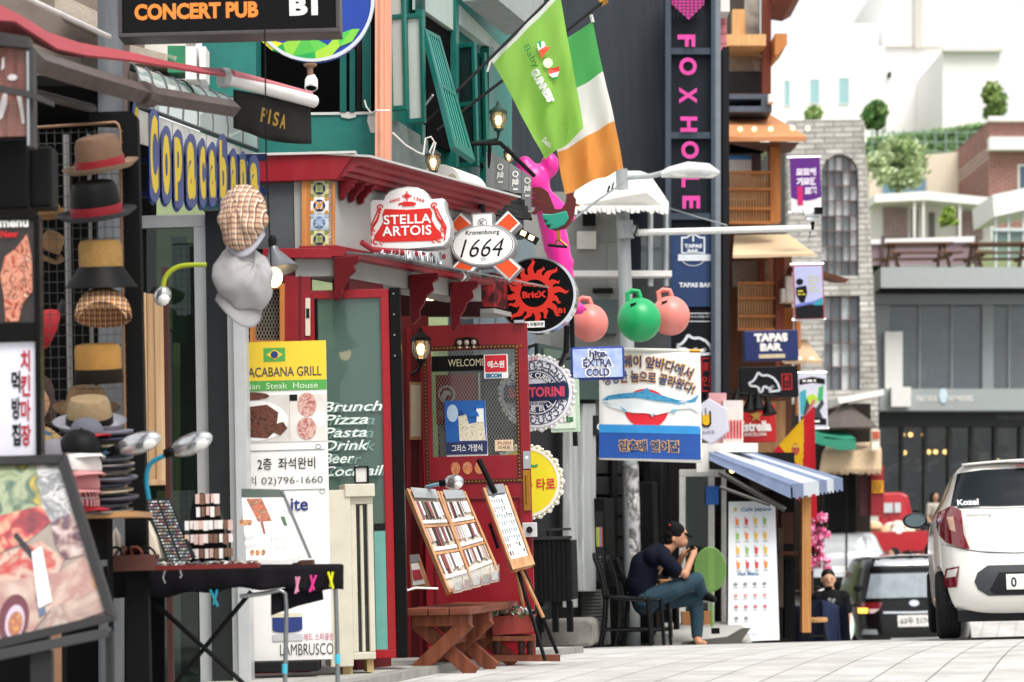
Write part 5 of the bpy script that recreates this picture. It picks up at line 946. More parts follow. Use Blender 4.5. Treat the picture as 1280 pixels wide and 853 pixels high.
# glass door of the pub, swung open towards us
t=P('pub_glass_door','glass door with thick red frame and white italic drink list','door',447,595,14.0,base=820)
RDF=pm('#9b1420',.35,var=.08); b=t.b(RDF); b.frame(388,361,491,822,11,0,.05,None,11); b.build('frame',smooth=False,bevel=.004)
b=t.b(BLKG); b.rect(491.2,360,505,822,-.01,.12); b.rect(397,371,401,810,-.004,.02); b.build('hinge_stile',smooth=False,bevel=.004)
b=t.b(glass('#c8dad4',1.0,.62,'#647f75')); b.rect(399,372,480,655,.02,.03); b.build('pane',smooth=False)  # pane colour lightened to stand for the pale banner it reflects
b=t.b(pm('#6fa098',.4,var=.25,sc=40)); b.rect(399,655.2,480,811,.015,.03); b.build('frosted_pane',smooth=False)
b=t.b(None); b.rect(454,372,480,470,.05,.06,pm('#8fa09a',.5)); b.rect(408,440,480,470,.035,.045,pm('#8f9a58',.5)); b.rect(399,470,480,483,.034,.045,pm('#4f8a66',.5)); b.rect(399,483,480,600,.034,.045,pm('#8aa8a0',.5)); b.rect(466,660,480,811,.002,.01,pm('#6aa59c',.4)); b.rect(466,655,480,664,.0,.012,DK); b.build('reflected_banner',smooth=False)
LT=pm('#e3efe9',.5); b=t.b(LT)
for i,(w_,s_) in enumerate(zip((76,58,56,58,40,76),('Brunch','Pizza','Pasta','Drink','Beer','Cocktail'))): b.txt(s_,404+w_/2,508+i*16.1,w_,12.5,-.002,LT,.012,.3); b.txt(s_,412+w_/2,509+i*16.1,w_,12.5,.012,pm('#7f9f97',.5),.0,.3)
b.build('lettering',smooth=False)
b=t.b(STEEL)
for i in range(4): b.disc(497,368+i*26,1,1,-.016,-.011,None,10)
b.build('rivet',smooth=False)
# cream cabinet
t=P('cream_cabinet','cream painted timber cabinet standing before the pub glass door','cabinet',440,720,13.55,12,base=838)
CRW=pm('#c9c3b2',.6,var=.12,sc=6,bump=.1); b=t.b(CRW); b.rect(412,613,440,832,0,.25); b.build('side_panel',smooth=False,bevel=.005)
b=t.b(CRW); b.frame(440.2,622,468,824,7,.02,.24,None,9); b.rect(433,606,470,622,-.01,.25); b.rect(452,632,456,815,.03,.2); b.build('frame',smooth=False,bevel=.005)
b=t.b(glass('#c8d0cc',.9,.5,'#3a403c')); b.rect(447.2,631,461,815,.06,.07); b.build('pane',smooth=False)
b=t.b(pm('#b39a6a',.7)); b.rect(428,832,440,842,.05,.2); b.rect(458,824,466,840,.05,.2); b.build('foot',smooth=False)
t=P('floodlight','small square floodlight with a black rim on the cream cabinet','lamp',451,594,13.6,single=False,base=607)
b=t.b(BLK); b.frame(443,583,461,605,2.2,-.03,.04); b.rect(450,605.2,454,609,-.01,.01); b.build('housing',smooth=False,bevel=.003); b=t.b(pm('#dcdad4',.25)); b.rect(445.2,585.2,458.8,602.8,-.02,.02); b.build('lens',smooth=False)
# ---- pub door with meshed window
t=P('pub_door','red pub door with a meshed window, brass studs and welcome plaque','door',597,612,15.8,-3,base=820)
b=t.b(REDB); b.frame(530,405,664,602,12,0,.05,None,32); b.rect(530,602.2,664,821,0,.05); 
b.frame(541,622,651,800,3,-.012,-.001,REDD); b.build('leaf',smooth=False,bevel=.003)
b=t.b(BRASS)
for i in range(27): b.disc(536+i*4.6,434,1,1,-.012,-.001,None,8); b.disc(538+i*4.4,602,1,1,-.012,-.001,None,8)
for i in range(37): b.disc(535,436+i*4.6,1,1,-.012,-.001,None,8); b.disc(650,436+i*4.6,1,1,-.012,-.001,None,8)
b.build('stud',smooth=False)
b=t.b(pm('#4a1c14',.5)); b.rect(533.5,431.5,652,436.5,-.006,-.001); b.rect(533.5,599.5,652,604,-.006,-.001); b.rect(533,436.6,537.4,599.4,-.006,-.001); b.rect(648,436.6,652,599.4,-.006,-.001); b.build('leather_trim',smooth=False)
b=t.b(glass('#dfe4e2',.8,.08,'#141716')); b.rect(542,437,652,570,.02,.026); b.rect(542,570,652,570.1,.02,.026); b.build('pane',smooth=False)
b=t.b(pm('#8d8a84',.4,.4))
for i in range(44): x=478+i*3.9; y0,y1=437,570; b.beam((max(542,x),437 if x>=542 else 437+(542-x)*1.7,.012),(min(652,x+78),570 if x+78<=652 else 570-(x+78-652)*1.7,.012),.0022,.002) if x<652 and x+78>542 else None; b.beam((min(652,x+78),437 if x+78<=652 else 437+(x+78-652)*1.7,.015),(max(542,x),570 if x>=542 else 570-(542-x)*1.7,.015),.0022,.002) if x<652 and x+78>542 else None
b.build('wire_mesh',smooth=False)
b=t.b(BLK); b.rect(543,444,612,463,-.0,.012); b.build('plaque',smooth=False); b=t.b(pm('#d8d0b0',.5)); b.txt('WELCOME',587,453,46,9,-.004,None,.0); b.build('lettering',smooth=False)
b=t.b(None); b.rect(609,444,639,474,-.016,-.002,PRW); b.rect(610.5,445,637.5,466,-.019,-.0165,pm('#d01c2e',.4)); b.txt('에스원',624,456.5,21,9,-.021,PRW,.03); b.txt('SECOM',621,470.5,20,5.5,-.019,pm('#1c6a9a',.5),.06); b.build('security_sticker',smooth=False)
b=t.b(None); b.poly([(558,500),(609,501),(611,566),(611,597),(560,597)],.002,.01,PRW)
b.poly([(558,500),(609,501),(610,552),(559,552)],-.001,.0015,pm('#1f5fae',.45,var=.1)); b.disc(568,516,7,11,-.004,-.0015,pm('#b8cfe4',.5),20); b.poly([(575,520),(585,518),(588,530),(600,528),(607,525),(609,551),(576,551)],-.004,-.0015,ramp(['#cdbfa0','#e8e0cc','#a89878'],60)); b.disc(594.5,521,6.5,8,-.008,-.0045,pm('#1768b8',.4),20,0,180); b.disc(602,511,5,6,-.008,-.0045,pm('#1768b8',.4),20,0,180); b.rect(598,511,607,528,-.007,-.0042,PRW); b.disc(579,519,3,6,-.008,-.0045,pm('#17408a',.4),16,0,180)
b.rect(559,552.2,610.5,568,-.004,-.001,pm('#262f5c',.5)); b.txt('그리스 가정식',585,560,38,9,-.007,PRW,.01)
for x in (570,585,600): b.disc(x,585,6,8,-.004,.0015,ramp(['#8a4a2a','#d89a5a','#b03a2a','#e8d8b8'],90),14)
b.build('greek_poster',smooth=False)
b=t.b(None); b.rect(620,551,643,565,-.006,.0,pm('#d8bfa0',.5)); b.txt('PUSH',632,555,16,3.5,-.008,pm('#8a3a3a',.5)); b.txt('미세요',632,560.5,15,4.5,-.008,pm('#4a3a30',.5)); b.build('push_plate',smooth=False)
b=t.b(BRASS); b.rect(654,590,663,640,-.012,-.001); b.tube([(658.5,596,-.04),(658.5,632,-.04)],.008,8); b.build('handle',smooth=False,bevel=.002)
b=t.b(STEEL); b.rect(655,566,664,588,-.015,-.001); b.disc(659.5,574,2,2,-.02,-.0155,PRW,12); b.build('lock',smooth=False)
b=t.b(pm('#cfd0ce',.4,.3)); b.rect(652,655,670,673,-.06,-.001); b.disc(661,664,4,4,-.075,-.061,DK,18); b.build('doorbell_box',smooth=False,bevel=.004)
b=t.b(pm('#2a1c18',.4,.3)); 
for i,x in enumerate((579,588,597)): b.ball((x,428,-.02),.018,m=pm('#cfc8c0',.3,.5),n=10); b.ball((x,434,-.02),.01,m=pm('#cfc8c0',.3,.5),n=8); b.ring(x,428,4.5,6.2,-.01,None,16)
b.tube([(572,432,-.005),(576,424,-.01),(588,422,-.01),(600,424,-.01),(604,432,-.005)],.006,6); b.build('ornament')
b=t.b(STEEL); b.rect(648,402,661,406,-.04,.04); b.build('door_closer',smooth=False,bevel=.003)
b=t.b(None); b.rect(542,463,597,526,.35,.36,pm('#a81420',.5)); b.ring(556,488,9,11,.345,PRW,30); b.poly([(548,492),(553,483),(560,484),(562,490),(556,489),(553,496)],.346,None,PRW); b.txt('美食',552,513,16,10,.345,pm('#c9a8a8',.5)); b.rect(545,527,560,570,.36,.37,pm('#b9c2c6',.5)); b.txt('스토랑',556,532,16,6,.355,DK); b.rect(597,462,599,526,.33,.35,WHT); b.rect(538,463,600,602,.7,.72,pm('#141514',.7)); b.build('interior_board',smooth=False)
lantern('black iron lantern with a lit bulb beside the pub door',526,436,15.5,50,BLK,2.5,[(526,456,0),(523,462,.05),(512,464,.3)])
# ---- tinsel
t=T('tinsel_garland','silver foil fringe hanging under the lager sign','garland',at(508,318,14.5)); b=t.b(pm('#d7dadd',.18,.9,var=.15,sc=40)); r=random.Random(6)
for i in range(64):
    x=463+i*1.4; y=311+(x-463)*.05; l=6+11*(x-463)/90+r.uniform(-2,3); q=deep(14.1+(x-463)*.004+r.uniform(-.02,.02)); b.add([q(x,y),q(x+2.2,y),q(x+2.4+r.uniform(-1,1),y+l,r.uniform(-.03,.03)),q(x+r.uniform(-1,.6),y+l,r.uniform(-.03,.03))],[(0,1,2,3)])
b.build('foil',smooth=False); b=t.b(RED); b.tubew([at(452,303,14.05),at(465,312,14.1),at(555,321,14.5)],.018,8); b.build('bar')
# ---- hanging bar signs
def outline(b,pts,d0,d1,m,k=1,c=None):
    if c: pts=[(c[0]+(x-c[0])*k,c[1]+(y-c[1])*k) for x,y in pts]
    b.poly(pts,d0,d1,m)
t=P('lager_sign','white scroll shaped stella artois lightbox with a red field','sign',509.5,273,14.35,-4)
sp=[(509.5,232.5),(497,233.5),(487,237),(481,243),(479,248),(464,247),(460.5,251),(461,258),(459.5,266),(455,276),(453,287),(455,299),(459,306),(465,310.5),(510,313.5),(555,311),(561,306),(564.5,299),(566,287),(564,276),(560,266),(558.5,258),(558.5,252),(554,249),(540,249.5),(537,244),(531,238),(522,234)]
SR=pm('#d4231c',.4,var=.04); cc=(509.5,276)
b=t.b(pm('#a9a9aa',.35,.5)); outline(b,sp,0,.14,None); b.build('casing',smooth=False,bevel=.006); b=t.b(pm('#ecebea',.35,var=.03)); outline(b,sp,-.006,-.001,None,.955,cc); b.build('face',smooth=False)
b=t.b(SR); b.poly([(481,260.5),(509,262.5),(538,261.5),(541,267),(540,276),(545,286),(552,294),(551,301),(540,303),(479,302.5),(468,300),(467,294),(474,285),(479,276),(478,267)],-.010,-.0065)
for sx in (-1,1):
    for (dx,dy,r_) in ((34,-17.5,4.2),(45,13,4),(40,25,4.5),(33,27,3)): b.ring(509.5+sx*dx,276+dy,r_*.6,r_,-.011,None,20,1,0,300)
    for k in range(12):
        u=k/11; x=509.5+sx*(34+13*u); y=260+34*u+3*math.sin(u*6); b.disc(x,y,1.5,2.2,-.0115,-.0065,None,8)
    b.beam((509.5+sx*37,262,-.009),(509.5+sx*48.5,286,-.009),.008,.004,None,(0,1,0)); b.beam((509.5+sx*48.5,286,-.009),(509.5+sx*46,303,-.009),.008,.004,None,(0,1,0))
for a in range(0,360,45): l=6 if a%90==0 else 3.5; b.beam((509.5,245,-.009),(509.5+l*math.cos(R(a)),245-l*math.sin(R(a)),-.009),.008,.003,None,(0,1,0))
for i in range(9): b.disc(500+i*2.4,255-1.6*math.sin(i*.4),1.7,1.5,-.0105,-.0065,None,8)
b.poly([(503,258),(506,251),(511,255),(516,252),(519,258)],-.011,-.0065)
for x,s_,rt in ((494,'ANNO',14),(525,'1366',-16)): b.txt(s_,x,250,14,4,-.009,SR,.02,0,rt)
b.build('red_field',smooth=False); b=t.b(PRW); b.txt('STELLA',509.5,274.5,60,12,-.014,PRW,.02,0,0,None,1.06); b.txt('ARTOIS',508.5,289,62,12.5,-.014,PRW,.02,0,0,None,1.06); b.build('lettering',smooth=False)
b=t.b(STEEL,deep(14.45)); b.tube([(545,262,.05),(530,258,.45)],.012,8); b.build('bracket')
t=P('beer_sign','oval 1664 lightbox over a white bordered orange cross','sign',604,307,15.3,-6)
def bar(b,x0,y0,x1,y1,w,d0,d1,m):
    dx,dy=x1-x0,y1-y0; l=math.hypot(dx,dy); nx,ny=-dy/l*w/2,dx/l*w/2; b.poly([(x0+nx,y0+ny),(x1+nx,y1+ny),(x1-nx,y1-ny),(x0-nx,y0-ny)],d0,d1,m)
ORG=pm('#e0501f',.4,var=.04); CSG=pm('#8e9093',.35,.4)
b=t.b(CSG)
for k,(a,c) in enumerate((((569,273),(643,345)),((644,273),(568,345)))): bar(b,*a,*c,25,.003*k,.12,CSG); bar(b,*a,*c,22,-.004-.004*k,-.001-.001*k,PRW)
b.disc(604,307,42,28,-.012,.13,CSG,48); b.rect(590,266,618,285,-.011,.12,CSG); b.build('casing',smooth=False,bevel=.004)
b=t.b(PRW); b.disc(604,307,39.5,25.5,-.02,-.013,None,48); b.rect(592,268,616,284,-.016,-.0115); b.build('face',smooth=False)
b=t.b(ORG)
for x0,y0,x1,y1 in ((570,274,590,293),(643,274,622,293),(642,344,620,323),(569,344,588,325)): bar(b,x0,y0,x1,y1,16.5,-.0115,-.0085,ORG)
b.build('orange_band',smooth=False)
b=t.b(INK); b.ring(604,307,37.5,38.3,-.022,INK,56,25/38.5); b.txt('Kronenbourg',604,291.5,43,7.5,-.022,INK,.01,.12); b.txt('1664',603,310.5,56,23,-.022,INK,-.005,.35); b.txt('K',604,279,7,7,-.018,GREY,.04); b.ring(604,279,5,6,-.018,GREY,16); b.ring(604,325,2,3,-.022,GREY,14,.6); b.build('lettering',smooth=False)
b=t.b(IRON); b.tube([(604,266,.06),(604,255,.06),(585,250,.5)],.014,8); b.build('bracket')
t=P('spotlights','row of three warm strip spotlights behind the 1664 sign','lamp',655,291,16.4); b=t.b(BLK); b.beam((636,280,.05),(672,302,.05),.03,.05); b.build('housing',smooth=False); b=t.b(emit('#ffe6a8',2))
for x,y in ((644,286),(654,291),(664,297)): b.beam((x-3,y-1,.01),(x+3,y+2,.01),.03,.03)
b.build('lens',smooth=False)
t=P('sun_sign','round black lightbox with a red flaming sun around bricx lettering','sign',670,369,16.4,-8)
b=t.b(CHROME); b.disc(671,369,49.5,48,.0,.16,None,56); b.build('casing'); b=t.b(BLKG); b.disc(670,369,47,46,-.006,-.001,None,56); b.build('face')
RS=pm('#d22a1c',.45,var=.04); b=t.b(RS); b.ring(668,367,17.5,25,-.010,RS,48)
for k in range(16):
    a=2*math.pi*k/16+.1; L=44 if k%2==0 else 36; pts=[]
    for q in range(9):
        u=q/8; rr=23+(L-23)*u; aa=a+.13*math.sin(u*6)*u; w_=.17*(1-u)**.8; pts.append((rr,aa+w_)); pts.append((rr,aa-w_))
    vs=[b.mp(668+rr*math.cos(aa),367-rr*math.sin(aa),-.0095) for rr,aa in pts]; b.add(vs,[(2*q,2*q+1,2*q+3,2*q+2) for q in range(8)])
b.txt('BricX',668,368.5,30,8.5,-.011,RS,.05); b.txt('B1',702,390,9,6.5,-.011,RS,.05); b.build('red_sun',smooth=False)
b=t.b(PRW); b.rect(651,402,680,410,-.010,-.007); b.txt('(주) 드림오션',666,406,25,5,-.012,INK,.03); b.build('maker_label',smooth=False)
b=t.b(IRON); b.tube([(706,408,.08),(704,440,.08),(690,452,.4)],.02,8); b.build('bracket')
t=P('side_sign','small white box sign with pink lettering under the glass canopy','sign',585,371,16.2,-20); b=t.b(pm('#d9d4d2',.5)); b.rect(570,350,596,388,0,.25); b.build('box',smooth=False); b=t.b(pm('#c8506a',.5)); b.txt('SANTORINI',583,371,22,14,-.003,None,.03); b.build('lettering',smooth=False); b=t.b(ramp(['#5a1a1e','#2a1a1c','#a02a30'],12)); b.rect(596.2,342,616,385,.02,.3); b.build('side_panel',smooth=False); b=t.b(BLKW); b.rect(560,388.5,620,394,-.05,.3); b.build('bracket',smooth=False)
s=T('metal_cladding','pale blue grey sheet cladding between the pub and the lamp post','wall',at(612,370,17.2),single=True); b=s.b(pm('#8c9ba5',.5,.3,var=.15)); b.mp=deep(17.3); b.rect(592,300,668,460,0,.06)
for x in (600,620,640): b.rect(x,300,x+1,460,-.01,-.001,GREY)
b.build('w',smooth=False)
# ---- timber bench with jewellery racks
WB1=grain('#5c3022','#7d4633',6,40,40,.6,.2); WB2=grain('#5e2f1e','#824a33',25,25,2,.6,.2)
bx,by=gat(547,14.35).x,14.35
t=T('trestle_bench','low red brown timber trestle bench in front of the pub door','bench',(bx,by,zg(14.6)),math.degrees(-math.atan(.24)))
mp=lambda x,z,y=0:t.mw@Vector((x,y,z)); hz=.395
for i in range(3): b=B(t,mp,WB1); b.rect(-.195+.132*i,hz-.045,-.195+.132*i+.127,hz,-.02,1.2); b.build('top_plank',bevel=.006,smooth=False)
for y in (.05,.55,1.08):
    for k,(x0,x1) in enumerate(((-.185,.185),(.185,-.185))): b=B(t,mp,WB2); b.beam((x0,0,y+.045*k),(x1*.92,hz-.085,y+.045*k),.042,.085); b.build('leg',bevel=.004,smooth=False)
    b=B(t,mp,WB2); b.rect(-.175,hz-.11,.175,hz-.046,y-.025,y+.07); b.build('cleat',bevel=.004,smooth=False)
b=B(t,mp,WB2); b.rect(-.03,.17,.03,.22,.12,1.05); b.build('stretcher',smooth=False)
OAK=grain('#a8754a','#c9986c',30,30,3)
def qmap(TLc,TRc,BRc,BLc):
    def f(u,v,d=0):
        p=(at(*TLc)*(1-u)+at(*TRc)*u)*(1-v)+(at(*BLc)*(1-u)+at(*BRc)*u)*v; n=(at(*TRc)-at(*TLc)).cross(at(*BLc)-at(*TLc)).normalized()
        if n.y>0: n=-n
        return p-n*d
    return f
def rackboard(label,mapf,cols,rows,group):
    t=T('earring_rack',label,'display rack',mapf(.5,1),group=group); b=t.b(OAK,mapf)
    b.rect(0,0,.07,1,-.02,.02); b.rect(.93,0,1,1,-.02,.02); b.rect(.07,.0,.93,.03,-.018,.018); b.rect(.07,.97,.93,1,-.018,.018)
    for i in range(1,rows): b.rect(.07,.1+.8*i/rows-.012,.93,.1+.8*i/rows+.012,-.015,.015)
    b.build('frame',smooth=False,bevel=.002); b=t.b(pm('#9a9c9e',.35,.6),mapf); b.rect(.12,-.01,.9,.09,-.024,-.02); b.build('clip_plate',smooth=False)
    b=t.b(pm('#c3b8a8',.6),mapf); b.rect(.07,.03,.93,.97,.0,.012); b.build('backing',smooth=False)
    r=random.Random(len(label)); b=t.b(None,mapf); ms=[pm(c,.4,.2) for c in ('#e9e7e4','#d8d2cc','#6a5a52','#b9a39a','#f2f0ee','#8a4a4a','#c9c9cc','#3a3436')]
    for i in range(rows):
        y0=.11+.8*i/rows; h=.8/rows
        for k in range(cols):
            x=.09+.82*k/cols
            b.rect(x,y0+.01,x+.82/cols*.75,y0+h*r.uniform(.5,.72),-.012-r.uniform(0,.006),-.003,r.choice(ms)); b.rect(x,y0+h*.74,x+.82/cols*.8,y0+h*.86,-.016,-.004,ms[4])
    b.build('earring_card',smooth=False); return t
mA=qmap((507,613,14.75),(547,616,14.85),(592,732,14.6),(560,743,14.42)); mB=qmap((548,616,14.87),(580,616,14.97),(623,716,14.8),(588,732,14.62))
G_='earring racks on the trestle bench'
rackboard('near wooden earring rack on the bench, with a bare white strip',mA,11,3,G_); rackboard('far wooden earring rack on the bench, packed with cards',mB,13,3,G_)
t=T('acrylic_box','row of clear acrylic leaflet boxes at the foot of the racks','box',at(592,738,14.4)); b=t.b(glass('#f2f4f4',.95,.15,'#e8eaea'))
for i in range(5):
    x=566+i*11.5; y=741-i*3.2; q=deep(14.36+.06*i); b.mp=q; b.hexa([(x,y-20,0),(x+11,y-22,0),(x+12,y-1,-.03),(x+1,y+1,-.03)],[(x+1,y-21,.05),(x+12,y-23,.05),(x+13,y-3,.05),(x+2,y-1,.05)])
b.build('acrylic',smooth=False); b=t.b(PRW)
for i in range(5): x=568+i*11.5; y=740-i*3.2; b.mp=deep(14.36+.06*i); b.poly([(x+1,y-12),(x+8,y-13),(x+9,y-3),(x+1,y-2)],.015,.02,[PRW,pm('#d8a8a0',.5),PRW,pm('#b9b3a8',.5),PRW][i])
b.build('leaflet',smooth=False)
goose('gooseneck lamp with a pale blue stem clipped behind the earring racks',[(534,640,.4),(530,612,.3),(536,607,.2),(556,604,.1)],'#7fb4cc',((556,604),(579,602)),14.6)
s=P('clipboard_frame','small framed card in a timber stand leaning behind the bench','sign',520,716,15.2,single=True); b=s.b(OAK); b.poly([(512,694),(524,693),(537,734),(514,738)],0,.03); b.poly([(514,705),(523,704),(531,730),(516,732)],-.006,-.001,PRW); b.poly([(513,694),(523,693),(526,702),(514,704)],-.006,-.001,GREY); b.poly([(515,713),(525,712),(529,724),(517,726)],-.009,-.0065,pm('#b83a4a',.5)); b.build('s',smooth=False)
s=P('ground_cable','white power cable looping from the bench to the pavement','cable',500,790,14.2,single=True); b=s.b(WHT); b.tube([(548,738,.05),(520,736,0),(507,740,-.05),(504,760,-.05),(507,790,-.05),(509,810,-.03),(505,814,-.05),(498,810,-.1),(485,803,-.1),(472,806,-.1),(466,812,-.1)],.006,8); b.build('c')
t=T('display_easel','folding easel holding a framed sheet of earrings beside the bench','easel',gat(655,15.2)); mC=qmap((603,611,15.3),(633,608,15.35),(668,707,15.15),(640,714,15.1))
b=t.b(OAK,mC); b.rect(0,0,.11,1,-.015,.02); b.rect(.89,0,1,1,-.015,.02); b.rect(.11,0,.89,.04,-.013,.018); b.rect(.0,.88,1,1,-.02,.03); b.build('frame',smooth=False,bevel=.002)
b=t.b(pm('#b3bdbf',.2,spec=.7),mC); b.rect(.11,.04,.89,.88,-.004,.008); b.build('glass_sheet',smooth=False); b=t.b(GREY,mC); b.rect(.14,-.02,.86,.09,-.02,-.015); b.build('clip_plate',smooth=False)
b=t.b(None,mC); r=random.Random(3)
for i in range(8):
    for k in range(7): b.rect(.17+k*.1,.15+i*.09,.22+k*.1,.15+i*.09+.05*r.random()+.015,-.008,-.005,pm('#7d8a8e',.4) if i<6 else r.choice([DK,pm('#8a6a5a',.5),WHT]))
b.rect(.62,.14,.78,.34,-.012,-.0085,PRW); b.build('earring_card',smooth=False)
D=deep(15.2); b=t.b(BLK,D); b.tube([(598,574,.1),(617,612,.08),(619,616,.08)],.018,8); b.build('mast')
for p0,p1,m in (((648,715,0),(681,824,-.15),BLK),((655,713,.05),(697,818,.1),BLK),((646,715,.1),(654,760,.2),OAK),((652,714,0),(679,772,0),OAK),((612,655,.2),(622,685,.3),BLK)): b=t.b(m,D); b.tube([p0,p1],.012,8); b.build('leg')
b=t.b(BLK,D); b.tube([(666,766,-.05),(683,760,.1)],.012,8); b.beam((640,714,-.02),(668,708,-.02),.03,.012); b.build('brace')
# flower cart
t=T('flower_stand','small red planter of pink and white flowers on a wooden stand behind the bench','planter',gat(640,15.5)); D=deep(15.45)
b=t.b(grain('#7c2a26','#a0443a',8,8,3,.6),D); b.hexa([(614,770,-.15),(666,767,-.15),(666,790,-.15),(616,794,-.15)],[(620,770,.15),(667,767,.15),(667,788,.15),(621,792,.15)]); b.build('box',smooth=False,bevel=.004)
b=t.b(WB2,D); b.rect(616,794.2,668,800,-.16,.16); b.rect(598,818,700,826,-.1,-.04); b.build('stand_plank',smooth=False)
for x in (652,663,622): b=t.b(pm('#4a2c22',.5),D); b.tube([(x,800,-.05),(x,808,-.05),(x,812,-.05),(x,826,-.05)],[.02,.028,.02,.026],12); b.build('leg')
b=t.b(None,D); r=random.Random(21); fl=[pm(c,.6) for c in ('#d8607a','#f0e8e6','#e8b0bc','#b8304a','#7fb4c0','#f4f0ea')]; lf=[pm('#3f6a3a',.7),pm('#5f8a52',.7)]
for i in range(420):
    x=r.uniform(614,669); y=770-r.random()**.7*16*(1-abs(x-641)/40); d=r.uniform(-.17,.15); k=r.choice(fl) if r.random()<.62 else r.choice(lf); p=D(x,y,d); u=Vector((r.gauss(0,1),r.gauss(-.6,1),r.gauss(.5,1))).normalized(); a=u.orthogonal().normalized(); c=u.cross(a); l=r.uniform(.008,.016); b.add([p+(a*math.cos(q)+c*math.sin(q))*l for q in (0,1.26,2.5,3.77,5.03)],[(0,1,2,3,4)],k)
b.build('flower',smooth=False)
# ---- bottle cap signs
def capsign(name,label,cx,cy,r_,Y,yaw,face_m,edge_m):
    t=P(name,label,'sign',cx,cy,Y,yaw); b=t.b(edge_m); n=21*8; pts=[(cx+(r_+2.2*math.cos(i/n*2*math.pi*21))*math.cos(2*math.pi*i/n),cy-(r_+2.2*math.cos(i/n*2*math.pi*21))*math.sin(2*math.pi*i/n)) for i in range(n)]
    b.poly(pts,.0,.1); b.build('crimped_cap',smooth=False); b=t.b(face_m); b.disc(cx,cy,r_-3,r_-3,-.012,-.001,None,48); b.build('face',smooth=False,bevel=.004)
    b=t.b(pm('#f4f1e2',.3)); [b.ball((cx+(r_-.6)*math.cos(2*math.pi*i/42),cy-(r_-.6)*math.sin(2*math.pi*i/42),-.006),.010,n=8) for i in range(42)]; b.build('led_bulb'); return t
t=capsign('cap_sign','white bottle cap shaped santorini sign with navy rings behind the pub door',671,491,47,16.9,-6,pm('#e9e9f0',.4,var=.03),pm('#dcdce4',.4))
b=t.b(NAVY); b.ring(671,491,27.5,29,-.016,NAVY,56); b.ring(671,491,18,25.5,-.015,NAVY,56); b.poly([(633,481),(708,479),(711,483),(711,498),(707,501),(634,503),(630,499),(630,485)],-.022,-.017)
for k in range(22):
    a=2*math.pi*k/22; b.ring(671+35.5*math.cos(a),491-35.5*math.sin(a),2.6,4,-.015,NAVY,14,1,k*50,k*50+290); b.ring(671+31.3*math.cos(a+.14),491-31.3*math.sin(a+.14),1.2,2.2,-.015,NAVY,10)
b.ring(671,491,39.8,40.6,-.015,NAVY,56); b.build('navy_print',smooth=False); PKL=pm('#d84a66',.5)
b=t.b(PRW); b.txt('GREEK CUISINE',671,469.5,54,6.5,-.018,PRW,.03,0,0,21.5); b.txt('SINCE 2004',671,505,24,3,-.018,NAVY,.02); b.txt('산 토 리 니',671,512.5,40,8,-.018,PRW,.03,0,0,-25); b.txt('SANTORINI',671,490.5,70,13,-.025,PKL,.05); b.txt('2F',668,450,11,6,-.014,PKL,.0); b.build('lettering',smooth=False)
b=t.b(IRON); b.tube([(671,446,.05),(671,430,.05),(655,428,.4)],.012,8); b.build('bracket')
t=capsign('cap_sign','yellow bottle cap shaped sign with green and red korean letters behind the pub door',656,603,47,16.5,-6,pm('#e9d92c',.4,var=.03),pm('#e4e2d8',.4))
b=t.b(pm('#eeece2',.4)); b.ring(656,603,40.5,44,-.014,None,56); b.build('white_rim',smooth=False); b=t.b(None); b.txt('휴~',655,581,36,17,-.016,pm('#2a9a5a',.5),.035); b.txt('사주 타로',668,606,52,15,-.016,pm('#cf2a3a',.5),.02); b.build('lettering',smooth=False)
s=P('green_sign','pale green box sign with fine print behind the white cap sign','sign',706,505,17.6,-10,single=True); b=s.b(pm('#b9cfb8',.4)); b.rect(688,474,722,540,0,.1); b.rect(691,478,719,536,-.006,-.001,pm('#dfe8d8',.4)); b.scrib(705,508,24,46,8,-.008,pm('#5a7a5a',.5),1.1,3); b.txt('is',712,524,9,8,-.008,pm('#2a7a4a',.5),.04); b.build('s',smooth=False)
# ================= middle of the street =================
t=T('dark_shop','black shopfront with steel columns and a shuttered window beyond the pub','building',sw(740,800)); Q=wall(-.5)
b=t.b(pm('#1c1d1f',.55,var=.15),Q); b.quad([(655,440,0),(852,440,0),(852,815,0),(655,830,0)]); b.build('wall',smooth=False)
Q=wall(-.42); b=t.b(None,Q); b.poly([(660,430),(712,440),(712,482),(660,476)],-.1,0,pm('#2a3a38',.5,var=.2)); b.poly([(664,436),(690,440),(690,470),(664,468)],-.12,-.105,pm('#4a5e5a',.3)); b.rect(700,475,790,500,-.12,0,pm('#1d3a38',.5)); b.build('upper_window',smooth=False)
GC=grain('#8d9090','#b5b8b6',20,20,.8,.5)
for x0,x1,y0,y1 in ((703,712,470,760),(719,735,505,740),(744,749,470,530)): b=t.b(GC,Q); b.rect(x0,y0,x1,y1,-.08,.0); b.build('steel_column',smooth=False,bevel=.01)
b=t.b(pm('#232427',.4),Q)
for i in range(9): b.rect(737,570+i*26,786,592+i*26,-.03-.01*(i%2),.0)
b.rect(757,560,764,800,-.07,-.045,BLK); b.rect(731,520,790,545,-.1,.0,BLK); b.build('shutter',smooth=False)
b=t.b(PRW,Q); b.txt('CLUB',745,534,24,8,-.105,None,.03); b.build('lettering',smooth=False)
for x0,x1,m in ((803,815,BLK),(826,832,GC),(836,846,pm('#55585a',.4,.3)),(816,825,DK)): b=t.b(m,wall(-.38)); b.rect(x0,560,x1,792,-.1,.0); b.build('steel_column',smooth=False,bevel=.01)  # grey strips are highlights of the black columns, modelled as columns
t=P('poster_case','black outdoor poster case on a corrugated base beside the planter rail','display case',732,690,23.3,-20,base=806); b=t.b(BLK); b.rect(708,624,757,736,0,.3); b.build('case',smooth=False,bevel=.008)
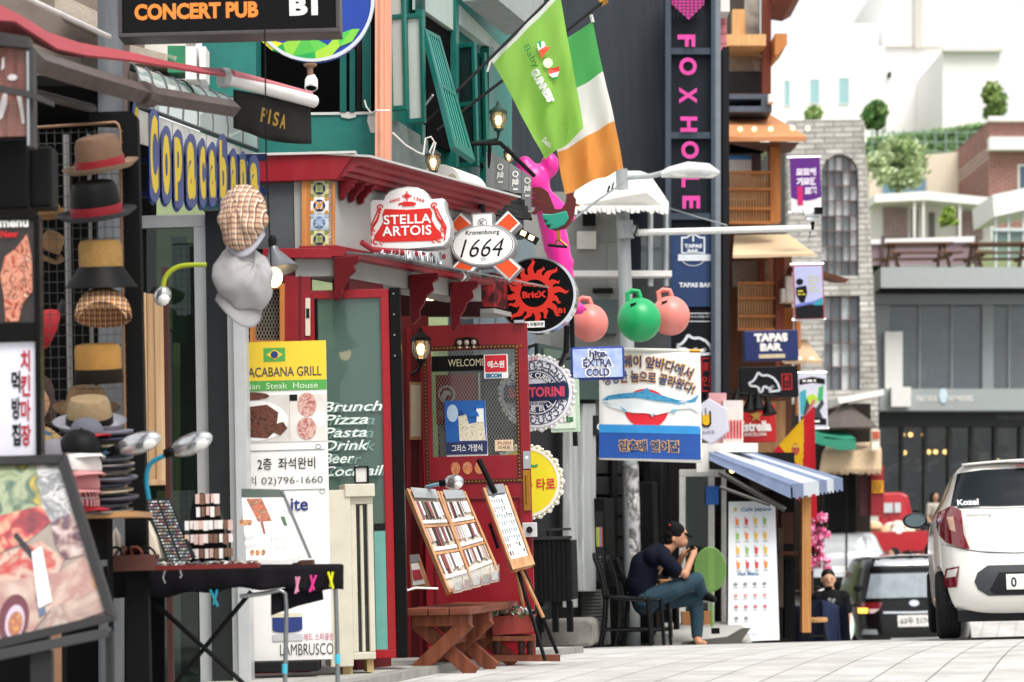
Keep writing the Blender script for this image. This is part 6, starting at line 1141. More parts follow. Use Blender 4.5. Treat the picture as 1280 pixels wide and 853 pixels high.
b=t.b(ramp(['#5a4a52','#c8a8a0','#8a6a72','#d8c8c4','#3a3438'],9,.15,coat=.8)); b.rect(727,640,742,730,-.006,-.001); b.build('poster',smooth=False); b=t.b(None); b.rect(744,640,755,727,-.006,-.001,pm('#2a2a2c',.2)); 
for i,c in enumerate(('#9ab84a','#d8c040','#8a8ac0','#c86a4a')): b.rect(746+i*2,660,747.4+i*2,684,-.008,-.0065,pm(c,.4))
b.scrib(749,705,8,20,5,-.008,GREY,1); b.build('menu_print',smooth=False); b=t.b(pm('#6c6d6c',.6,.2))
for i in range(16): b.rect(714,737+i*4.3,750,739.6+i*4.3,-.01,.25); b.rect(714,739.6+i*4.3,750,741.3+i*4.3,.01,.25)
b.build('corrugated_base',smooth=False)
t=P('planter_rail','black boarded planter box with a low rail in front of the poster case','planter',691,720,21.2,-12,base=806); b=t.b(pm('#17181a',.5,var=.2))
for i in range(8): b.rect(668+i*5.7,675,673+i*5.7,752,0,.03)
b.rect(668,676,714,750,.03,.3); b.build('box',smooth=False); b=t.b(pm('#3a3c3e',.4,.3)); b.rect(667,671,715,675,-.02,.04); b.rect(667,661,715,664,-.02,.02); b.build('rail',smooth=False)
for x in (670,688,706): b=t.b(BLK); b.rect(x,752,x+7,790,.02,.08); b.build('leg',smooth=False)
b=t.b(BLK)
for x in (669,685,701): b.rect(x,664,x+3,671,-.01,.01)
b.build('post',smooth=False)
s=P('stone_step','rough grey stone block step at the edge of the pavement','step',702,792,21.6,-8,base=808,single=True); b=s.b(pm('#8f8c85',.95,var=.35,sc=5,bump=.9,bsc=14)); b.hexa([(664,812,0),(664,783,0),(676,776,.05),(734,775,.05),(740,781,0),(740,809,0)],[(668,812,.9),(668,783,.9),(678,777,.85),(730,776,.85),(736,781,.9),(736,809,.9)]); b.build('s',bevel=.03,smooth=False)
s=P('speaker_column','black square speaker column in front of the steel posts','speaker',807,690,24.0,-15,base=803,single=True); b=s.b(BLK); b.rect(796,603,818,803,0,.25); b.build('s',bevel=.01,smooth=False)
# lamp post
LPX=784
t=T('street_lamp','galvanised street lamp post with a curved lamp arm and a long camera arm','lamp post',gat(787,24.0)); D=deep(24.0); GV=grain('#8b9092','#a5aaab',14,14,.8,.45)
b=t.b(GV,D); b.tube([(791,830,0),(786,500,0),(777,212,0)],[.081,.074,.063],18); b.build('post')
b=t.b(GV,D); b.tube([(778,223,-.02),(812,221,-.02),(832,216,-.02)],.028,10); b.build('lamp_arm')
b=t.b(pm('#d5d8d6',.35,.2)); b.mp=D; b.tube([(826,219,-.02),(836,216,-.02),(860,213,-.02),(885,214,-.02),(899,217,-.02)],[.03,.055,.085,.075,.02],14); b.build('lamp_head',smooth=True)
b=t.b(pm('#efede6',.2),D); b.hexa([(838,219,-.09),(896,220,-.06),(896,220,.03),(838,219,.06)],[(842,222,-.07),(890,223,-.05),(890,223,.02),(842,222,.04)]); b.build('lamp_glass',smooth=False)
b=t.b(pm('#e6e5e1',.4),D); b.tube([(782,293,-.1),(1012,287,-.1)],.034,14); b.build('camera_arm'); b=t.b(GV,D)
b.tube([(780,278,-.08),(782,300,-.08)],.085,16); b.tube([(786,290,-.1),(797,290,-.1)],.055,14); b.build('clamp')
b=t.b(pm('#cfd6d8',.5),D); b.tube([(788,580,0),(791,704,0)],[.0825,.0825],16,ramp(['#c8c6c2','#a8a8a8','#4c4c4c','#d0cfcc','#8a8a88'],6,.7)); b.build('torn_poster')
t=T('traffic_camera','small white and black camera bracketed on the end of the long arm','camera',at(1014,270,23.9)); D=deep(23.9); b=t.b(pm('#d9dcdc',.4,.2),D); b.tube([(1005,268,0),(1026,266,0)],.045,12); b.tube([(1008,275,0),(1024,274,0)],.03,10); b.build('body'); b=t.b(BLKG,D); b.rect(1017,261,1027,269,-.1,.02); b.tube([(1016,277,0),(1015,287,0)],.02,8); b.tube([(1013,288,0),(1012,297,0),(1019,295,0)],.006,6); b.build('bracket',smooth=False)
t=T('overhead_cable','thin steel cables and looped wires tied to the lamp post','cable',at(780,240,23.9)); b=t.b(pm('#8d9194',.4,.5)); b.tubew([at(835,260,24.2),at(870,271,24.0),at(909,282,23.9)],.009,6); b.tubew([at(715,276,19.6),at(745,252,20.4),at(780,228,23.9)],.009,6); b.build('cable')
b=t.b(BLK,deep(23.85)); b.tube([(762,232,0),(758,245,0),(764,258,0),(772,265,0),(779,262,0)],.012,7); b.tube([(767,228,0),(764,240,0),(772,252,0),(778,255,0)],.01,7); b.tube([(791,278,-.12),(796,285,-.12),(792,297,-.12),(799,299,-.12)],.01,7); b.build('looped_wire')
# hire cold sign
t=P('cold_sign','small blue and white lightbox reading extra cold','sign',747,454,18.6); b=t.b(pm('#17358a',.4)); b.rect(713,433,781,475,0,.09); b.build('casing',smooth=False,bevel=.025,seg=3)
b=t.b(ramp(['#8ea6e6','#b8c8f2','#7a96de'],5,.4)); b.rect(716,436,778,472,-.006,-.001); b.build('face',smooth=False); b=t.b(PRW); DB=pm('#1a2a6e',.5)
for s_,y,w_,h_ in (('hite',442,20,9),('EXTRA',453.5,36,9.5),('COLD',465.5,29,9.5)): b.txt(s_,747,y,w_+4,h_+3.5,-.009,PRW,.09); b.txt(s_,747,y,w_,h_,-.012,DB,.02)
b.build('lettering',smooth=False); b=t.b(IRON); b.tube([(714,446,.05),(700,445,.3)],.014,8); b.build('bracket')
# salmon banner
t=P('salmon_banner','white and blue hanging banner with a salmon on a red disc','banner',812,503,20.3,-4); b=t.b(pm('#eeeeea',.55,var=.03)); b.grid(lambda u,v:t.map(751+126*u-4*v+2*u*v,435+6*u+(137)*v+(2*u+1)*v,.012*math.sin(u*5+v*3)),14,14); b.build('cloth',solid=.004)
tm=lambda x,y,d=0: t.map(x,y+(x-751)*.048-2,d+.012*math.sin((x-751)/126*5+(y-437)/137*3))
b=t.b(None,tm); BB=pm('#1d4f9e',.5); 
def gridpoly(b,x0,y0,x1,y1,d,m,n=14): b.grid(lambda u,v:b.mp(x0(v)+(x1(v)-x0(v))*u,y0+(y1-y0)*v,d),n,n,m)
gridpoly(b,lambda v:748.2-.9*v,535,573.5 and 533,lambda v:0,0,None) if 0 else None
b.grid(lambda u,v:tm(748.0-.8*v+126.3*u,533+40*v,-.008),14,10,BB)
for i in range(38): b.disc(749.5+i*3.3,533.5,1.9,3.2,-.0085,None,pm('#2f8fd0',.5),10); 
b.grid(lambda u,v:tm(748+126.3*u,534+7*v,-.0095),14,3,pm('#2f8fd0',.5))
b.disc(807.5,510,27.5,24.5,-.008,None,pm('#d6202e',.5,var=.03),40); b.grid(lambda u,v:tm(760+100*u,527.2+6.2*v,-.0078),10,2,pm('#eeeeea',.55)) if 0 else None
fish=[(752,501),(760,495),(775,492),(795,490),(803,488),(810,484),(813,489),(830,494),(848,499),(856,500),(864,498),(874,491),(871,503),(874,515),(863,509),(848,510),(836,514),(820,518),(806,516),(790,516),(772,512),(760,508)]
b.poly(fish,-.014,-.011,pm('#dfe6e8',.35,var=.1)); up=[(752,501),(760,495),(775,492),(795,490),(803,488),(810,484),(813,489),(830,494),(848,499),(856,500),(864,498),(874,491),(869,501),(848,504),(820,500),(795,497),(770,499)]
b.poly(up,-.016,-.0145,ramp(['#1d6f9e','#4a9cc4','#2a82b0'],30,.35)); b.poly([(774,508),(783,512),(781,516)],-.017,-.0165,pm('#7fb6d0',.4)); b.poly([(838,511),(846,510),(842,516)],-.017,-.0165,pm('#7fb6d0',.4)); b.poly([(812,517),(818,516),(815,521)],-.0165,-.0145,pm('#9ec6d8',.4)); b.disc(759,500,1,1,-.019,-.0165,INK,10); b.poly([(752,502),(758,503),(765,507)],-.018,-.0165,pm('#8fa5ae',.4))
OT=pm('#e0a860',.5); BT=pm('#17406e',.5)
for s_,cx,cy,w_,h_,rt in (('노르웨이 앞바다에서',812,452,112,15,-6),('싱싱한 놈으로 골라왔다!',812,471,116,14,-5)):
    b.txt(s_,cx,cy,w_+2.5,h_+2.5,-.010,OT,.075,0,rt,170); b.txt(s_,cx,cy,w_,h_,-.013,BT,.02,0,rt,170)
b.txt('김춘배 연어집',809,557,76,16,-.012,OT,.085); b.txt('김춘배 연어집',809,557,73.5,14,-.015,BT,.03); b.build('print',smooth=False)
b=t.b(pm('#d9d7d0',.4)); b.tube([(745,434,0),(880,441,0)],.016,10); b.build('top_bar'); b=t.b(BRASS); b.tube([(864,440.5,0),(877,441,0)],.02,10); b.build('bar_end')
# hopper balls
def hopper(cx,cy,r_,Y,c,label):
    t=P('hopper_ball',label,'ball',cx,cy,Y,group='hopper balls hung on the street'); b=t.b(pm(c,.35,var=.06,spec=.5)); s=Y/F; b.ball((cx,cy,0),r_*s*.98,r_*s,r_*s,n=36); b.build('ball')
    b=t.b(pm(c,.4,var=.06)); b.tube([(cx-13,cy-r_*.72,0),(cx-14,cy-r_*1.2,0),(cx-8,cy-r_*1.32,0),(cx+0,cy-r_*1.28,0),(cx+3,cy-r_*.9,0)],.022,10); b.build('handle')
    b=t.b(BLK); b.poly([(cx-12,cy-r_*.65),(cx-4,cy-r_*.72),(cx-6,cy-r_*.6),(cx-11,cy-r_*.55)],-r_*s*.8,-r_*s*.7); b.build('face_mark',smooth=False)
hopper(737,404,24,19.4,'#e07f76','pink hopper ball left of the lamp post'); hopper(799,400,28,20.0,'#12a05c','green hopper ball beside the lamp post'); hopper(838,395,25,20.4,'#e0837a','pink hopper ball at the right of the lamp post')
# rooster, inflatable
t=P('metal_rooster','painted metal rooster ornament with maroon body and teal wing','ornament',690,270,17.9,base=310); MR=pm('#5e1a20',.35,var=.1,spec=.6)
body=[(661,250),(669,248),(675,251),(663,242),(660,239),(672,242),(679,246),(664,237),(668,233),(678,234),(686,240),(690,251),(694,262),(702,262),(707,255),(709,246),(707,240),(712,243),(714,240),(716,243),(719,241),(718,246),(721,251),(720,258),(718,270),(713,281),(706,287),(694,289),(684,285),(680,276),(677,262),(668,268),(664,266),(674,257),(663,258)]
b=t.b(MR); b.poly(body,-.02,.03); b.build('body',bevel=.01,smooth=False); b=t.b(pm('#1c9c86',.35,spec=.6)); b.poly([(677,268),(690,269),(708,265),(711,274),(706,282),(696,287),(684,288),(688,283),(679,281),(684,278),(678,274)],-.05,-.022); b.build('wing',bevel=.008,smooth=False)
b=t.b(BRASS); b.tube([(696,288,0),(697,300,0),(693,307,0)],.01,6); b.tube([(698,288,.01),(699,301,.01),(708,309,.01)],.01,6); b.poly([(719,254),(726,258),(719,259)],-.01,.01); b.build('leg',smooth=False); b=t.b(IRON); b.tube([(684,307,0),(708,310,0)],.012,6); b.build('perch')
t=P('inflatable','tall magenta inflatable figure behind the metal rooster','inflatable',690,290,18.6,base=420); b=B(None,raw)
s=18.6/F; MP=pm('#e8269a',.35,var=.06,spec=.5); o=t.inv@t.map(690,290,0)
def ip(x,y,d=0): return t.inv@t.map(x,y,d)
fuse('figure',t,[('b',ip(667,228),(.14,.12,.16)),('b',ip(658,210),(.08,.08,.11)),('b',ip(690,205),(.07,.07,.1)),('c',[ip(676,240),ip(686,262),ip(694,300),ip(702,340),ip(710,385)],[.09,.1,.105,.085,.07]),('c',[ip(690,250),ip(712,272)],[.06,.05]),('c',[ip(684,275),ip(692,310),ip(704,330)],[.07,.085,.08]),('b',ip(720,388),(.06,.06,.05)),('c',[ip(690,330),ip(684,350)],[.05,.035])],MP,.02,4)
b=t.b(IRON); b.tube([(712,385,.05),(712,560,.05)],.02,8); b.build('pole')
# flags
def fold(x,y): return .06*math.sin(x*.085+y*.022)+.035*math.sin(x*.17-y*.035)+.012*math.sin(x*.31+y*.05)
def flag(t,Y,A,Bc,Cc,Dc,mats,n=26,sag=0,name='cloth'):
    q=deep(Y); b=t.b(); 
    def fn(u,v): x=(A[0]*(1-u)+Bc[0]*u)*(1-v)+(Dc[0]*(1-u)+Cc[0]*u)*v; y=(A[1]*(1-u)+Bc[1]*u)*(1-v)+(Dc[1]*(1-u)+Cc[1]*u)*v+sag*math.sin(math.pi*u)*v; x+=1.5*math.sin(v*6+u*3)*v; return q(x,y,fold(x,y)*(.25+v))
    vs=[fn(i/n,j/n) for j in range(n+1) for i in range(n+1)]; o=len(b.v); b.v+=vs
    for j in range(n):
        for i in range(n): b.f.append((j*(n+1)+i,j*(n+1)+i+1,(j+1)*(n+1)+i+1,(j+1)*(n+1)+i)); b.fm.append(b._mi(mats(i/n,j/n)))
    return b
def cloth(h):
    k=('cl',h)
    if k in _mc: return _mc[k]
    m,nt_,p=newmat('cloth'); L=nt_.links.new; d=nt_.nodes.new('ShaderNodeBsdfDiffuse'); d.inputs[0].default_value=(*lin(h),1); tr=nt_.nodes.new('ShaderNodeBsdfTranslucent'); tr.inputs[0].default_value=(*lin(h),1); mx=nt_.nodes.new('ShaderNodeMixShader'); mx.inputs[0].default_value=.5; L(d.outputs[0],mx.inputs[1]); L(tr.outputs[0],mx.inputs[2]); L(mx.outputs[0],nt_.nodes['Material Output'].inputs[0]); nt_.nodes.remove(p); _mc[k]=m; return m
t=T('flag','lime green pub flag with baby guinness lettering hanging from a slanted pole','flag',at(660,40,16.2),group='flags on slanted poles'); LM=cloth('#a2d765')
b=flag(t,16.2,(614,75),(699,-12),(729,160),(682,199),lambda u,v:cloth('#f2f6ea') if v<.025 else LM); b.build('cloth')
b=t.b(None,lambda x,y,d=0: deep(16.2)(x,y,fold(x,y)*(.25+max(0,(y-40)/130))-.03+d)); DG=pm('#3f9a4a',.5); b.txt('Baby',663.5,71.5,31,10,0,DG,.0,0,-62); b.txt('GUINNESS',678,109,48,10.5,0,PRW,.06,0,-63)
for pts,c in (([(671,55),(680,52),(682,58),(673,64)],'#f4f4f0'),([(673,64),(682,58),(688,60),(677,74)],'#d8502c'),([(670,54),(676,51.5),(677,60),(671.5,64)],'#2a9a4a'),([(685,88),(699,85),(699,91),(686,95)],'#d8402c'),([(686,95),(699,91),(697,97),(690,99)],'#f4f4f0'),([(690,99),(697,97),(694,103)],'#2a9a4a')): b.poly(pts,0,None,pm(c,.6))
b.disc(685,80,6,6.5,.002,None,pm('#d8f0c0',.6),20); b.txt('Dublin',684,181,13,6,0,PRW,.02,0,-45); b.build('print',smooth=False); b=t.b(IRON); b.tubew([at(530,155,15.8),at(614,72,16.1),at(706,-20,16.4)],.011,8); b.build('pole'); b=t.b(WHT); b.tubew([at(614,74,16.15),at(609,90,16.15)],.008,6); b.build('tie')
t=T('flag','irish tricolour of green, white and orange hanging behind the lime flag','flag',at(720,50,17.0),group='flags on slanted poles')
b=flag(t,17.0,(676,70),(741,27),(779,209),(707,244),lambda u,v:cloth('#5fb868') if v<.345-.0*u else cloth('#f4f3ee') if v<.67 else cloth('#f0a458')); b.build('cloth'); b=t.b(IRON); b.tubew([at(545,164,16.2),at(640,92,16.6),at(757,0,17.0)],.011,8); b.ball((0,0,0),.001) if 0 else None; b.build('pole'); b=t.b(BRASS,deep(17.0)); b.tube([(750,4,0),(758,-1,0)],.03,8); b.build('finial'); b=t.b(WHT,deep(17.0)); b.tube([(741,28,0),(739,19,0)],.014,6); b.build('tie')
# signs further down the street
t=P('juice_sign','white hexagon sign with a yellow juice cup and je juice lettering','sign',887,526,24.6,-8); hx=[(866,512),(887,498),(909,512),(910,540),(888,556),(866,541)]; b=t.b(pm('#d5d4e0',.4,var=.03)); b.poly(hx,0,.12); b.build('panel',smooth=False,bevel=.008)
b=t.b(None); b.poly([(876,514),(876,530),(880,534),(886,534),(889,530),(889,514),(887,514),(887,529),(885,532),(881,532),(878,529),(878,514)],-.01,-.002,INK); b.poly([(878,519),(887,518),(887,529),(885,531.5),(881,531.5),(878,529)],-.008,-.001,pm('#e8b81c',.4)); b.rect(882.3,510,883.2,519,-.01,-.002,INK); b.txt('JE JUICE',882,541,21,5,-.005,pm('#3a3a44',.5)); b.build('lettering',smooth=False); b=t.b(WHT); b.rect(869,556.2,884,590,.0,.1); b.build('stem',smooth=False)
t=P('tapas_sign','navy lightbox with white tapas bar lettering on the wooden tower','sign',964,432,30.5); b=t.b(pm('#1c2c66',.4)); b.rect(930,413,998,451,0,.2); b.build('box',smooth=False,bevel=.01); b=t.b(PRW); b.txt('TAPAS',964,422,42,11,-.006,PRW,.08); b.txt('BAR',964,434,28,10,-.006,PRW,.08); b.rect(948,443,981,448,-.006,None,pm('#d8c8a8',.5)); b.build('lettering',smooth=False)
t=P('frog_sign','black lightbox with a white frog outline and red seal below the tapas sign','sign',961,477,30.0); b=t.b(pm('#18191c',.4)); b.rect(925,458,998,497,0,.2); b.build('box',smooth=False,bevel=.01); b=t.b(TB); whale(b,936,464,40,26,-.008,TB,.025); b.frame(977,468,990,488,1,-.01,-.005,RDS); b.txt('美',983.5,474,7,8,-.008,RDS); b.txt('인',983.5,483,7,8,-.008,RDS); b.build('lettering',smooth=False)
t=P('estrella_sign','red sign with white estrella lettering and a gold star','sign',946,529,28.6); b=t.b(pm('#c01c22',.4,var=.05)); b.rect(922,506,970,553,0,.1); b.build('panel',smooth=False,bevel=.006); b=t.b(PRW); b.txt('Estrella',944,533,40,13,-.006,PRW,.05); b.txt('BARCELONA',944,543,28,4.5,-.006,PRW,.02); b.poly([(945.5+(8.5 if i%2==0 else 3.6)*math.sin(i*math.pi/5),520-(8.5 if i%2==0 else 3.6)*math.cos(i*math.pi/5)) for i in range(10)],-.012,-.004,pm('#b8944a',.4,.4)); b.build('lettering',smooth=False)
for x in (922,938,949,961): pass
for i,(x,y) in enumerate(((919,503),(937,508),(947,506),(961,512))):
    s=P('clip_spotlight',['black cone spotlight at the left above the estrella sign','second black cone spotlight from the left above the estrella sign','third black cone spotlight from the left above the estrella sign','black cone spotlight at the right above the estrella sign'][i],'lamp',x,y,28.3,group='clip spotlights over the estrella sign',single=True); b=s.b(BLK); b.lathe((x,y,0),[(.02,.16),(.03,.1),(.09,-.06),(.07,-.06)],14,None,(.25-.12*i,.2,1)); b.tube([(x,y-12,0),(x+1,y-4,0)],.012,6); b.build('s')
s=P('lamp_rail','thin black rail carrying the cone spotlights','rail',942,495,28.35,single=True); s.b(BLK).tube([(912,490,0),(972,497,0)],.014,6).build('r')
def banner(label,x0,y0,x1,y1,Y,fn):
    t=P('street_banner',label,'banner',(x0+x1)/2,(y0+y1)/2,Y,group='vertical street banners'); b=t.b(); fn(t); b=t.b(STEEL); b.tube([(x0-3,y0-1,.02),(x1+1,y0-1,.02)],.018,6); b.tube([(x0-3,y1+1,.02),(x1+1,y1+1,.02)],.018,6); b.build('rod')
def bn1(t):
    b=t.b(); b.rect(988,197,1026,265,0,.02,pm('#efe9ee',.5)); b.build('sheet',smooth=False); b=t.b(); b.poly([(988,197),(1026,197),(1026,247),(1018,250),(1007,251.5),(996,250),(988,247)],-.004,-.001,pm('#5b1a80',.5,var=.06)); PM=pm('#e8dff0',.5)
    b.txt('모모의',1008,215,25,10,-.008,PM,.08); b.txt('기묘한',1008,227,25,10,-.008,PM,.08); b.txt('모험',1013,239,15,10,-.008,PM,.08); b.rect(996,233,1003,257,-.006,-.0045,pm('#c81c6a',.5)); b.build('print',smooth=False)
banner('purple street banner with white korean title on the wooden tower',988,197,1026,265,32.8,bn1)
def bn2(t):
    b=t.b(); b.rect(992,331,1030,399,0,.02,pm('#b04a50',.5)); b.build('sheet',smooth=False); b=t.b(); b.rect(993.5,332.5,1028.5,398,-.004,-.001,pm('#b9bfe6',.5,var=.08)); b.poly([(993.5,381),(1003,379),(1016,377),(1028.5,372),(1028.5,398),(993.5,398)],-.007,-.0045,pm('#6a7ad0',.5)); b.poly([(993.5,384),(1010,381),(1028.5,380),(1028.5,398),(993.5,398)],-.009,-.0075,pm('#1c1c20',.5)); b.poly([(995,359),(1008,357),(1009,366),(1005,378),(1000,378),(995,368)],-.011,-.0095,INK); b.disc(1000,352,4.5,4,-.011,-.0045,INK,16); b.scrib(1002,366,10,8,2,-.013,pm('#d8c83a',.5),2,1); b.scrib(1018,355,14,22,5,-.006,pm('#c9c878',.5),1.8,2); b.poly([(1018,378),(1028,373),(1028,382),(1016,382)],-.0105,-.0095,pm('#2fa0b0',.5)); b.build('print',smooth=False)
banner('pale lilac street banner with a black figure and dark foot',992,331,1030,399,32.6,bn2)
def bn3(t):
    b=t.b(); b.rect(998,467,1034,535,0,.02,pm('#d4d6e2',.5)); b.build('sheet',smooth=False); b=t.b(); b.poly([(1000,474),(1016,471),(1032,474),(1032,481),(1016,478.5),(1000,481)],-.004,-.001,INK); b.poly([(1000,520),(1032,524),(1032,532),(1016,531),(1000,530)],-.004,-.001,INK); b.poly([(1000,490),(1008,486),(1008,515),(1000,519)],-.004,-.001,pm('#3fa8b8',.5)); b.poly([(1024,485),(1030,482),(1028,505),(1022,500)],-.004,-.001,pm('#3fae6a',.5)); b.disc(1015,500,7,7,-.006,-.001,pm('#b8d83a',.5),20); b.poly([(1003,522),(1008,498),(1013,508),(1020,510),(1028,499),(1030,505),(1024,514),(1028,523)],-.009,-.0065,pm('#3a3a3e',.5)); b.scrib(1016,476,24,4,1,-.006,PRW,2.5,4); b.scrib(1016,527,22,4,1,-.006,PRW,2.5,5); b.build('print',smooth=False)
banner('white street banner with black top lettering and a green circle above the spanish flag',998,467,1034,535,32.2,bn3)
t=T('flag','red and yellow spanish flag drooping above the striped awning','flag',at(1010,530,28.3),group='flags on slanted poles')
def spm(u,v): return cloth('#c8202a') if u<.3 or u>.66 else cloth('#f0b81e')
spx=lambda x,y: cloth('#d0303a') if (y-556>1.083*(x-975) or x>1005-(y-523)*.03) else cloth('#f0c030')
q=deep(28.3); b=t.b(); n=36; A,Bc,Cc,Dc=(1010,516),(1018,508),(1021,655),(960,572)
def fs(u,v):
    x=(A[0]*(1-v)+Dc[0]*v)*(1-u)+(Bc[0]*(1-v)+Cc[0]*v)*u; y=(A[1]*(1-v)+Dc[1]*v)*(1-u)+(Bc[1]*(1-v)+Cc[1]*v)*u; return q(x,y,.05*math.sin(u*9+v*2)*v)
vs=[fs(i/n,j/n) for j in range(n+1) for i in range(n+1)]; b.v+=vs
for j in range(n):
    for i in range(n): b.f.append((j*(n+1)+i,j*(n+1)+i+1,(j+1)*(n+1)+i+1,(j+1)*(n+1)+i)); b.fm.append(b._mi(spx((Dc[0]*(j/n)+A[0]*(1-j/n))*(1-i/n)+(Cc[0]*(j/n)+Bc[0]*(1-j/n))*i/n,(Dc[1]*(j/n)+A[1]*(1-j/n))*(1-i/n)+(Cc[1]*(j/n)+Bc[1]*(1-j/n))*i/n)))
b.build('cloth'); b=t.b(pm('#a8442a',.5),deep(28.2)); b.disc(994,562,5,8,-.04,None,None,12); b.rect(990,556,998,560,-.045,None,pm('#c89a3a',.5)); b.build('crest',smooth=False); b=t.b(pm('#c87a80',.5),deep(28.35)); b.tube([(1018,500,0),(1006,524,.0)],.02,6); b.build('pole')
# juice cafe
t=T('juice_cafe','small cafe with white framed glass front and dark timber interior under the striped awning','building',gat(930,26)); D=deep(25.6)
b=t.b(pm('#1a1715',.7,var=.2),D); b.rect(846,560,1012,830,1.4,1.5); b.rect(906,590,1000,830,.9,1.0,pm('#1e1a18',.8)); b.rect(905,500,930,562,.1,.4,pm('#e0d6d2',.6)); b.rect(888,490,910,565,.2,.5,pm('#d8a0a4',.6)); b.rect(872,555,945,566,-.2,.3,WHT); b.build('wall',smooth=False)
b=t.b(RDS,D)
for i in range(6): b.rect(906+i*4,525,908+i*4,548,.08,.098)
b.build('red_bar',smooth=False)
b=t.b(pm('#e4e4de',.45),deep(25.0)); b.rect(849,587,907,596,0,.08); b.rect(849,596.2,857,805,0,.08); b.rect(885,596.2,893,800,-.02,.08); b.rect(902,596.2,908,800,0,.08); b.build('door_frame',smooth=False,bevel=.006)
b=t.b(glass('#bccfc8',.9,.5,'#28403a'),deep(25.0)); b.rect(857.2,596.2,884.8,785,.03,.04); b.build('pane',smooth=False); b=t.b(pm('#1d6fd0',.4),deep(25.0)); b.rect(882,608,898,631,-.04,-.022); b.build('blue_notice',smooth=False)
b=t.b(WDD,D); b.rect(968,630,976,800,.3,.5); b.rect(975,660,982,760,.2,.4,pm('#5a4a40',.7)); b.rect(940,600,1000,612,.2,.5,pm('#3a3532',.6)); b.rect(976,690,1000,694,.1,.6); b.rect(984,640,1000,680,.6,.65,pm('#4d2c20',.7)); b.rect(985,700,998,800,.3,.5,BLK); b.build('timber_fitting',smooth=False)
b=t.b(grain('#b07840','#c8915a',30,30,2),D); b.rect(1000,612,1011,790,-.2,0); b.build('post',smooth=False)
b=t.b(emit('#ffd090',2),D); [b.ball((x,y,-.2),.03,n=8) for x,y in ((874,589),(913,589))]; b.build('bulb')
t=T('striped_awning','blue and white striped awning sloping over the cafe menu board','awning',at(960,590,25.2)); b=t.b(); cs=[pm('#717f9c',.8,var=.2),pm('#bfc5cc',.8,var=.1)]
A,Bc,Cc,Dc=at(886,566,24.3),at(925,559,27.2),at(1051,597,27.0),at(988,606,24.2)
n=5; cu=[0,.2,.5,.66,.8,1]
for i in range(n):
    u0,u1=cu[i],cu[i+1]; p=lambda u,v:(A*(1-u)+Bc*u)*(1-v)+(Dc*(1-u)+Cc*u)*v; m=cs[i%2]; vs=[p(u0,0),p(u1,0),p(u1,1),p(u0,1)]; z=Vector((0,0,-.03)); b.add(vs+[x+z for x in vs],[(0,1,2,3),(7,6,5,4),(0,4,5,1),(1,5,6,2),(2,6,7,3),(3,7,4,0)],m)
    for k in range(4): w0,w1=u0+(u1-u0)*k/4,u0+(u1-u0)*(k+1)/4; e=Vector((.02,0,-.002)); zz=Vector((0,0,-.13-.02*(k%2))); q0,q1=p(w0,1)+e,p(w1,1)+e; b.add([q0,q1,q1+zz,q0+zz],[(0,1,2,3)],m)
zz=Vector((0,-.02,-.14)); b.add([A+z,Dc+z,Dc+zz,A+z*.9+Vector((0,-.02,-.05))],[(0,1,2,3)],cs[0]); b.build('striped_cloth',smooth=False)
b=t.b(pm('#4a4846',.5)); b.tubew([A+Vector((.1,0,-.2)),Dc+Vector((-.05,.1,-.25))],.03,6); b.tubew([A+Vector((.1,0,-.35)),Dc+Vector((-.2,.1,-.2))],.02,6); b.build('arm')
t=P('menu_board','tall white standing menu board with rows of coloured drinks','menu board',940,715,24.4,base=801); b=t.b(pm('#e6eaee',.4,var=.03),None)
lean=lambda x,y,d=0: face(940,715,24.4)(x-(y-715)*.02,y,(800-y)*.0009+d); b.mp=lean; b.poly([(914,627),(972,628),(973,800),(909,801)],0,.04); b.build('panel',smooth=False)
b=t.b(None,lean); b.txt('Cafe Jejuice',948,638,38,6,-.006,pm('#3a6fa0',.5),.02); b.disc(922,637,2,3,-.006,None,pm('#c8b83a',.5),10); cs=['#e8b83a','#e88a3a','#d8404a','#8fc06a']
r=random.Random(4)
for j,y in enumerate((653,671,689,707)):
    for i in range(4):
        x=924+i*11.5; c=pm(r.choice(cs),.5); b.poly([(x-2.4,y-4),(x+2.2,y-4),(x+1.4,y+4),(x-1.6,y+4)],-.006,None,c); b.rect(x-2,y-7,x-1,y-4,-.006,None,c); b.rect(x-3,y+6,x+3,y+6.7,-.006,None,GREY)
b.txt('Hot Menu',936,717,26,5,-.006,pm('#3a6fa0',.5),.02)
for j,y in enumerate((730,744,758,772)):
    for i in range(4 if j<3 else 2): x=920+i*12; b.disc(x,y,2.6,2,-.006,None,pm(['#8a8a90','#d89a9a','#c8707a','#8a8a90'][j],.5),10); b.rect(x-3,y+4,x+3,y+4.6,-.006,None,GREY)
b.scrib(940,792,34,4,1,-.006,pm('#b8c0e0',.5),1.5,3); b.build('print',smooth=False)
t=P('round_fan','round translucent green fan standing behind the seated man','fan',887,712,24.2,base=790); b=t.b(glass('#c4e09a',.6,.4,'#8fbf6a')); b.disc(888,712,19,27,0,.02,None,32); b.build('disc',smooth=False); b=t.b(pm('#6f9a4a',.5)); b.tube([(888+19*math.cos(R(a)),712+27*math.sin(R(a)),.01) for a in range(0,361,15)],.01,6); b.tube([(888,739,.01),(888,792,.01)],.015,8); b.build('rim')
s=P('cardboard_box','brown cardboard box on the cafe threshold','box',872,776,24.6,single=True); b=s.b(pm('#b07a50',.8)); b.rect(853,765,890,786,0,.2); b.rect(870,765,872,786,-.004,-.001,pm('#c9a070',.6)); b.build('s',smooth=False)
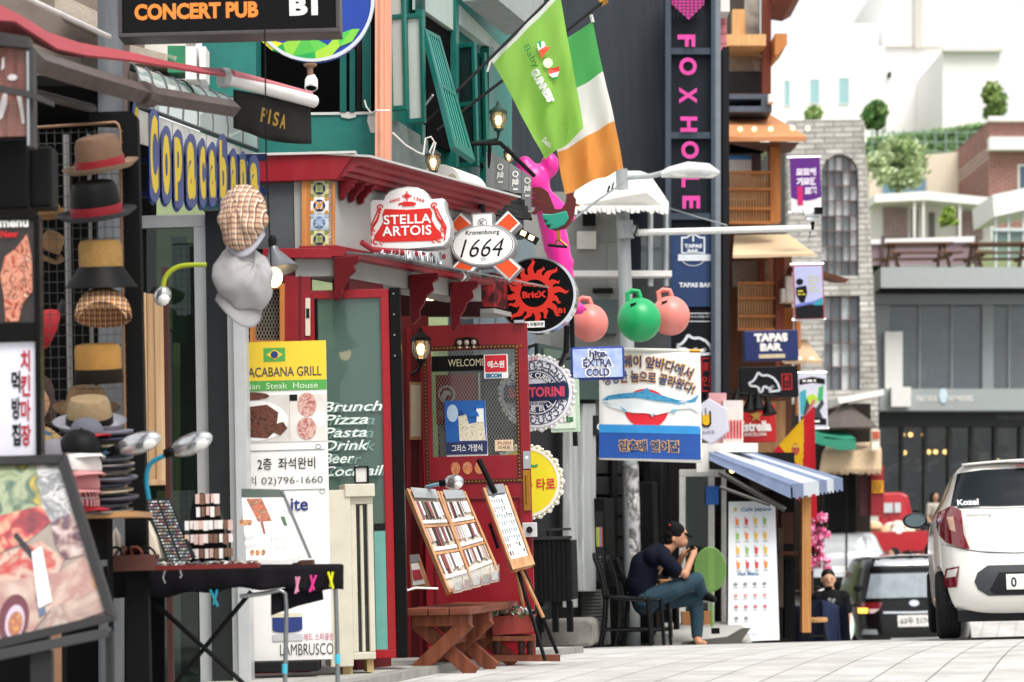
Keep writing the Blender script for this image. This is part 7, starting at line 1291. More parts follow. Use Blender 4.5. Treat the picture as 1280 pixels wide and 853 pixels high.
t=P('entrance_ramp','grey threshold ramp in front of the cafe door','ramp',885,794,23.9,base=806); b=t.b(pm('#a8a7a2',.8,var=.15)); b.hexa([(812,804,-.3),(936,803,-.3),(932,786,.05),(822,787,.0)],[(812,806,1.2),(936,806,1.2),(930,783,1.2),(826,783,1.2)]); b.build('slab',smooth=False); b=t.b(pm('#55534f',.8)); b.poly([(848,805),(920,804),(934,785),(924,785),(905,795),(850,800)],-.35,-.302); b.build('edge',smooth=False)
b=t.b(BLK); b.rect(886,784,896,791,-.35,-.31); b.build('stopper',smooth=False)
# chairs
def chair():
    t=T('metal_chair','black metal chair nearest the stone step','chair',(0,0,0),group='black metal chairs in a row'); m=pm('#16171a',.32,.3,var=.15,spec=.6); mp=lambda x,z,y=0:t.mw@Vector((x,y,z))
    b=B(t,mp,m); b.grid(lambda u,v:mp(-.2+.41*u,.45+.012*math.cos(u*3.1)-.02*math.sin(math.pi*v)*math.sin(math.pi*u),-.2+.4*v),8,8); b.build('seat',solid=.022)
    for s in (-1,1):
        b=B(t,mp,m); b.tube([(.19,.44,s*.185),(.205,.2,s*.19),(.21,0,s*.19)],.016,8); b.build('leg')
        b=B(t,mp,m); b.tube([(-.2,.44,s*.18),(-.22,.2,s*.185),(-.265,0,s*.185)],.016,8); b.build('leg')
    b=B(t,mp,m); b.tube([(-.2,.44,-.18),(-.23,.66,-.18),(-.285,.82,-.17),(-.295,.855,-.1),(-.297,.86,0),(-.295,.855,.1),(-.285,.82,.17),(-.23,.66,.18),(-.2,.44,.18)],.016,8)
    for y in (-.085,0,.085): b.tube([(-.215,.52,y),(-.245,.68,y),(-.29,.845,y)],.013,6)
    b.tube([(-.212,.52,-.18),(-.212,.52,.18)],.013,6); b.build('backrest')
    b=B(t,mp,m)
    for z in (.16,): b.tube([(.205,z,-.19),(-.225,z,-.185)],.011,6); b.tube([(.205,z,.19),(-.225,z,.185)],.011,6); b.tube([(-.225,.2,-.185),(-.225,.2,.185)],.011,6); b.tube([(.2,.12,-.19),(.2,.12,.19)],.011,6)
    b.build('stretcher'); return t.e
c0=chair(); 
for i,(px,Y,l) in enumerate(((783,22.3,None),(799,22.95,'black metal chair in the middle of the row of three'),(809,23.6,'black metal chair that the man in the cap sits on'),(818,24.2,'black metal chair farthest from the stone step'))):
    e=c0 if i==0 else dup(c0,label=l); p=gat(px,Y); e.location=p; e.rotation_euler=(0,0,R([-6,-4,-5,-3][i]))
t=T('cafe_table','small table with a tan wooden top beside the seated man','table',gat(843,24.0)); mp=lambda x,z,y=0:t.mw@Vector((x,y,z)); b=B(t,mp,grain('#a87a50','#c99a6a',3,30,30)); b.rect(-.16,.62,.16,.66,-.22,.22); b.build('tabletop',smooth=False,bevel=.004); b=B(t,mp,BLK); b.tube([(0,0,0),(0,.62,0)],.03,10); b.build('leg'); b=B(t,mp,BLK); b.lathe((0,0,0),[(.2,0),(.2,.015),(.03,.04)],20); b.build('base')
# ================= vehicles =================
CARW=pm('#dedcd6',.22,var=.02,spec=.5,coat=.6); TYRE=pm('#17181a',.8,var=.2); CGL=pm('#1a2025',.04,spec=1,var=.05); TAIL=pm('#74091a',.12,var=.1,spec=.8,coat=.8)
class Car:
    def __init__(s,t,lv,n=5):
        s.t=t; s.lv=lv; s.n=n
    def at(s,z):
        L=s.lv; z=max(L[0][0],min(L[-1][0],z))
        for i in range(len(L)-1):
            if z<=L[i+1][0]: break
        p0,p1,p2,p3=L[max(i-1,0)],L[i],L[i+1],L[min(i+2,len(L)-1)]; u=(z-p1[0])/(p2[0]-p1[0]); out=[]
        for k in (1,2,3):
            m1=(p2[k]-p0[k])/(p2[0]-p0[0])*(p2[0]-p1[0]); m2=(p3[k]-p1[k])/(p3[0]-p1[0])*(p2[0]-p1[0])
            out.append((2*u**3-3*u*u+1)*p1[k]+(u**3-2*u*u+u)*m1+(-2*u**3+3*u*u)*p2[k]+(u**3-u*u)*m2)
        return out
    def rear(s,x,z):
        hw,a,b=s.at(z); q=min(.985,abs(x)/hw); return (a+b)/2-(b-a)/2*(1-q**s.n)**(1/s.n)
    def side(s,y,z):
        hw,a,b=s.at(z); q=min(.985,abs(y-(a+b)/2)/((b-a)/2)); return hw*(1-q**s.n)**(1/s.n)
    def body(s,m,wheels,r,name='body'):
        b=B(s.t,s.t.map,m); N=200; zs=[s.lv[0][0]+(s.lv[-1][0]-s.lv[0][0])*i/48 for i in range(49)]; vs=[]
        for z in zs:
            hw,a,c=s.at(z)
            for j in range(N):
                q=2*math.pi*j/N; cx,sx=math.cos(q),math.sin(q); vs.append(s.t.mw@Vector((hw*math.copysign(abs(cx)**(2/s.n),cx),(a+c)/2+(c-a)/2*math.copysign(abs(sx)**(2/s.n),sx),z)))
        b.add(vs,[(i*N+j,i*N+(j+1)%N,(i+1)*N+(j+1)%N,(i+1)*N+j) for i in range(48) for j in range(N)]+[tuple(range(N-1,-1,-1)),tuple(range(48*N,49*N))]); o=b.build(name,angle=60)
        c=B(s.t,s.t.map,BLK)
        for y in wheels: c.lathe((0,r,y),[(r*1.16,-2),(r*1.16,2)],32,None,s.t.mw.to_3x3()@Vector((1,0,0)))
        k=c.build('arch_cut'); x=o.modifiers.new('b','BOOLEAN'); x.object=k; x.operation='DIFFERENCE'; x.solver='EXACT'
        bpy.context.view_layer.update(); me=bpy.data.meshes.new_from_object(o.evaluated_get(bpy.context.evaluated_depsgraph_get())); o.modifiers.clear(); o.data=me; bpy.data.objects.remove(k)
        me.shade_smooth(); me.set_sharp_from_angle(angle=R(50)); return o
    def decal(s,name,polys,off=.006,side=0,build=True,b=None):
        b=b or B(s.t,s.t.map)
        for pts,m in polys:
            bm=bmesh.new(); f=bm.faces.new([bm.verts.new((p[0],0,p[1])) for p in pts]); bmesh.ops.triangulate(bm,faces=bm.faces)
            for _ in range(4):
                es=[e for e in bm.edges if e.calc_length()>.035]
                if es: bmesh.ops.subdivide_edges(bm,edges=es,cuts=1); bmesh.ops.triangulate(bm,faces=bm.faces)
            bm.verts.index_update(); vs=[]
            for v in bm.verts:
                if side: vs.append(s.t.mw@Vector((side*(s.side(v.co.x,v.co.z)+off),v.co.x,v.co.z)))
                else: vs.append(s.t.mw@Vector((v.co.x,s.rear(v.co.x,v.co.z)-off,v.co.z)))
            b.add(vs,[tuple(v.index for v in f.verts) for f in bm.faces],m); bm.free()
        return b.build(name,angle=60) if build else b
    def wheel(s,x,y,r,w):
        sg=1 if x>0 else -1; ax=s.t.mw.to_3x3()@Vector((sg,0,0)); b=B(s.t,s.t.map,TYRE)
        b.lathe((x,r,y),[(r*.64,-w/2),(r*.9,-w/2),(r*.98,-w*.42),(r,-w*.3),(r*.995,-w*.1),(r*.985,-w*.09),(r*.985,-w*.06),(r,-w*.05),(r,w*.05),(r*.985,w*.06),(r*.985,w*.09),(r*.995,w*.1),(r,w*.3),(r*.98,w*.42),(r*.9,w/2),(r*.64,w/2)],40,None,ax); o=b.build('wheel')
        b=B(s.t,s.t.map,STEEL); b.lathe((x,r,y),[(r*.66,w*.1),(r*.66,w*.45),(r*.6,w*.4),(r*.2,w*.3),(r*.1,w*.42)],32,None,ax); b.build('rim',parent=o)
lv=[(.19,.70,.16,3.40),(.25,.775,.06,3.5),(.36,.80,.0,3.56),(.50,.805,0,3.58),(.62,.81,.035,3.55),(.80,.812,.10,3.40),(.97,.80,.14,3.0),(1.07,.765,.19,2.75),(1.20,.70,.27,2.45),(1.35,.635,.35,2.15),(1.43,.585,.40,1.95),(1.475,.50,.52,1.75),(1.49,.30,.75,1.5)]
t=T('small_car','white small hatchback seen from behind at the right edge, muddy rear bumper','car',gat(1298,19.7),-8)
c=Car(t,lv,6); c.body(CARW,(.52,2.92),.285)
for y in (.52,2.92):
    for x in (-.725,.725): c.wheel(x,y,.285,.19)
mir=lambda P_:[(-x,z) for x,z in P_][::-1]
X=lambda px,py:((px-1302)/150,(803-py)/152)
wn=[(-.60,1.385),(-.4,1.405),(0,1.41),(.4,1.405),(.60,1.385),(.675,1.11),(.3,1.095),(-.3,1.095),(-.675,1.11)]
c.decal('rear_window',[(wn,CGL)],.010)
b=c.decal('',[([X(1209,628),X(1236,626),X(1236,636),X(1209,637)],pm('#2a3036',.3))],.013,build=False); b.build('window_sticker') 
tl_=[X(*p) for p in ((1184,641),(1200,634),(1211,641),(1205,652),(1203,660),(1207,672),(1213,681),(1219,690),(1207,688),(1191,681),(1183,670),(1181,655))]; tl_=[(x+.012,z) for x,z in tl_]; il=[X(*p) for p in ((1195,649),(1203,648),(1203,660),(1205,668),(1198,665))]
for f in (lambda q:q,mir): c.decal('tail_light',[(f(tl_),TAIL)],.018); c.decal('indicator_lens',[(f(il),pm('#c8a08a',.15,coat=.8))],.024)
rf=[X(*p) for p in ((1191,714),(1207,711),(1204,725),(1203,737),(1190,738),(1188,730))]; rw=[X(*p) for p in ((1193,716),(1205,714),(1202,724),(1191,725))]
for f in (lambda q:q,mir): c.decal('reflector',[(f(rf),TAIL)],.008); c.decal('reversing_lens',[(f(rw),pm('#d8d4d2',.2,coat=.8))],.012)
bp=[X(*p) for p in ((1241,711),(1363,711),(1377,720),(1380,731),(1376,741),(1364,749),(1240,749),(1228,741),(1224,731),(1228,720))]; c.decal('bumper_insert',[(bp,pm('#34363a',.5))],.006)
bq=[X(*p) for p in ((1254,720),(1350,720),(1362,742),(1356,747),(1248,747),(1242,742))]; c.decal('plate_recess',[(bq,pm('#1e1f22',.5))],.009)
b=c.decal('',[([(-.265,.405),(.265,.405),(.265,.53),(-.265,.53)],pm('#dcdcd6',.4))],.014,build=False); b.build('number_plate')
def dtxt(c,s_,cx,cz,w_,h_,m,off,bold=.02):
    b=B(c.t,lambda x,z,d=0:c.t.mw@Vector((x,c.rear(x,z)-off,z)),m); vs,fs,x0,x1,y0,y1=glyphs(s_,bold); b.add([b.mp(cx+((x-x0)/(x1-x0)-.5)*w_,cz+((y-y0)/(y1-y0)-.5)*h_) for x,y in vs],fs); return b.build('lettering')
dtxt(c,'0',-.205,.465,.045,.08,INK,.017,.02); dtxt(c,'morning',-.452,1.022,.2,.036,pm('#6a6c70',.3,.6),.008,-.005); dtxt(c,'Kozel',-.535,1.135,.17,.05,PRW,.016,.03)
lt=lambda pts,w_:[(x,z+w_/2) for x,z in pts]+[(x,z-w_/2) for x,z in pts[::-1]]
c.decal('panel_seam',[(lt([(-.78,.80),(-.66,.765),(-.55,.735),(-.4,.71),(-.2,.702),(.2,.702),(.4,.71),(.55,.735),(.66,.765),(.78,.80)],.009),pm('#55565a',.5)),(lt([(-.66,1.09),(-.3,1.075),(.3,1.075),(.66,1.09)],.006),pm('#77787a',.5))],.003)
r=random.Random(3); c.decal('scratch',[([(x,z),(x+r.uniform(.01,.03),z+r.uniform(-.02,.01)),(x+.012,z-.012)],pm('#4a4640',.8)) for x,z in ((-.79,.36),(-.76,.34),(-.74,.33),(-.72,.31),(-.70,.30),(-.69,.27),(-.67,.265),(-.665,.28))],.004)
b=t.b(pm('#1c1d20',.6)); b.rect(-.66,.15,.66,.24,.12,.5); b.rect(-.62,.14,.62,.19,.5,3.2); b.build('underbody',smooth=False)
b=t.b(CARW); b.grid(lambda u,v:t.mw@Vector((-.56+1.12*u,.33+.2*v+.10*abs(u-.5)**2*4,1.452+.028*math.sin(math.pi*u)*.8+.012*v)),20,4); b.build('spoiler',solid=.02)
b=t.b(TAIL); b.rect(-.12,1.425,.12,1.44,.33,.36); b.build('brake_light',smooth=False)
sw_=[(.75,1.12),(2.3,1.02),(2.62,1.03),(2.2,1.30),(1.9,1.395),(1.0,1.40),(.72,1.30)]
for sd in (-1,1): c.decal('side_window',[(sw_,CGL)],.004,sd); c.decal('door_seam',[([(1.5,.3),(1.508,.3),(1.508,1.1),(1.5,1.1)],DK),([(2.5,.3),(2.508,.3),(2.508,1.0),(2.5,1.0)],DK)],.004,sd); c.decal('door_handle',[([(1.15,.92),(1.32,.92),(1.32,.95),(1.15,.95)],CARW)],.02,sd)
for sd in (-1,1):
    b=t.b(pm('#232528',.3,spec=.6)); b.ball((sd*.925,1.04,2.36),.115,.07,.075,n=20); b.tube([(sd*.78,1.0,2.4),(sd*.86,1.02,2.38)],.02,8); mo=b.build('mirror'); b=t.b(pm('#6b7b80',.03,.9)); b.disc(sd*.925,1.04,.092,.057,2.287,2.293,None,24); b.build('mirror_glass',smooth=False,parent=mo)
t.e.rotation_euler.x=R(-1.2)
# black people carrier
BKC=pm('#07080a',.2,var=.05,spec=.25,coat=.25)
lv2=[(.25,.86,.1,4.9),(.42,.96,0,5),(.62,.985,0,5.05),(.9,.985,.05,4.9),(1.08,.965,.09,4.2),(1.3,.91,.16,3.7),(1.5,.85,.24,3.3),(1.64,.79,.31,3.0),(1.715,.70,.45,2.8),(1.74,.45,.8,2.5)]
t=T('people_carrier','black people carrier with a lit amber lamp, half hidden behind the white hatchback','car',gat(1141,39),-3); c=Car(t,lv2,6); c.body(BKC,(.9,4.0),.34)
for y in (.9,4.0):
    for x in (-.86,.86): c.wheel(x,y,.34,.22)
Z=lambda px,py:((px-1139)/77,(829-py)/77)
RWN=pm('#8f9aa2',.04,spec=1,var=.3,sc=3); c.decal('rear_window',[([(-.72,1.55),(.72,1.55),(.84,1.05),(-.84,1.05)],BLKG)],.005); c.decal('window_glass',[([(-.66,1.47),(.66,1.47),(.76,1.08),(-.76,1.08)],RWN)],.009)  # window_glass: grey-blue colour stands in for the reflection
c.decal('tail_light',[([Z(1070,751),Z(1100,751),Z(1097,758),Z(1090,764),Z(1070,765)],TAIL)],.012); c.decal('tail_light',[(mir([Z(1070,751),Z(1100,751),Z(1097,758),Z(1090,764),Z(1070,765)]),TAIL)],.012)
b=c.decal('',[([Z(1071,758),Z(1082,758),Z(1081,764),Z(1071,764)],emit('#ffae3a',2.5)),([Z(1083,759),Z(1096,759),Z(1089,764),Z(1083,764)],pm('#d8c0c0',.2))],.017,build=False); b.build('indicator_lens')
c.decal('roof_edge',[([(-.6,1.60),(.6,1.60),(.55,1.725),(-.55,1.725)],pm('#b4b8bc',.2,.3,coat=.8))],.012); c.decal('chrome_strip',[(lt([(-.5,.85),(0,.84),(.5,.85)],.03),CHROME)],.01); c.decal('number_plate',[([(-.28,.615),(.28,.615),(.28,.80),(-.28,.80)],pm('#d9d9d4',.4))],.016); dtxt(c,'63우 5174',0,.708,.48,.11,pm('#55565a',.5),.02)  # roof_edge: pale grey painted in for sky reflected by the black roof
c.decal('emblem',[([(.08*math.cos(R(a)),.99+.05*math.sin(R(a))) for a in range(0,360,20)],CHROME)],.012); c.decal('bumper_reflector',[([(-.85,.5),(-.6,.5),(-.62,.58),(-.83,.58)],pm('#8a9094',.3)),(lt([(-.4,.42),(.4,.42)],.03),CHROME)],.01)
b=t.b(pm('#a9adb0',.15,.3,coat=.8)); b.grid(lambda u,v:t.mw@Vector((-.62+1.24*u,.42+2*v,1.725+.035*math.sin(math.pi*u))),16,6); b.build('roof_panel',solid=.015); b=t.b(BLKG); b.beam((.1,1.4,.2),(.5,1.22,.14),.015,.02); b.build('wiper',smooth=False)  # roof_panel carries the same sky reflection as a pale colour
b=t.b(BKC); b.poly([(-.06,1.75),(.06,1.75),(0,1.85)],.6,.75); b.build('fin_antenna',smooth=False)
for sd in (-1,1): c.decal('side_window',[([(.4,1.1),(3.6,1.1),(3.1,1.5),(2.6,1.56),(.5,1.56)],CGL)],.004,sd)
# pale hatchback further off
t=T('silver_car','pale silver car with a bright rear window waiting beyond the black people carrier','car',gat(1056,45.5),-6); c=Car(t,[(z*.98,h*1.02,a,b_) for z,h,a,b_ in lv],5); c.body(pm('#c9cccf',.2,.3,coat=.6),(.52,2.92),.29)
for y in (.52,2.92):
    for x in (-.73,.73): c.wheel(x,y,.29,.19)
c.decal('rear_window',[(wn,pm('#d3d8da',.06,spec=1,var=.1))],.006);  # rear window painted near white in place of its reflection
for f in (lambda q:q,mir): c.decal('tail_light',[(f([(-.80,.95),(-.45,.95),(-.45,.80),(-.80,.78)]),TAIL)],.012)
c.decal('bumper_insert',[([(-.6,.3),(.6,.3),(.62,.62),(-.62,.62)],BLKG)],.008); c.decal('number_plate',[([(-.26,.7),(.26,.7),(.26,.82),(-.26,.82)],PRW)],.014)
# red mini truck
t=T('mini_truck','red mini truck seen from behind, its load bed full of pale sacks','truck',gat(1118,50.3),-2); TR=pm('#b01824',.3,var=.06,coat=.4)
b=t.b(TR); b.hexa([(-.70,.55,2.0),(.70,.55,2.0),(.71,1.1,2.0),(.60,1.74,2.12),(.45,1.8,2.15),(-.45,1.8,2.15),(-.60,1.74,2.12),(-.71,1.1,2.0)],[(-.70,.45,3.2),(.70,.45,3.2),(.71,1.1,3.25),(.58,1.72,2.9),(.43,1.77,2.85),(-.43,1.77,2.85),(-.58,1.72,2.9),(-.71,1.1,3.25)]); b.build('cab',bevel=.05,smooth=False,seg=3)
b=t.b(pm('#c9d2d6',.06,spec=1)); 
for x0,x1 in ((-.42,-.29),(-.25,-.02),(.02,.25),(.29,.42)): b.poly([(x0,1.36),(x1,1.36),(x1,1.57),(x0,1.57)],2.0,2.05) ; 
b.build('rear_window',smooth=False); b=t.b(TR)
for x in (-.2,0,.2): b.rect(x-.015,.9,x+.015,1.3,1.985,2.0)
for x0,x1,y0,y1 in ((-.72,.72,.02,.07),(-.72,-.67,.07,1.95),(.67,.72,.07,1.95),(-.72,.72,1.9,1.97)): b.rect(x0,.58,x1,.95,y0,y1)
b.rect(-.72,.54,.72,.6,.02,1.97); b.build('load_bed',smooth=False,bevel=.01); b=t.b(None); r=random.Random(5)
for i in range(14): b.ball((r.uniform(-.5,.5),.95+r.uniform(-.05,.12),r.uniform(.2,1.7)),.17,.2,.13,[pm('#d8d0c0',.8),pm('#e0b48a',.8),pm('#efece6',.8)][i%3],10)
b.build('sack')
for y in (.5,2.7):
    for x in (-.6,.6): Car(t,lv).wheel(x,y,.26,.15)
b=t.b(BLK)
for x in (-.84,.84): b.rect(x-.08,1.15,x+.08,1.4,2.75,2.8); b.tube([(x*.8,1.2,2.7),(x*.95,1.25,2.75)],.015,6)
b.build('mirror',smooth=False); b=t.b(TAIL); b.rect(-.7,.42,-.5,.53,.05,.1); b.rect(.5,.42,.7,.53,.05,.1); b.build('tail_light',smooth=False)
# scooter
t=T('scooter','white scooter with red and green panels parked behind the man in the black tee','scooter',gat(1042,35),160); mp=t.map
b=t.b(PRW); b.ball((0,.75,-.3),.2,.16,.33,n=20); b.tube([(0,.4,-.15),(0,.32,.3),(0,.55,.5)],[.12,.14,.16],14); b.ball((0,1.12,.62),.2,.2,.19,n=18); b.build('fairing')
b=t.b(pm('#c01f2c',.3)); b.ball((.09,.8,-.36),.13,.12,.24,n=14); b.ball((.06,1.16,.6),.16,.19,.13,n=14); b.build('red_panel'); b=t.b(pm('#2a8a4a',.3)); b.ball((-.09,.72,-.37),.12,.1,.18,n=14); b.build('green_panel')
b=t.b(BLK); b.rect(-.12,.7,.12,.78,.1,.7); b.build('seat',bevel=.03); b=t.b(IRON); b.tube([(-.33,1.05,-.2),(0,1.0,-.25),(.33,1.05,-.2)],.018,8); b.tube([(.25,1.03,-.2),(.3,1.25,-.22)],.01,6); b.tube([(-.25,1.03,-.2),(-.3,1.25,-.22)],.01,6); b.ball((.3,1.28,-.22),.07,.02,.05); b.ball((-.3,1.28,-.22),.07,.02,.05); b.build('handlebar')
for y in (-.55,.65): b=t.b(TYRE); b.lathe((0,.23,y),[(.12,-.05),(.22,-.05),(.23,0),(.22,.05),(.12,.05)],24,None,t.mw.to_3x3()@Vector((1,0,0))); b.build('wheel')
# ================= people =================
SK=pm('#c08a6c',.5,var=.06,sc=20); SK2=pm('#c99a7c',.5,var=.06,sc=20); HAIR=pm('#15110f',.5,var=.3,sc=60)
t=T('person','man in black cap and navy tee sitting cross legged, looking at his phone','person',gat(840,23.4)); s=23.4/F
J=lambda px,py,d=0: Vector(((px-840)*s,d,(805-py)*s)); mpt=t.map
hd=J(848,671)
qh=Matrix.Rotation(R(38),3,'Y')
b_=[('b',hd,(.088,.073,.108),qh),('b',J(853,677),(.058,.058,.06),qh),('b',J(857.5,675),(.016,.012,.02)),('b',J(842,673,-.072),(.018,.012,.03)),('b',J(842,673,.072),(.018,.012,.03)),
 ('c',[J(832,688),J(841,680)],[.058,.05]),('c',[J(808,746),J(803,722),J(812,703),J(826,692)],[.13,.135,.14,.1]),('c',[J(826,693,-.15),J(826,693,.15)],[.075,.075]),
 ('c',[J(827,694,-.17),J(843,712,-.20)],[.058,.046]),('c',[J(843,712,-.20),J(854,717,-.18),J(864,697,-.1)],[.046,.043,.029]),('c',[J(864,697,-.1),J(867,691,-.07)],[.03,.033]),
 ('c',[J(827,694,.17),J(838,714,.2)],[.055,.045]),('c',[J(838,714,.2),J(846,713,.14),J(853,695,.02)],[.044,.04,.028]),('c',[J(853,695,.02),J(856,691,.0)],[.03,.033]),
 ('c',[J(868,750,.08),J(870,798,.1)],[.05,.04]),('c',[J(869,798,.1),J(870,801,.02)],[.042,.035]),('c',[J(871,802,.02),J(877,803,-.0)],[.034,.026])]
for k in range(4): b_+= [('c',[J(867,690,-.085+.02*k),J(870.5,686.5+k*.7,-.06+.018*k),J(868.5,684+k,-.03+.015*k)],[.0105,.0095,.008]),('c',[J(856,690,-.02+.018*k),J(860,688+k,-.04+.018*k),J(861,685+k,-.05+.018*k)],[.0105,.0095,.008])]
b_+= [('c',[J(865,693,-.08),J(862,688,-.05)],[.012,.009]),('c',[J(855,692,.01),J(857,686,-.02)],[.012,.009])]
fuse('body',t,b_,SK,.0065,4)
NVT=pm('#0e1322',.85,var=.15,sc=30,bump=.9,bsc=9)
fuse('tee_shirt',t,[('c',[J(807,750),J(801,728),J(807,706),J(822,692)],[.148,.155,.158,.118]),('c',[J(816,694,-.12),J(816,694,.12)],[.1,.1]),('c',[J(826,693,-.15),J(834,702,-.185),J(843,711,-.2)],[.082,.078,.068]),('c',[J(826,693,.15),J(837,712,.2)],[.09,.072]),('c',[J(830,690,-.03),J(832,688,.03)],[.068,.068])],NVT,.009,14)
JN=pm('#27414f',.85,var=.25,sc=12,bump=.7,bsc=13)
fuse('jeans',t,[('c',[J(806,750,-.06),J(806,750,.08)],[.125,.125]),('c',[J(812,746,-.1),J(840,735,-.12),J(869,724,-.08)],[.105,.095,.075]),('c',[J(869,724,-.08),J(875,738,.0),J(879,745,.06)],[.074,.06,.052]),('c',[J(814,750,.09),J(842,748,.1),J(868,748,.09)],[.1,.09,.075]),('c',[J(868,748,.09),J(870,770,.1),J(869,793,.1)],[.076,.07,.056])],JN,.008,5)
fuse('shoe',t,[('c',[J(878,744,.05),J(884,746,.0),J(890,749,-.05)],[.048,.042,.032])],BLK,.007,3)
b=t.b(WHT); b.beam(J(879,751,.02).xzy,J(890,753,-.06).xzy,.02,.012) if 0 else b.tubew([mpt(J(878,751,.05).x,J(878,751,.05).z,.05),mpt(J(890,753.5,-.05).x,J(890,753.5,-.05).z,-.05)],.01,6); b.build('shoe_sole')
fuse('hair',t,[('b',J(841,668),(.085,.08,.08),qh),('b',J(837,675),(.05,.07,.05))],HAIR,.008,3)
fuse('cap',t,[('b',J(846,661.5),(.103,.088,.075),qh),('b',J(845,665),(.104,.09,.055),qh)],pm('#121215',.8),.007,4)
fuse('cap_brim',t,[('c',[J(856,667,-.04),J(864,670.5,0),J(856,667,.04)],[.014,.012,.014]),('c',[J(858,667,0),J(867,671.5,0)],[.02,.01]),('c',[J(857,667,-.05),J(864,671,-.02)],[.012,.01]),('c',[J(857,667,.05),J(864,671,.02)],[.012,.01])],pm('#121215',.8),.005,2)
b=t.b(pm('#a01c2c',.6)); p=J(838,656,-.075); b.ball((p.x,p.z,p.y),.012,.008,.012,n=8); b.build('cap_badge')
s_=T('phone','dark phone held in both hands by the man in the cap','phone',mpt(*[J(862,687)[i] for i in (0,2,1)]),single=True); b=s_.b(BLKG,mpt); a=J(858,690,-.05); c_=J(866,682,-.02); b.beam((a.x,a.z,-.05),(c_.x,c_.z,-.03),.075,.009); b.build('p',bevel=.002,smooth=False)
# man in the black tee
t=T('person','bearded man in a black printed tee sitting behind the blue denim cloth','person',gat(1036,31)); s2=31/F; K=lambda px,py,d=0: Vector(((px-1036)*s2,d,-zg(31)+(-(py-658)/F*31)))
fuse('body',t,[('b',K(1034.5,720.5),(.083,.1,.118)),('b',K(1034.5,727,-.03),(.06,.06,.065)),('b',K(1034.5,722,-.1),(.014,.02,.02)),('b',K(1026,721),(.012,.02,.03)),('b',K(1043,721),(.012,.02,.03)),('c',[K(1035,731),K(1035,738)],[.06,.062]),('c',[K(1036,745),K(1036,790)],[.15,.15]),('c',[K(1021,743),K(1052,743)],[.075,.075]),('c',[K(1020,744),K(1014,763),K(1019,778,-.18)],[.06,.05,.036]),('c',[K(1052,744),K(1057,764),K(1053,780,-.18)],[.06,.05,.036]),('b',K(1021,781,-.22),(.04,.06,.025)),('b',K(1052,783,-.22),(.04,.06,.025)),('c',[K(1030,792),K(1027,795,-.4),K(1027,828,-.42)],[.1,.08,.05]),('c',[K(1042,792),K(1045,795,-.4),K(1045,828,-.42)],[.1,.08,.05])],SK2,.01,4)
fuse('black_tee',t,[('c',[K(1036,747),K(1036,790)],[.17,.175]),('c',[K(1021,743),K(1052,743)],[.095,.095]),('c',[K(1020,744),K(1015,758)],[.085,.075]),('c',[K(1052,744),K(1056,758)],[.085,.075])],pm('#101114',.85),.011,4)
fuse('hair',t,[('b',K(1034.5,715,.02),(.09,.1,.085))],HAIR,.01,3); fuse('beard',t,[('b',K(1034.5,730.5,-.055),(.05,.045,.028))],HAIR,.008,2)
b=B(t,lambda x,y,d=0:t.mw@K(x,y,d),pm('#8a8c90',.6)); 
for i in range(14): a=i*.9; b.disc(1034+7*math.cos(a)*(i/14),751+8*math.sin(a)*(i/14),2.4,2,-.185,None,None,8)
b.build('tee_print',smooth=False); b=B(t,lambda x,y,d=0:t.mw@K(x,y,d),INK); [b.disc(x,719.5,1.3,.8,-.097,-.09,None,8) for x in (1031.5,1037.7)]; b.rect(1032,728,1037,728.6,-.098,-.09,pm('#7a4a40',.5)); b.build('face_detail',smooth=False)
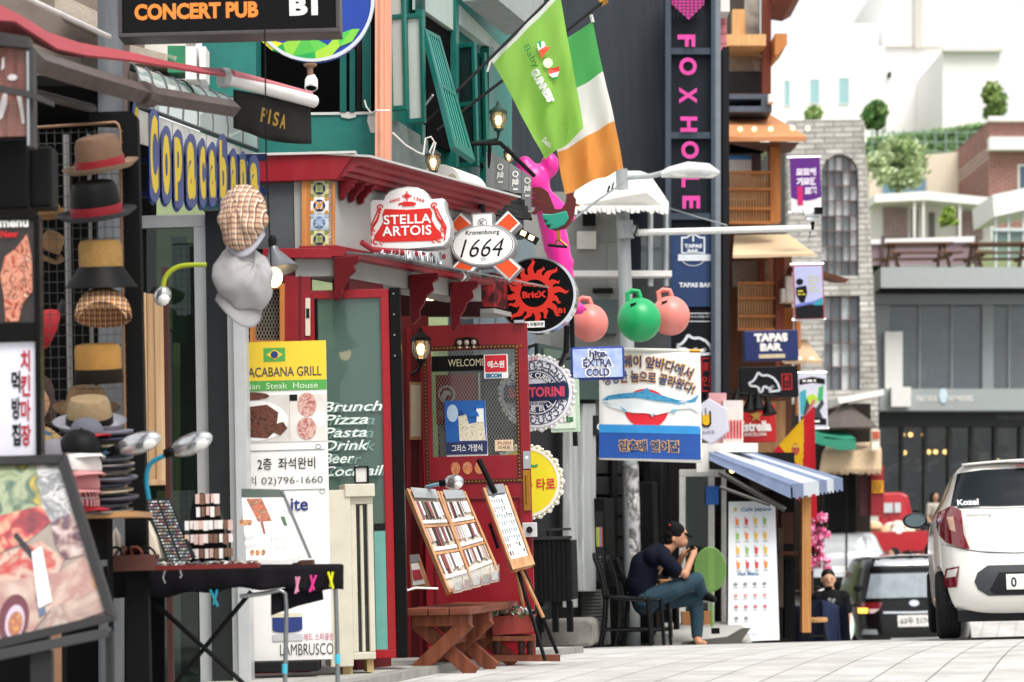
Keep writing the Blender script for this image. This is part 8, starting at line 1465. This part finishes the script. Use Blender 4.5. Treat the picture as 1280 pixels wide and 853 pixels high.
def woman(label,px,Y,hy,top,yaw,hairc,seed):
    t=T('person',label,'person',gat(px,Y),yaw); H=1.6
    fuse('body',t,[('b',(0,0,H-.12),(.075,.09,.112)),('b',(0,-.09,H-.135),(.012,.018,.018)),('b',(0,-.03,H-.17),(.055,.055,.05)),('c',[(0,.02,H-.3),(0,0,H-.2)],[.05,.045]),('c',[(0,.02,H-.4),(0,.02,H-.62),(0,.02,H-.75)],[.12,.105,.14]),('c',[(-.15,.02,H-.32),(.15,.02,H-.32)],[.05,.05]),('c',[(-.17,.02,H-.33),(-.21,.02,H-.6),(-.2,-.1,H-.82)],[.045,.037,.028]),('c',[(.17,.02,H-.33),(.21,.02,H-.6),(.2,-.1,H-.82)],[.045,.037,.028]),('b',(-.2,-.13,H-.88),(.03,.04,.06)),('b',(.2,-.13,H-.88),(.03,.04,.06)),('c',[(-.08,.02,H-.75),(-.08,.03,.45),(-.08,.05,.07)],[.09,.058,.04]),('c',[(.08,.02,H-.75),(.08,-.02,.45),(.08,.02,.07)],[.09,.058,.04]),('b',(-.08,-.02,.035),(.04,.11,.035)),('b',(.08,-.05,.035),(.04,.11,.035))],SK2,.011,3)
    fuse('top',t,[('c',[(0,.02,H-.38),(0,.02,H-.62),(0,.02,H-.8)],[.135,.125,.155]),('c',[(-.15,.02,H-.32),(.15,.02,H-.32)],[.066,.066]),('c',[(-.17,.02,H-.33),(-.2,.02,H-.52)],[.06,.052]),('c',[(.17,.02,H-.33),(.2,.02,H-.52)],[.06,.052])],top,.012,3)
    fuse('trousers',t,[('c',[(-.09,.02,H-.78),(-.08,.03,.45),(-.08,.05,.12)],[.105,.07,.055]),('c',[(.09,.02,H-.78),(.08,-.02,.45),(.08,.02,.12)],[.105,.07,.055])],pm('#1f2733',.85),.012,3)
    fuse('hair',t,[('b',(0,.025,H-.085),(.088,.098,.095)),('c',[(-.075,.03,H-.1),(-.09,.03,H-.3)],[.04,.045]),('c',[(.075,.03,H-.1),(.09,.02,H-.32)],[.04,.045]),('c',[(0,.08,H-.12),(0,.08,H-.34)],[.07,.06])],hairc,.01,3)
    b=t.b(INK); [b.ball((x,H-.11,-.083),.012,.006,.007,n=8) for x in (-.03,.03)]; b.ball((0,H-.175,-.085),.02,.006,.007,pm('#8a3a3a',.5),8); b.build('face_detail')
woman('long haired woman in a grey top walking behind the black people carrier',1117,42,0,pm('#5c5a60',.85),-55,HAIR,1)
woman('dark haired woman in a pale patterned top beside the hatchback mirror',1165,42.5,0,ramp(['#d8c8cc','#8a6a72','#efe9ea'],20),40,pm('#1c1210',.5,var=.3,sc=60),2)
woman('woman in a pale blouse standing at the dark cafe front far behind',1172,57,0,pm('#b9b3a8',.85),20,HAIR,3)
# blossom, denim cloth, stool
t=T('blossom_tree','artificial tree of pink blossom beside the timber post','tree',gat(1018,32)); D=deep(32); b=t.b(pm('#5a4032',.8),D); b.tube([(1013,840,0),(1014,720,0),(1020,660,0)],[.04,.03,.012],8); b.tube([(1014,715,0),(1026,680,-.1),(1033,655,-.1)],[.02,.015,.008],6); b.tube([(1014,690,0),(1008,655,0)],[.015,.008],6); b.build('trunk')
b=t.b(None,D); r=random.Random(11); pk=[pm(c,.7) for c in ('#e0528a','#e88ab0','#f0b4cc','#c83a72')]
cls=[(r.uniform(1008,1034),r.uniform(640,712),r.uniform(4,7)) for _ in range(22)]
for i in range(1500):
    x,y,q=r.choice(cls); p=D(x+r.gauss(0,q*.42),y+r.gauss(0,q*.42),r.gauss(0,.1)); u=Vector((r.gauss(0,1),r.gauss(0,1),r.gauss(0,1))).normalized(); v=u.orthogonal().normalized(); l=r.uniform(.018,.034); b.add([p+u*l,p+v*l,p-u*l,p-v*l],[(0,1,2,3)],r.choice(pk))
b.build('crown',smooth=False)
t=T('draped_chair','chair draped in dark blue denim jackets in front of the man in the black tee','chair',gat(1022,29.6)); D=deep(29.6); b=t.b(pm('#0d1220',.9,var=.4,sc=8,bump=.5,bsc=25),D)
def drp(u,v): x=986+74*u+5*(u-.5)*v; y=753+4*math.sin(u*9)+(1-u)*2+ (62+8*u)*v; return D(x,y,.06*math.sin(u*17+v*1.5)*(.4+v)-.05*math.sin(u*6)-.12*v)
b.grid(drp,40,12); b.grid(lambda u,v:drp(u,0)+Vector((0,.35*v,-.05*v)),40,4); b.build('denim_jacket',solid=.02)
b=t.b(pm('#16223e',.9,var=.4,sc=8,bump=.4,bsc=25),D); b.grid(lambda u,v:drp(.55+.3*u,v*.95)+Vector((0,-.03,0)),12,10); b.build('denim_shirt',solid=.015)
for x in (990,1056): b=t.b(BLK,D); b.tube([(x,758,.2),(x,822,.25)],.02,8); b.build('leg')
t=T('stool','round wooden topped stool with black legs in front of the denim cloth','stool',gat(1020,28.8)); D=deep(28.8); b=t.b(grain('#a8794a','#c99a66',3,30,30),D); b.lathe((1020,775,0),[(.135,-.025),(.14,0),(.135,.025)],24); b.build('seat')
for dx in (-1,1):
    for dd in (-.09,.09): b=t.b(BLK,D); b.tube([(1020+dx*8,777,dd*.7),(1020+dx*13,812,dd*1.6)],.013,8); b.build('leg')
b=t.b(BLK,D); b.tube([(1009,795,-.1),(1031,795,-.1)],.01,6); b.build('rung')
